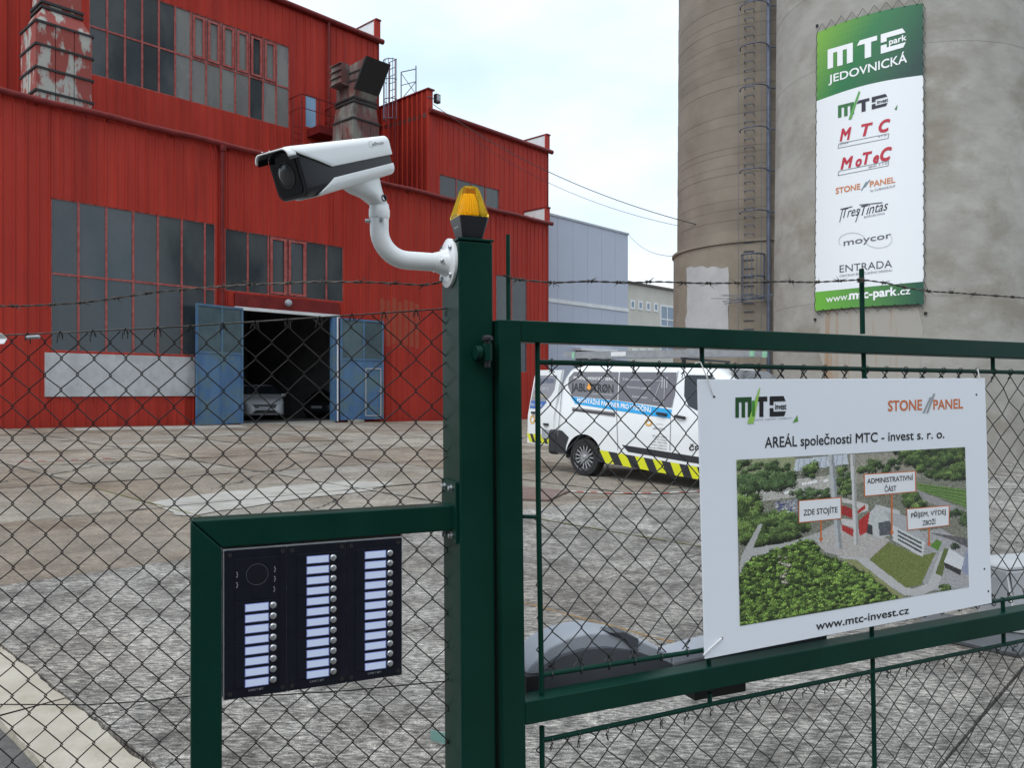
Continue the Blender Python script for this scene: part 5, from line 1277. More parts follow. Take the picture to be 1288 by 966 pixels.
chainlink('wire_mesh', gfn, GN3, (ul, ur), (.4, 2.0), .0735, .0735, .0015, gate, 'mesh_green', .0022, 4, lambda u, v: zlow(u) - .004 < v < ztop(u) - .004)
chainlink('wire_mesh', gfn, GN3, (ul, ur), (-.02, 1.2), .0735, .0735, .0015, gate, 'mesh_green', .0022, 5, lambda u, v: v < zl2(u) + .004)
# wire ends curled over the rods
def curls(line, n, s_, seed, step=.0368):
    rg = random.Random(seed); m = MB(); u = math.ceil(ul / step) * step
    while u < ur:
        z = line(u); c = gfn(u, z) + GN3 * .008
        pts = [c + GD3 * (.004 * (a / 6) - .004) + (GN3 * math.cos(a) + UP * math.sin(a)) * .0088 for a in [x * .7 for x in range(-2, 8)]]
        m.tube(pts, .0012, 4)
        q = gfn(u + rg.uniform(-.008, .008), z - s_ * .022) ; m.tube([pts[0], (pts[0] + q) / 2 + GD3 * rg.uniform(-.006, .006), q], .0012, 4)
        for e in range(2):
            p = gfn(u, z - s_ * .014); m.tube([p, p + GD3 * rg.uniform(-.012, .012) - UP * s_ * rg.uniform(.006, .018) + GN3 * .004], .0011, 4)
        u += step * 2 * rg.uniform(.95, 1.05) if n else step
    m.build('tie_wire', 'mesh_green', gate, smooth=60, kind='stuff')
curls(ztop, 1, 1, 1); curls(gz_line(J0, J1), 1, -1, 2); curls(zl2, 1, 1, 3)
# --- barbed wire
def barbed(name, pts, label, seed, step=.078, r=.0013):
    """two strands twisted round each other with four-pointed barbs; pts = 3D polyline"""
    rg = random.Random(seed)
    P = []
    for a, b in zip(pts[:-1], pts[1:]):
        n = max(2, int((b - a).length / .006))
        P += [a.lerp(b, i / n) for i in range(n)]
    P.append(pts[-1])
    # smooth the corners
    for _ in range(12): P = [P[0]] + [(P[i - 1] + P[i] * 2 + P[i + 1]) / 4 for i in range(1, len(P) - 1)] + [P[-1]]
    root = thing(name, (pts[len(pts) // 2].x, pts[len(pts) // 2].y, pts[len(pts) // 2].z), label, 'barbed wire')
    L_ = 0
    for s_ in (0, math.pi):
        q = []
        for i, p in enumerate(P):
            a = i * .006 / .028 * 2 * math.pi * .5 + s_; t = (P[min(i + 1, len(P) - 1)] - P[max(i - 1, 0)]).normalized(); b = t.cross(UP).normalized(); c = b.cross(t)
            q.append(p + (b * math.cos(a) + c * math.sin(a)) * r * 1.05)
        m = MB(); m.tube(q, r, 5); m.build('strand', 'barb_wire', root, smooth=60)
    acc = .03; i = 0; nxt_ = acc; run = 0
    for i in range(1, len(P) - 2):
        run += (P[i + 1] - P[i]).length
        if run >= nxt_:
            nxt_ += step * rg.uniform(.85, 1.15); p = P[i]; t = (P[i + 1] - P[i]).normalized(); b = t.cross(UP).normalized(); c = b.cross(t)
            m = MB()
            for w_ in range(2):
                a0_ = rg.uniform(0, 6.28); tl = 2.3
                co = [p + t * ((w_ * 2 - 1) * .003 + .0028 * x / 12 * (1 if w_ else -1)) + (b * math.cos(a0_ + x * .52 * tl / 2) + c * math.sin(a0_ + x * .52 * tl / 2)) * (r * 2.6) for x in range(13)]
                e0 = co[0] + (co[0] - p).normalized() * .013 + t * rg.uniform(-.006, .006); e1 = co[-1] + (co[-1] - p).normalized() * .013 + t * rg.uniform(-.006, .006)
                m.tube([e0] + co + [e1], [.0003] + [.0010] * 13 + [.0003], 5)
            m.build('barb', 'barb_wire', root, smooth=60)
    return root
YF = 1.785                                                     # the left-hand fence runs square to the view
PFN = Plane((0, YF), (1, 0.02))
barbed('barbed_wire', [PFN.at(x, y) for x, y in ((-90, 388), (-10, 385), (30, 385), (66, 383), (100, 381), (132, 377), (165, 372), (198, 367), (236, 363.5), (268, 361), (310, 358), (363, 356), (397, 354), (434, 354.5), (469, 355), (501, 356.5), (534, 359), (548, 357), (562, 352))], 'barbed wire strand strung above the fence left of the gate post', 11)
PBW = PL(.012)
barbed('barbed_wire', [PBW.at(x, y) for x, y in ((633, 346), (641, 350), (652, 352), (698, 355.6), (742, 353.5), (790, 355.6), (827, 354), (873, 356), (912, 356), (949, 355), (986, 353.8), (1019, 355), (1054, 353.4), (1084, 351.5), (1116, 356), (1143, 362.5), (1170, 366.5), (1195, 367.7), (1240, 371), (1288, 374.5), (1400, 384))], 'barbed wire strand strung above the gate on thin green uprights', 12, step=.085)
m = MB(); c = PBW.at(1085, 352, .004)
for k in range(3): m.tube([c + UP * (k * .004 - .004) + (GD3 * math.cos(a) + GN3 * math.sin(a)) * .0095 - GN3 * .006 for a in [x * .5 for x in range(14)]], .0011, 4)
m.build('tie_wire', 'barb_wire', gate)
# --- chain link fence left of the post
fence = thing('chain_link_fence', PFN.pt(-.6, gz(-.6, 1.8) - .0), 'rusty brown chain link fence panel left of the gate post', 'fence')
ffn = lambda u, v: PFN.pt(u, v)
uR = PFN.t(566); uL = PFN.t(-120)
_ft = [(-120, 428), (0, 422), (100, 417.5), (200, 412.5), (280, 407.5), (360, 402), (450, 396), (558, 388.5)]
_fu = [PFN.tz(*p) for p in _ft]
def ftop(u):
    for (a, za), (b, zb_) in zip(_fu[:-1], _fu[1:]):
        if u <= b: return za + (zb_ - za) * (u - a) / (b - a)
    return _fu[-1][1]
chainlink('wire_mesh', ffn, PFN.n3, (uL, uR), (-.05, 1.85), .0715, .0715, .00138, fence, 'mesh_wire', .0012, 6, lambda u, v: v < ftop(u) - .003)
m = MB(); m.tube([PFN.pt(u, z, .002) for u, z in _fu] + [PFN.at(562, 387)], .0017, 6); m.build('tension_wire', 'barb_wire', fence, smooth=60)
m = MB(); rg = random.Random(8); u = math.ceil(uL / .0715) * .0715
while u < uR:
    z = ftop(u)
    for s_ in (-1, 1):
        m.tube([PFN.pt(u + s_ * .004, z - .012, .002), PFN.pt(u + s_ * .001, z + .003, .004), PFN.pt(u - s_ * .006, z - .006, .004), PFN.pt(u - s_ * rg.uniform(.004, .012), z - rg.uniform(.012, .024), .003)], .0011, 4)
    u += .0715
m.build('wire_end', 'mesh_wire', fence, smooth=60, kind='stuff')
m = MB(); lw = [(-120, 888), (0, 886.5), (110, 887), (190, 882), (260, 873.5), (300, 877), (360, 874), (440, 869), (562, 857)]
m.tube([PFN.at(x, y, .004) for x, y in lw], .0014, 6); m.build('tension_wire', 'mesh_wire', fence, smooth=60)
m = MB(); 
c = PFN.at(41, 424, .003); m.lathe(PFN.at(33, 424.4, .003), PFN.at(49, 423.6, .003) - PFN.at(33, 424.4, .003), [(.003, 0), (.0048, .002)] + [(.0048 if k % 2 else .0036, .002 + k * .0025) for k in range(11)] + [(.003, .03)], 10); m.build('wire_tensioner', 'galv', fence, smooth=40)
m = MB(); p0 = PFN.at(-8, 424, .01)
m.slab([PFN.at(-14, 419, .012), PFN.at(2, 419, .012), PFN.at(9, 425.5, .006), PFN.at(-6, 425.5, .006)], Vector((0, 0, -.002)))
m.slab([PFN.at(9, 425.6, .006), PFN.at(-2, 425.6, .006), PFN.at(-6, 432, .012), PFN.at(5, 431.5, .012)], Vector((0, 0, -.002))); m.build('wire_clip', 'white_paint', fence)
m = MB(); t = PFN.t(-34); m.tube([PFN.pt(t, gz(-1.2, 1.8) - .05, -.03), PFN.pt(t, 1.72, -.03)], .024, 14); m.build('fence_post', 'green_paint', fence, smooth=40)
# ================================================================== CCTV camera on its bracket
LN = -GD3                                                    # out of the post's left face
PLF = Plane(Vector((pq(1.78)[0].x, pq(1.78)[0].y)), Vector((GQ3.x, GQ3.y)))
fc = pq(1.78)[0].lerp(pq(1.78)[3], .5); fc.z = PP.at(580, 333).z + .012
cctv = thing('security_camera', fc, 'white bullet security camera with black face on a curved wall bracket', 'camera')
m = MB(); m.lathe(fc, LN, [(.054, 0), (.054, .006), (.051, .0075), (.030, .009), (.025, .022), (.0216, .034), (.0216, .036)], 40); m.build('wall_flange', 'cam_white', cctv, smooth=35)
hx = LN.cross(UP).normalized()
for a in (45, 135, 225, 315):
    d = hx * math.cos(R(a)) + UP * math.sin(R(a)); m = MB(); m.lathe(fc + d * .042, LN, [(.0062, .006), (.0062, .011), (.0052, .0125), (.0030, .0125), (.0028, .010)], 12); m.build('screw', 'steel', cctv, smooth=35)
m = MB(); m.lathe(fc + LN * .026 + hx * -.022, -hx, [(.004, 0), (.004, .008), (.0025, .009)], 10); m.build('screw', 'steel', cctv, smooth=35)
tv = PP.at(600, 500)  # bend: horizontal arm, elbow, riser
arm_len = .158; r_el = .062; pz = fc.z
pts = [fc + LN * .034, fc + LN * (arm_len - r_el)]
for k in range(1, 11):
    a = R(90 * k / 10); pts.append(fc + LN * (arm_len - r_el + r_el * math.sin(a)) + UP * (r_el * (1 - math.cos(a))))
top = fc + LN * arm_len; zr = H + (CY - 271) / F * top.y
pts.append(Vector((top.x, top.y, zr)))
m = MB(); m.tube(pts, .0198, 28); m.build('bracket_arm', 'cam_white', cctv, smooth=50)
cpos = Vector((top.x, top.y, zr))
m = MB(); m.lathe(cpos, UP, [(.0212, -.006), (.0222, 0), (.0222, .012), (.0208, .016), (.0198, .024)], 32); m.build('bracket_collar', 'cam_white', cctv, smooth=35)
for d in (Vector((.35, -.94, 0)), Vector((-.98, -.2, 0))):
    m = MB(); m.lathe(cpos + d * .020 - UP * .012, d, [(.0045, 0), (.0045, .008), (.003, .0095)], 10); m.build('screw', 'steel', cctv, smooth=35)
# the housing: axis from rear to front
RB = Vector((-.286, 1.700, 2.000)); FB = Vector((-.427, 1.510, 1.908))
ax = (FB - RB); LC = ax.length; ax.normalize(); sd_ = ax.cross(UP).normalized(); up_ = sd_.cross(ax).normalized()
if sd_.dot(Vector((.7, -.7, 0))) < 0: sd2 = -sd_
else: sd2 = sd_
def cp_(s, x, h):
    k = .83 + .23 * s / LC                                   # a little slimmer at the back
    return RB + ax * s + sd2 * x * k + up_ * h * k          # x towards the viewer's side, h up
HWID, HH = .041, .0425
def section(hw, hh, r_, n=6):
    q = []
    for cx_, cy_, a0 in ((hw - r_, hh - r_, 0), (-hw + r_, hh - r_, 90), (-hw + r_, -hh + r_, 180), (hw - r_, -hh + r_, 270)):
        for k in range(n + 1): a = R(a0 + 90 * k / n); q.append((cx_ + r_ * math.cos(a), cy_ + r_ * math.sin(a)))
    return q
q = section(HWID, HH, .016); qf = section(HWID - .002, HH - .002, .016)
m = MB(); m.loft([[cp_(-.004, x * .9, h * .9) for x, h in q], [cp_(0, x, h) for x, h in q], [cp_(LC - .004, x, h) for x, h in q], [cp_(LC, x, h) for x, h in qf]]); m.build('housing', 'cam_black', cctv, smooth=35)
m = MB(); qg = section(HWID - .008, HH - .008, .012); m.loft([[cp_(LC + .0002, x, h) for x, h in qg], [cp_(LC + .0015, x, h) for x, h in qg]]); m.build('front_window', 'cam_glass', cctv, smooth=35)
lc = cp_(LC + .0016, .0, .002)
m = MB(); m.lathe(lc, ax, [(.024, 0), (.024, .0012), (.0222, .0012), (.0222, .0004)], 40, cap=False); m.build('lens_ring', 'lens_grey', cctv, smooth=35)
m = MB(); m.lathe(lc, ax, [(.0216, 0.0), (.019, .0016), (.012, .0034), (.001, .0042)], 40); m.build('lens', 'lens_grey', cctv, smooth=60)
def shell(name, pts, sf, s0, m_, th=.0035, rear=True):
    """sheet wrapped round part of the section; sf(h) = how far forward it reaches at height h"""
    m = MB(); ns = 12; rings = []
    for x, h in pts: rings.append([cp_(s0 + (sf(h) - s0) * k / ns, x, h) for k in range(ns + 1)])
    inner = [[p for p in r_] for r_ in rings]
    vs = [p for r_ in rings for p in r_]; nn = ns + 1
    m.add(vs, [(i * nn + k, i * nn + k + 1, (i + 1) * nn + k + 1, (i + 1) * nn + k) for i in range(len(rings) - 1) for k in range(ns)])
    o = m.build(name, m_, cctv, smooth=50)
    md = o.modifiers.new('solid', 'SOLIDIFY'); md.thickness = th; md.offset = 1.0 if not rear else 0.0
    b = o.modifiers.new('bev', 'BEVEL'); b.width = .001; b.segments = 2; b.limit_method = 'ANGLE'; b.angle_limit = R(50)
    return o
def arc(hw, hh, r_, hmin, top=True, n=8):
    """open profile over the top (or under the bottom) from one side at hmin to the other"""
    s_ = 1 if top else -1; q = [(hw, hmin * s_), (hw, (hmin + (hh - r_ - hmin) * .5) * s_), (hw, (hh - r_) * s_)]
    for k in range(1, n + 1): a = R(90 * k / n); q.append((hw - r_ + r_ * math.cos(a), (hh - r_ + r_ * math.sin(a)) * s_))
    q2 = [(-x, h) for x, h in reversed(q)]
    return q + [(0, hh * s_)] + q2
sh_top = arc(HWID + .004, HH + .004, .015, .000)
def sf_top(h):
    t = max(0, min(1, h / (HH - .004))); t = t * t * (3 - 2 * t) * .35 + t * .65
    return LC * .70 + t * LC * .33
shell('sun_shield', sh_top, sf_top, -.004, 'cam_white')
# visor: the shield's roof reaches past the face
m = MB(); vis = [(x, h) for x, h in sh_top if h > HH - .022]; rr_ = [[cp_(LC * 1.025 - .001, x, h) for x, h in vis], [cp_(LC + .024, x * 1.0, h - .002) for x, h in vis]]
nn = len(vis); m.add([p for r_ in rr_ for p in r_], [(k, k + 1, nn + k + 1, nn + k) for k in range(nn - 1)]); o = m.build('visor', 'cam_white', cctv, smooth=60)
md = o.modifiers.new('solid', 'SOLIDIFY'); md.thickness = .003; md.offset = 0
m = MB(); rr_ = [[cp_(LC - .002, x * .955, h - .004) for x, h in vis], [cp_(LC + .022, x * .955, h - .006) for x, h in vis]]
m.add([p for r_ in rr_ for p in r_], [(k, k + 1, nn + k + 1, nn + k) for k in range(nn - 1)]); m.build('visor_lining', 'cam_black', cctv, smooth=60)
sh_bot = arc(HWID + .002, HH + .003, .017, .021, False)
def sf_bot(h):
    t = max(0, min(1, (-h - .021) / (HH - .021))); return LC * .70 + t * LC * .17
shell('lower_shell', sh_bot, sf_bot, -.002, 'cam_white')
# foot: swept neck from the underside down to the collar
def ell(c, u, v, a, b, n=24): return [c + u * a * math.cos(2 * math.pi * k / n) + v * b * math.sin(2 * math.pi * k / n) for k in range(n)]
b0 = cp_(.075, 0, -HH + .004); b3 = cpos + UP * .022
r0 = ell(b0, ax, sd2, .058, .026); r1 = ell(b0.lerp(b3, .30) - up_ * .004, ax, sd2, .042, .025); r2 = ell(b0.lerp(b3, .68), (ax * .6 + Vector((ax.x, ax.y, 0)) * .4).normalized(), sd2, .026, .023); r3 = ell(b3 - UP * .002, Vector((ax.x, ax.y, 0)).normalized(), sd2, .0198, .0198)
m = MB(); m.loft([r0, r1, r2, r3]); m.build('neck', 'cam_white', cctv, smooth=60)
kc = b0.lerp(b3, .74) + sd2 * .0225 - Vector((ax.x, ax.y, 0)).normalized() * .008
m = MB(); m.lathe(kc, sd2, [(.0075, -.004), (.0075, .0008), (.0055, .001), (.005, -.002)], 18); m.build('pivot_screw', 'cam_black', cctv, smooth=35)
# maker's mark on the shield, water drops along its edge
m = MB(); sx = HWID + .004 + .0024
vs_, fs_ = text2d('alhua', .0); o_ = cp_(.052, sx, .0265)
m.add([o_ - ax * (u * .036) + up_ * (v * .0075) for u, v in vs_], fs_, 0, srgb(92, 92, 98))
m.noflip = True; m.build('maker_name', 'print', cctv)
m = MB(); cc = o_ + up_ * .0038 + ax * .002
P_ = []
for k in range(12):
    a = R(40 + k * 24); P_ += [cc + (-ax * math.cos(a) + up_ * math.sin(a)) * .0062, cc + (-ax * math.cos(a) + up_ * math.sin(a)) * .0068]
m.add(P_, [(2 * i, 2 * i + 1, 2 * i + 3, 2 * i + 2) for i in range(11)], 0, srgb(92, 92, 98)); m.build('maker_ring', 'print', cctv)
rg = random.Random(4); m = MB()
for k in range(46):
    s_ = rg.uniform(.0, LC + .02); x = HWID * rg.uniform(-.9, .62); r_ = rg.uniform(.0008, .0022); c = cp_(s_, x, HH + .0055)
    m.lathe(c, up_, [(r_, 0), (r_ * .9, r_ * .5), (r_ * .5, r_ * .85), (r_ * .05, r_)], 8)
mat('water', (.9, .93, .95), rough=.03, trans=.85); m.build('water_drop', 'water', cctv, smooth=60, kind='stuff')

# ================================================================== amber beacon on the post
bx = (pq(zt)[0] + pq(zt)[1] + pq(zt)[2] + pq(zt)[3]) / 4; bx.z = zt + .006
bx = bx - GQ3 * .018
bea = thing('beacon_light', bx, 'amber flashing beacon on a black tapered base on top of the gate post', 'beacon')
def sq(z, w_, d_, c=.004):
    q = []
    for sx, sy in ((1, 1), (-1, 1), (-1, -1), (1, -1)):
        a = [(sx * (w_ / 2), sy * (d_ / 2 - c)), (sx * (w_ / 2 - c), sy * (d_ / 2))]
        if sx * sy < 0: a.reverse()
        q += [bx + GD3 * a_[0] + GQ3 * a_[1] + UP * z for a_ in a]
    return q
m = MB(); m.loft([sq(0, .044, .046), sq(.002, .046, .048), sq(.048, .067, .071), sq(.050, .067, .071)]); m.build('beacon_base', 'black_plastic', bea, smooth=20)
m = MB(); m.loft([sq(.0505, .068, .072, .006), sq(.056, .069, .073, .006), sq(.112, .037, .039, .005), sq(.119, .029, .031, .005)]); m.build('beacon_lens', 'yellow_lens', bea, smooth=20)
m = MB()
n = 40; rr_ = lambda k, r_: r_ * (1.0 if k % 2 else .82)
rings = [[bx + (GD3 * math.cos(2 * math.pi * k / n) + GQ3 * math.sin(2 * math.pi * k / n)) * rr_(k, r_) + UP * z for k in range(n)] for r_, z in ((.021, .056), (.018, .08), (.0115, .103))]
m.loft(rings); m.build('beacon_core', 'orange_core', bea)
m = MB(); c = bx - GD3 * .0275 + UP * .028
nl = (LN * .98 - UP * .2).normalized(); tx = GN3
vs_, fs_ = text2d('Alfa Automat', .01, .2); o_ = bx + LN * .0302 + GQ3 * .012 + UP * .0275
m.add([o_ - GQ3 * (u * .026) + (UP + LN * .19) * (v * .0042) for u, v in vs_], fs_, 0, (.6, .62, .66)); m.noflip = True; m.build('maker_name', 'print', bea)
m = MB(); m.lathe(bx + GN3 * .033 + GD3 * .012 + UP * .051, GN3, [(.003, -.004), (.003, .001)], 8); m.build('lens_screw', 'cam_black', bea)

# ================================================================== intercom in its green frame
PK = Plane((-0.1206, 1.7276), GD2)
tl0, tl1 = PK.t(240), PK.t(279.3); ztl = .5 * (PK.at(240, 655.7).z + PK.at(574, 635.5).z); zbl = ztl - .0555
tr1 = PK.t(572)
fr = thing('square_tube_stand', PK.pt(tl0 + .03, gz(-.6, 1.5), -.03), 'dark green square tube stand bolted to the gate post around the intercom', 'stand')
lowz = gz(-.6, 1.5) - .05
def kz(px, py): return PK.at(px, py).z
m = MB(); m.slab([PK.pt(tl0, lowz), PK.pt(tl1, lowz), PK.pt(tl1, kz(279, 690)), PK.pt(tl0, kz(240, 655.7))], GQ3 * .05)
m.v = [Vector(v) for v in m.v]
m.build('upright', 'green_paint', fr, bevel=.004)
m = MB(); m.slab([PK.pt(tl1 + .0005, kz(279.4, 689.8)), PK.pt(tr1, kz(572, 667.5)), PK.pt(tr1, kz(572, 635.6)), PK.pt(tl0 + .001, kz(240, 655.7) + .0006)], GQ3 * .05); m.build('rail', 'green_paint', fr, bevel=.004)
# bolted plate on the post's left face
pf = lambda t, z, off: pq(z)[0] + GQ3 * t + LN * off
m = MB(); z0_, z1_ = PP.at(575, 686).z, PP.at(575, 608).z
m.hexa([pf(.012, z0_, .0005), pf(.108, z0_, .0005), pf(.108, z1_, .0005), pf(.012, z1_, .0005), pf(.012, z0_, .0065), pf(.108, z0_, .0065), pf(.108, z1_, .0065), pf(.012, z1_, .0065)]); m.build('mounting_plate', 'green_paint', fr, bevel=.001)
for z in (PP.at(575, 617).z, PP.at(575, 678).z):
    for t in (.04, .085):
        m = MB(); m.lathe(pf(t, z, .0065), LN, [(.0075, 0), (.0075, .0015), (.0055, .002), (.0055, .007), (.0035, .008)], 12); m.build('bolt', 'steel', fr, smooth=35)
# intercom
PI = PK.shift(-.012)
ia, ib = PI.t(281.5), PI.t(504.5); iz1 = .5 * (PI.at(281, 692).z + PI.at(504, 676.5).z); iz0 = .5 * (PI.at(280, 879.5).z + PI.at(500, 849).z)
WI, HI = ib - ia, iz1 - iz0
ic = thing('door_intercom', PI.pt(ia + WI / 2, iz0), 'black intercom panel with three columns of backlit name labels and steel buttons', 'intercom')
def ip(u, v, off=0.0): return PI.pt(ia + WI * u, iz1 - HI * v, off)      # u right, v down, 0..1
def ibox(name, u0, u1, v0, v1, o0, o1, m_, bevel=0, parent=None):
    m = MB(); m.slab([ip(u0, v1, o1), ip(u1, v1, o1), ip(u1, v0, o1), ip(u0, v0, o1)], GQ3 * (o1 - o0)); return m.build(name, m_, parent or ic, bevel=bevel)
ibox('back_box', -.0045, 1.003, -.010, .998, -.03, .004, 'white_paint')
def irow(r): return .105 + .0727 * r
for c in range(3):
    u0, u1 = c / 3, (c + 1) / 3; du = 1 / 3
    fo = ibox('module_frame', u0 + .0012, u1 - .0012, 0, 1, .0005, .008, 'intercom', .0012)
    U = lambda f: u0 + du * f
    for k in range(3):
        v0, v1 = (.068 + .291 * k - .008, .068 + .291 * k + .279)
        if c == 0 and k == 0:
            md_ = ibox('speaker_module', U(.165), U(.86), v0, v1, .008, .0095, 'intercom', .0006, fo)
            cc = ip(U(.52), .5 * (v0 + v1) - .03, .0095); m = MB(); m.lathe(cc, GN3, [(.021, 0), (.021, .0006), (.0202, .0006), (.0202, .0)], 36, cap=False); m.build('speaker_ring', 'motor_dark', md_, smooth=30)
            m = MB()
            for a in range(-3, 4):
                for b in range(-3, 4):
                    if a * a + b * b < 11: m.lathe(cc + GD3 * a * .005 + UP * b * .005, GN3, [(.0009, .0001), (.0009, .0004)], 6)
            m.build('speaker_hole', 'rubber_black', md_, kind='stuff')
            m = MB()
            for (uu, vv) in ((.2, .15), (.2, .22), (.80, .135), (.80, .20), (.79, .27)):
                for q_ in range(3): p = ip(U(uu) + (q_ % 2) * .003, vv + q_ * .014, .0098); m.box(p, .0016, .0004, .0020, (GD3, GQ3, UP))
            m.build('pictogram', 'print_grey', md_, kind='stuff')
        else:
            md_ = ibox('button_module', U(.165), U(.86), v0, v1, .008, .0095, 'intercom', .0006, fo)
            for r in range(4):
                vv = irow(k * 4 + r)
                ibox('label_glow', U(.325), U(.705), vv - .0265, vv + .0265, .0095, .0099, 'label_glow', 0, md_)
                ibox('name_label', U(.338), U(.692), vv - .022, vv + .022, .0099, .0103, 'label_lit', 0, md_)
                m = MB(); m.lathe(ip(U(.775), vv - .004, .0095), GN3, [(.0068, 0), (.0068, .002), (.0060, .0036), (.0035, .0045), (.0004, .0048)], 18); m.build('button', 'steel', md_, smooth=50)
    for (uu, vv) in ((.09, .03), (.93, .03), (.09, .965), (.93, .965)):
        m = MB(); m.lathe(ip(U(uu), vv, .008), GN3, [(.0042, 0), (.0042, .0012), (.0022, .0012), (.002, .0004)], 14); m.build('screw', 'rubber_black', fo, smooth=30)
    m = MB(); vs_, fs_ = text2d('CAME T BPT', 0); o_ = ip(U(.38), .962, .0083)
    m.add([o_ + GD3 * (u * WI * du * .24) + UP * (v * .0042) for u, v in vs_], fs_, 0, (.30, .30, .34)); m.noflip = True; m.build('maker_name', 'print', fo)

# ================================================================== information board on the gate
BC = [PGT.at(x, y, .006) for x, y in ((878, 477.2), (1239, 475.6), (1247.5, 759), (887, 829.5))]    # TL TR BR BL
board = thing('information_board', (BC[2] + BC[3]) / 2, 'white information board with an aerial site photograph tied to the gate', 'sign')
m = MB(); m.slab([BC[3], BC[2], BC[1], BC[0]], GQ3 * .005); m.build('panel', 'board_white', board, bevel=.0008)
S1 = lambda px, py: PGT.at(px, py, .0068); S2 = lambda px, py: PGT.at(px, py, .0074); S3 = lambda px, py: PGT.at(px, py, .0080)
def nb(m, name='print'):
    m.noflip = True
    if m.f: m.build(name, 'print', board)
    return MB()
BKT = srgb(14, 12, 18); OR_ = srgb(206, 112, 58)
m = MB(); m = logo_mtc(m, (925, 525.5), (18.6, -.6), (0, -25.5), S1, srgb(24, 74, 30), BKT, BKT, 'invest', par=board)
m = nb(m, 'logo'); poly_px(m, [(940, 533), (948, 532.5), (956.5, 488), (955, 488)], S2, srgb(150, 200, 90)); m = nb(m, 'logo_slash'); poly_px(m, [(997, 532), (1004, 530), (1003, 522)], S1, srgb(90, 150, 60)); m = nb(m, 'logo_slash')
for k in range(3): poly_px(m, [(946 - k * 6, 524), (949.5 - k * 6, 524), (949.5 - k * 6, 504), (946 - k * 6, 504)], S2, srgb(60, 150, 50)) if k < 1 else None
m = nb(m, 'logo_tint')
text_px(m, 'INVESTICE · NÁJEMCŮM · STAVEBNICTVÍ', (948, 529.5), (996, 527), 2.2, S1, srgb(150, 150, 156)); m = nb(m, 'lettering')
text_px(m, 'STONE', (1117, 517), (1160, 515.5), 13.5, S1, OR_, .026); m = nb(m, 'lettering'); text_px(m, 'PANEL', (1174, 515), (1211.5, 513.5), 12.5, S1, OR_, .026); m = nb(m, 'lettering')
for k in (0, 4.6): poly_px(m, [(1160.5 + k, 519.8), (1163 + k, 519.8), (1172 + k, 499.5 - k), (1169.5 + k, 499.5 - k)], S1, srgb(150, 154, 160)); m = nb(m, 'logo_slash')
text_px(m, 'AREÁL společnosti MTC - invest s. r. o.', (962, 563.5), (1188, 551), 14.2, S1, BKT, .015, hb=11.2); m = nb(m, 'lettering')
text_px(m, 'www.mtc-invest.cz', (1026.5, 793), (1143.5, 772), 11, S1, BKT, .018, hb=9.6); m = nb(m, 'lettering')
# the aerial photograph: painted cell by cell into the sheet's colour attribute
QZ = np.array([(25, 75), (1183, 10), (1203, 718), (43, 917)], float)       # corners of the picture in an enlarged view, TL TR BR BL
def homog(src, dst):
    A = []
    for (x, y), (X, Y) in zip(src, dst): A += [[x, y, 1, 0, 0, 0, -X * x, -X * y, -X], [0, 0, 0, x, y, 1, -Y * x, -Y * y, -Y]]
    return np.linalg.svd(np.array(A))[2][-1].reshape(3, 3)
HM = homog([(0, 0), (1, 0), (1, 1), (0, 1)], QZ)
NW, NH = 300, 200
uu, vv = np.meshgrid((np.arange(NW) + .5) / NW, (np.arange(NH) + .5) / NH)
hh_ = HM @ np.stack([uu.ravel(), vv.ravel(), np.ones(NW * NH)]); XX = (hh_[0] / hh_[2]).reshape(NH, NW); YY = (hh_[1] / hh_[2]).reshape(NH, NW)
rng = np.random.default_rng(5); IM = np.zeros((NH, NW, 3)); IM[:] = (124, 126, 112); IM += rng.normal(0, 16, (NH, NW, 1))
def pin(poly):
    ins = np.zeros(XX.shape, bool); n = len(poly)
    for i in range(n):
        x0, y0 = poly[i]; x1, y1 = poly[(i + 1) % n]
        c = ((y0 > YY) != (y1 > YY)) & (XX < (x1 - x0) * (YY - y0) / ((y1 - y0) or 1e-9) + x0); ins ^= c
    return ins
def paint(poly, c, nz_=8):
    k = pin(poly); IM[k] = np.array(c) + rng.normal(0, nz_, (k.sum(), 1)) + rng.normal(0, nz_ * .3, (k.sum(), 3))
def blobs(poly, n, r0, r1, c0, c1, flat=.85):
    xs_ = [p[0] for p in poly]; ys_ = [p[1] for p in poly]; P = []
    while len(P) < n:
        x, y = rng.uniform(min(xs_), max(xs_)), rng.uniform(min(ys_), max(ys_)); ins = False
        for i in range(len(poly)):
            a, b = poly[i], poly[(i + 1) % len(poly)]
            if (a[1] > y) != (b[1] > y) and x < (b[0] - a[0]) * (y - a[1]) / ((b[1] - a[1]) or 1e-9) + a[0]: ins = not ins
        if ins: P.append((y, x))
    for y, x in sorted(P):
        r_ = rng.uniform(r0, r1); t = rng.uniform(0, 1); c = np.array(c0) * (1 - t) + np.array(c1) * t
        u_ = (x - 30) / 1158; v_ = (y - (75 - 65 * u_)) / (842 - 134 * u_); pc = int(r_ / 3.0) + 18
        sl_ = (slice(max(0, int(v_ * NH) - pc), max(0, int(v_ * NH) + pc)), slice(max(0, int(u_ * NW) - pc), max(0, int(u_ * NW) + pc)))
        xw, yw = XX[sl_], YY[sl_]
        dx = (xw - x) / r_; dy = (yw - y) / (r_ * flat); dd = dx * dx + dy * dy + .7 * np.sin(xw * .6 + x) * np.sin(yw * .55 + y) + rng.normal(0, .18, xw.shape)
        k = dd < 1; sh_ = np.clip(.95 - .55 * dx * .6 - .75 * dy, .25, 1.5)[k][:, None] * rng.uniform(.68, 1.25, (k.sum(), 1))
        sub = IM[sl_]; sub[k] = c * sh_ + rng.normal(0, 6, (k.sum(), 1))
DG, LG = (42, 58, 34), (96, 118, 58)
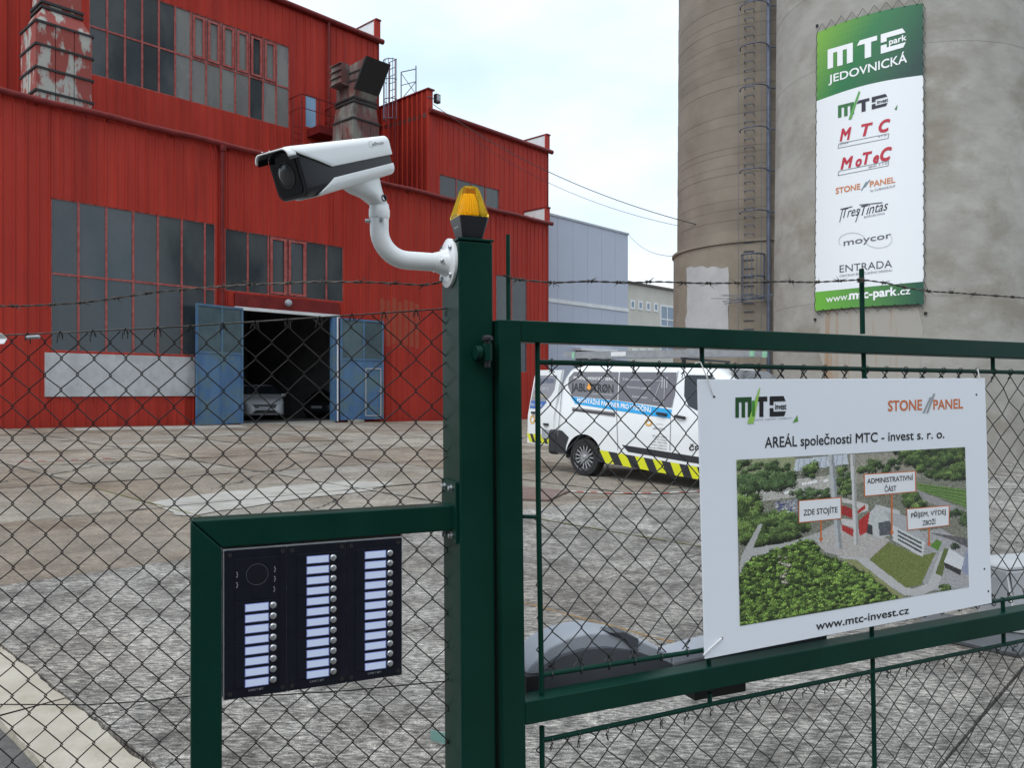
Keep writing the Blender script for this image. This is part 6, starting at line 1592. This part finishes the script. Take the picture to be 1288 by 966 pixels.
paint([(25, 75), (330, 60), (330, 170), (30, 250)], (150, 156, 118)); paint([(30, 250), (330, 170), (520, 150), (520, 260), (340, 260), (40, 300)], (176, 174, 168), 14)
paint([(330, 72), (590, 45), (600, 95), (320, 132)], (188, 196, 208), 5)
for k in range(9): paint([(345 + k * 28, 74 - k * 3), (349 + k * 28, 74 - k * 3), (345 + k * 28, 125 - k * 3.5), (340 + k * 28, 126 - k * 3.5)], (150, 160, 178), 4)
paint([(600, 50), (850, 35), (960, 120), (960, 160), (700, 180), (630, 200)], (150, 146, 132), 12); paint([(940, 190), (1195, 225), (1198, 320), (1080, 270), (950, 225)], (108, 142, 70), 10)
for k in range(5): paint([(960 + k * 10, 200 + k * 14), (1195, 236 + k * 18), (1195, 240 + k * 18), (960 + k * 10, 204 + k * 14)], (72, 104, 50), 6)
paint([(945, 225), (1195, 330), (1198, 400), (1100, 330), (940, 260)], (150, 148, 150), 10); paint([(1060, 420), (1200, 500), (1203, 720), (1000, 740), (900, 560), (960, 440)], (162, 162, 166), 10)
blobs([(30, 90), (320, 70), (330, 130), (40, 170)], 30, 12, 24, DG, (80, 100, 60)); blobs([(30, 170), (120, 150), (330, 150), (320, 200), (100, 240), (40, 240)], 60, 16, 34, DG, (74, 96, 58))
blobs([(300, 240), (500, 215), (520, 260), (350, 280)], 26, 14, 22, DG, (74, 96, 58)); blobs([(370, 110), (430, 90), (450, 170), (380, 180)], 12, 16, 28, DG, LG); blobs([(545, 110), (600, 100), (610, 250), (550, 250)], 24, 12, 22, DG, LG)
blobs([(830, 30), (1183, 10), (1195, 190), (1010, 160), (900, 95)], 190, 12, 26, (30, 44, 26), (84, 104, 52)); blobs([(640, 90), (860, 70), (860, 130), (650, 150)], 26, 12, 22, DG, (80, 98, 56)); blobs([(880, 240), (975, 260), (970, 320), (890, 310)], 18, 16, 30, DG, LG); blobs([(1100, 300), (1198, 350), (1198, 410), (1110, 360)], 20, 12, 20, DG, (70, 90, 54))
paint([(220, 290), (340, 270), (340, 340), (240, 330)], (132, 134, 146), 26); blobs([(35, 280), (130, 260), (150, 330), (120, 470), (40, 500)], 80, 18, 36, (36, 50, 28), LG); blobs([(130, 370), (260, 330), (380, 400), (440, 420), (300, 470), (140, 500)], 90, 16, 34, (36, 50, 28), (88, 110, 56))
paint([(40, 640), (50, 560), (140, 400), (160, 400), (110, 520), (300, 490), (450, 440), (520, 400), (560, 400), (560, 560), (480, 540), (440, 490), (200, 540), (90, 580), (60, 640)], (172, 172, 172), 5)
paint([(440, 500), (520, 400), (700, 430), (810, 480), (700, 580), (560, 560), (470, 530)], (178, 172, 170), 9); paint([(540, 560), (700, 570), (860, 700), (920, 728), (1000, 700), (1060, 540), (1110, 520), (1050, 720), (960, 765), (880, 760), (640, 610)], (182, 182, 184), 5)
paint([(560, 572), (640, 580), (880, 770), (830, 790), (700, 660)], (142, 146, 98), 8); paint([(705, 580), (800, 490), (960, 560), (1040, 540), (965, 705), (890, 722), (860, 700)], (116, 128, 64), 9); paint([(1010, 510), (1040, 475), (1068, 490), (1050, 535)], (92, 140, 48), 7); paint([(1035, 650), (1080, 520), (1102, 525), (1070, 665)], (98, 112, 58), 8)
paint([(690, 360), (740, 300), (860, 330), (850, 440), (760, 470), (690, 440)], (186, 188, 190), 7); paint([(690, 395), (720, 405), (720, 455), (685, 440)], (60, 60, 66), 8); paint([(750, 390), (820, 380), (820, 450), (755, 460)], (88, 92, 100), 12)
paint([(565, 265), (700, 298), (700, 330), (650, 345), (640, 300), (565, 290)], (196, 190, 188), 6); paint([(560, 300), (625, 325), (625, 372), (565, 350)], (172, 44, 44), 8); paint([(645, 330), (682, 300), (684, 320), (648, 346)], (190, 46, 46), 6); paint([(650, 380), (708, 335), (690, 440), (655, 458)], (188, 44, 44), 8); paint([(565, 400), (625, 425), (620, 462), (565, 430)], (182, 46, 46), 8); paint([(560, 370), (630, 378), (640, 420), (565, 400)], (196, 192, 192), 6)
paint([(815, 400), (985, 490), (970, 565), (822, 480)], (196, 198, 200), 5)
for k in range(3): paint([(848, 430 + k * 20), (968, 492 + k * 22), (966, 502 + k * 22), (848, 440 + k * 20)], (70, 74, 82), 8)
paint([(780, 330), (900, 360), (985, 470), (985, 490), (815, 400)], (168, 170, 174), 5); paint([(1105, 520), (1180, 570), (1165, 632), (1078, 592)], (206, 208, 214), 4); paint([(1165, 632), (1190, 530), (1201, 530), (1202, 660), (1180, 650)], (140, 148, 176), 8); paint([(1078, 592), (1165, 632), (1160, 660), (1085, 620)], (62, 58, 62), 10); paint([(1000, 440), (1195, 470), (1198, 520), (1120, 480)], (96, 94, 98), 16)
for x0, y0 in ((270, 235), (360, 190), (390, 185), (415, 180), (470, 175)): paint([(x0, y0), (x0 + 24, y0 - 6), (x0 + 26, y0 + 8), (x0 + 2, y0 + 14)], (222, 222, 224), 4)
for k in range(14): x0, y0 = rng.uniform(225, 330), rng.uniform(275, 335); paint([(x0, y0), (x0 + 12, y0 - 3), (x0 + 13, y0 + 4), (x0, y0 + 7)], (60, 70, 130) if k % 2 else (190, 190, 196), 8)
paint([(497, 50), (524, 48), (567, 515), (553, 528), (534, 522)], (176, 180, 184), 4); paint([(512, 50), (524, 48), (567, 515), (553, 528)], (140, 144, 150), 4); paint([(607, 46), (630, 45), (651, 495), (640, 508), (627, 500)], (196, 196, 196), 4); paint([(620, 46), (630, 45), (651, 495), (640, 508)], (156, 156, 158), 4)
FOR = [(43, 917), (43, 660), (95, 575), (200, 540), (370, 480), (430, 490), (460, 545), (560, 590), (700, 655), (850, 778), (430, 850)]
paint(FOR, (54, 74, 34), 10); blobs(FOR, 1500, 7, 17, (34, 50, 22), (108, 136, 58)); blobs([(240, 560), (300, 540), (300, 690), (270, 720)], 14, 8, 14, (110, 104, 92), (150, 146, 132)); blobs([(1060, 700), (1110, 705), (1100, 740), (1065, 740)], 12, 8, 14, DG, LG); blobs([(1120, 500), (1150, 505), (1150, 530), (1125, 525)], 5, 10, 16, DG, DG)
lum = IM.mean(axis=2, keepdims=True); IM = lum + (IM - lum) * .82; IM = (IM - 110) * 1.12 + 112 + rng.normal(0, 5, (NH, NW, 1)); IM = np.clip(IM, 4, 250) / 255; IM = np.where(IM <= .04045, IM / 12.92, ((IM + .055) / 1.055) ** 2.4)
cn = [S1(920 + x / 4.0258, 560 + y / 4.025) for x, y in QZ]
me = bpy.data.meshes.new('aerial_photo'); cn_ = np.array([list(c) for c in cn]); og = np.array(list(ORG[board.name]))
gu, gv = np.meshgrid(np.arange(NW + 1) / NW, np.arange(NH + 1) / NH); gu = gu.ravel()[:, None]; gv = gv.ravel()[:, None]
co = (cn_[0] * (1 - gu) + cn_[1] * gu) * (1 - gv) + (cn_[3] * (1 - gu) + cn_[2] * gu) * gv - og
ii, jj = np.meshgrid(np.arange(NW), np.arange(NH)); a = (jj * (NW + 1) + ii).ravel()
me.from_pydata(co.tolist(), [], np.stack([a + NW + 1, a + NW + 2, a + 1, a], 1).tolist())
ca = me.color_attributes.new('Col', 'FLOAT_COLOR', 'CORNER'); c4 = np.concatenate([IM.reshape(-1, 3), np.ones((NW * NH, 1))], 1); ca.data.foreach_set('color', np.repeat(c4, 4, axis=0).ravel())
me.materials.append(MAT['print']); ob = bpy.data.objects.new('aerial_photo', me); col.objects.link(ob); ob.parent = board; ORG[ob.name] = ORG[board.name]
zq = lambda x, y, fn: fn(920 + x / 4.0258, 560 + y / 4.025)
Z = lambda x, y: (920 + x / 4.0258, 560 + y / 4.025)
S4 = lambda px, py: PGT.at(px, py, .0086); S5 = lambda px, py: PGT.at(px, py, .0092)
def callout(q, lines, ar):
    m = MB(); m.add([S2(*Z(*p)) for p in q], [(0, 1, 2, 3)], 0, OR_); x, y, y1 = ar
    m.add([S2(*Z(*p)) for p in ((x - 4, y), (x + 4, y), (x + 4, y1 - 18), (x - 4, y1 - 18))], [(0, 1, 2, 3)], 0, OR_); m.add([S2(*Z(*p)) for p in ((x - 11, y1 - 20), (x + 11, y1 - 20), (x, y1))], [(0, 1, 2)], 0, OR_)
    m.noflip = True; o = m.build('callout', 'print', board)
    cxm, cym = sum(p[0] for p in q) / 4, sum(p[1] for p in q) / 4
    m = MB(); m.add([S3(*Z(*(cxm + (p[0] - cxm) * .96, cym + (p[1] - cym) * .92))) for p in q], [(0, 1, 2, 3)], 0, (.80, .82, .87)); m.noflip = True; m.build('callout_plate', 'print', o)
    for s, a, b, h in lines:
        m = MB(); text_px(m, s, Z(*a), Z(*b), h / 4.025, S4, BKT, .012); m.noflip = True; m.build('lettering', 'print', o)
callout([(340, 396), (558, 374), (556, 263), (340, 281)], [('ZDE STOJÍTE', (365, 357), (538, 341), 30)], (454, 385, 492))
callout([(672, 262), (936, 237), (934, 130), (670, 147)], [('ADMINISTRATIVNÍ', (688, 196), (920, 177), 27), ('ČÁST', (776, 237), (835, 231), 27)], (812, 250, 458))
callout([(890, 434), (1104, 408), (1104, 304), (886, 323)], [('PŘÍJEM, VÝDEJ', (910, 369), (1086, 349), 25), ('ZBOŽÍ', (968, 407), (1034, 400), 25)], (1001, 420, 516))
# ties and rivet holes
def tie(name, pts, r=.0016):
    m = MB(); m.tube(pts, r, 6); m.build(name, 'tie_white', board, smooth=60)
tie('cable_tie', [PGT.at(874, 457, -.005), PGT.at(881, 455.5, .004), PGT.at(889, 474, .012), PGT.at(897.5, 498, .007)])
tie('cable_tie', [PGT.at(1228, 466, -.005), PGT.at(1230, 464, .006), PGT.at(1232, 476, .009)]); tie('cable_tie', [PGT.at(908, 803, .007), PGT.at(896, 813, .012), PGT.at(885, 824, .008), PGT.at(883, 826, -.01)])
m = None
for x, y in ((898, 499), (1228, 496.5), (908, 803), (1243, 744), (1238, 716)):
    m = MB(); m.lathe(PGT.at(x, y, .0058), GN3, [(.0032, 0), (.0032, .0008)], 10); m.build('hole', 'rubber_black', board)
# ================================================================== gate opener behind the gate
PM = PL(-.055)
def mp_(px, py, off=0.0): return PM.at(px, py, off)
mo = thing('gate_opener', mp_(780, 880), 'grey arched gate opener arm fixed behind the middle rail', 'gate opener')
arcp = [(664, 846), (668, 838), (690, 816), (715, 803), (740, 797), (760, 796.5), (785, 800), (808, 807), (830, 817), (846, 823)]
low = [(846, 868), (664, 905)]
m = MB(); m.prism([mp_(*p, -.02) for p in arcp + [(846, 850), (664, 880)]], GQ3 * .11); m.build('cover', 'motor_light', mo, bevel=.006)
inn = [(672, 868), (683, 843), (705, 827), (735, 818), (765, 815.5), (800, 820), (840, 833), (846, 836), (846, 872), (672, 905)]
m = MB(); m.prism([mp_(*p, -.005) for p in inn], GQ3 * .014); m.build('side_panel', 'motor_dark', mo)
m = MB(); m.prism([mp_(*p, -.012) for p in ((766, 796), (786, 795), (804, 804), (803, 813), (795, 817), (786, 805))], GQ3 * .05); m.build('release_lever', 'motor_dark', mo, bevel=.003)
m = MB(); m.prism([mp_(*p, -.02) for p in ((846.5, 825), (885, 814), (960, 796), (1040, 778), (1040, 800), (846.5, 846))], GQ3 * .075); m.build('arm', 'motor_light', mo, bevel=.004)
m = MB(); m.prism([mp_(*p, -.008) for p in ((846.5, 838), (1040, 791), (1040, 812), (846.5, 866))], GQ3 * .011); m.build('arm_side', 'motor_dark', mo)
m = MB(); m.prism([mp_(*p, .0) for p in ((874, 850), (938, 838), (938, 870), (874, 882))], GQ3 * .06); m.build('bracket', 'rubber_black', mo)
m = MB(); m.prism([mp_(*p, .0) for p in ((662, 852), (684, 850), (684, 905), (662, 905))], GQ3 * .05); m.build('bracket', 'rubber_black', mo)

# ================================================================== things lying about
def ground_z(p): p = Vector(p); p.z = gz(p.x, p.y); return p
# grey box by the gate's right side
b0 = ground(1278, 786); root = thing('grey_box', ground_z(b0 + Vector((.3, .2, 0))), 'pale grey plastic box lying tilted behind the gate', 'box')
X = Vector((.96, .28, 0)); Y = Vector((-.28, .96, 0)); cb = ground_z(b0 + X * .27 + Y * .14)
m = MB(); q = lambda z, s_, sh_=0: [cb + X * (sx * .34 * s_) + Y * (sy * .17 * s_) + UP * z + X * sh_ for sx, sy in ((-1, -1), (1, -1), (1, 1), (-1, 1))]
m.loft([q(0, .92, .03), q(.36, 1.0, -.03), q(.375, 1.02, -.03)]); m.build('body', 'crate_grey', root, bevel=.02)
m = MB(); m.loft([q(.376, 1.03, -.03), q(.405, 1.0, -.03)]); m.build('lid', 'crate_grey', root, bevel=.012)
m = MB(); m.box(cb - X * .345 + UP * .33 - Y * .06, .03, .06, .05, (X, Y, UP)); m.build('latch', 'galv', root, bevel=.004)
# flat boards lying on the concrete
c1 = [ground(x, y) for x, y in ((1150, 800), (1283, 829), (1330, 792), (1165, 774))]
m = MB(); m.slab([p + UP * .006 for p in c1], UP * .018); m.build('sheet_board', 'grey_board', None, label='dark grey board lying flat on the concrete by the grey box', cat='board')
c1 = [ground(x, y) for x, y in ((1262, 800), (1335, 808), (1345, 776), (1268, 775))]
m = MB(); m.slab([p + UP * .030 for p in c1], UP * .03); m.build('sheet_board', 'crate_grey', None, label='light grey board lying on top of the darker board', cat='board')
# crumpled bottle
bo = ground(1246, 772); root = thing('plastic_bottle', bo, 'crumpled clear plastic bottle leaning by the grey box', 'bottle')
a = Vector((.12, .1, 1)).normalized(); rg = random.Random(3)
m = MB(); rings = []
for k in range(9):
    h = .02 + k * .022; r_ = (.042 if k < 7 else .042 - (k - 6) * .012) * rg.uniform(.78, 1.05); c = bo + a * h + Vector((rg.uniform(-.005, .005), rg.uniform(-.005, .005), 0)); rings.append([c + Vector((math.cos(t), math.sin(t), 0)) * r_ * rg.uniform(.85, 1.1) for t in [2 * math.pi * i / 12 for i in range(12)]])
m.loft(rings); m.build('bottle_body', 'pet', root, smooth=30); m = MB(); m.lathe(bo + a * .212, a, [(.015, 0), (.015, .018)], 12); m.build('cap', 'white_paint', root)
# rusty steel plate and red-white tape on the yard
q = [ground(x, y) for x, y in ((636, 629), (690, 631), (716, 619.5), (655, 614))]
m = MB(); m.slab([p + UP * .006 for p in q], UP * .022); m.build('steel_plate', 'red_plate', None, label='rusty reddish steel plate lying on the yard near the van', cat='plate')
def tape(name, pts, label, n):
    root = thing(name, ground(*pts[len(pts) // 2]), label, 'tape')
    P = []
    for a_, b_ in zip(pts[:-1], pts[1:]):
        for k in range(n): P.append((a_[0] + (b_[0] - a_[0]) * k / n, a_[1] + (b_[1] - a_[1]) * k / n))
    P.append(pts[-1]); rg = random.Random(1)
    for i in range(len(P) - 1):
        a_, b_ = ground(*P[i]), ground(*P[i + 1]); d = (b_ - a_).normalized(); s_ = d.cross(UP) * .035; z0, z1 = UP * (.008 + .004 * (i % 3)), UP * (.008 + .004 * ((i + 1) % 3))
        m = MB(); m.slab([a_ - s_ + z0, b_ - s_ + z1, b_ + s_ + z1, a_ + s_ + z0], UP * .003); m.build('band', 'tape_red' if i % 2 == 0 else 'tape_white', root)
mat('tape_red', (.42, .06, .05), rough=.4); mat('tape_white', (.6, .58, .56), rough=.4)
tape('barrier_tape', [(708, 618.6), (760, 621), (830, 621.5), (900, 618), (1300, 614)], 'red and white barrier tape trailing over the yard before the van', 6)
tape('barrier_tape', [(24, 581.5), (70, 580), (108, 578.5), (150, 577)], 'red and white barrier tape lying in front of the plaster panel', 4)
# cut piece of green steel by the foot of the post
p = ground(556, 936); m = MB(); m.bar(p + Vector((-.05, .03, .02)), p + Vector((.09, -.05, .025)), .05, .004, UP); m.v = [v for v in m.v]
m.build('steel_offcut', mat('pale_green', (.16, .30, .28), rough=.4), None, label='small pale green steel offcut on the ground behind the post', cat='offcut')
# moss and rust-coloured dirt in the joints
mat('moss', (.12, .13, .05), (.20, .17, .08), scale=20, rough=1.0, world=True); mat('rust_dirt', (.30, .17, .06), (.22, .15, .08), scale=14, rough=1.0, world=True)
def joint_fill(p, e0, e1, along, m_, name, w0=.02):
    rg = random.Random(int(p * 100)); m = MB(); n = max(40, int(abs(e1 - e0) * 9)); A = []; B = []
    for k in range(n + 1):
        e = e0 + (e1 - e0) * k / n; w_ = w0 * rg.uniform(.25, 1.3)
        A.append(pe(p - w_, e, .006) if along else pe(e, p - w_, .006)); B.append(pe(p + w_ * rg.uniform(.5, 1), e, .006) if along else pe(e, p + w_ * rg.uniform(.5, 1), .006))
    m.add(A + B, [(i, i + 1, n + 2 + i, n + 1 + i) for i in range(n)]); m.build(name, m_, ground_ob, kind='stuff')
joint_fill(4.15 + SP, -8.2, -2.2, True, 'moss', 'joint_moss'); joint_fill(4.15 + 0, -12, -8.5, True, 'moss', 'joint_moss'); joint_fill(4.15, -4.2, -1.8, True, 'rust_dirt', 'joint_dirt', .014)

for i_ in range(-3, 8):                    # dirt-filled joints of the far slabs
    if i_ > -2: joint_fill(4.15 + SP * i_, -26, -6.6 - (0 if i_ else 5.6), True, 'crack_dark', 'joint_dirt', .026)
for j_ in range(-7, 0): joint_fill(-6.55 + SP * j_, -8 if j_ < -1 else 3, 30, False, 'crack_dark', 'joint_dirt', .03)

# ================================================================== overhead cables
def cable(a, b, sag, label, n=24, r=.014):
    pts = [a.lerp(b, k / n) - UP * (sag * 4 * (k / n) * (1 - k / n)) for k in range(n + 1)]
    m = MB(); m.tube(pts, r, 5); m.build('overhead_cable', 'rubber_black', None, smooth=60, label=label, cat='cable')
cable(PB.at(545, 131, .1), hb(968, 302), .9, 'upper black cable strung from the red fire wall to the brick stack', r=.016)
cable(PB.at(560, 150, .1), hb(854, 284), .7, 'thin black cable dipping below its thicker neighbour to the edge of the brick stack', r=.010)
cable(PG.at(790, 294, .1), hb(851.5, 322), .4, 'short black cable from the grey hall roof to the brick stack', r=.012)

# ================================================================== the wood behind the camera (it shades the gate's near side)
mat('leaf', (.035, .065, .018), (.07, .11, .03), scale=.8, rough=.6, rnd=0, world=True)
rg = random.Random(12); m = MB()
for k in range(7000):
    az = R(rg.uniform(110, 255)); d = rg.uniform(18, 25); h = rg.uniform(0, 1) ** .8 * (10.5 + 2.0 * math.sin(az * 9) + 1.5 * math.sin(az * 23))
    c = Vector((math.sin(az) * d, math.cos(az) * d, h + .2)); s_ = rg.uniform(.35, .8)
    u = Vector((rg.gauss(0, 1), rg.gauss(0, 1), rg.gauss(0, 1))).normalized(); v = u.orthogonal().normalized()
    m.add([c - u * s_, c + v * s_ * .7, c + u * s_, c - v * s_ * .7], [(0, 1, 2, 3)])
m.noflip = True
o = m.build('wood', 'leaf', None, kind='stuff'); tag(o, 'dense green wood edge standing opposite the gate', 'wood')
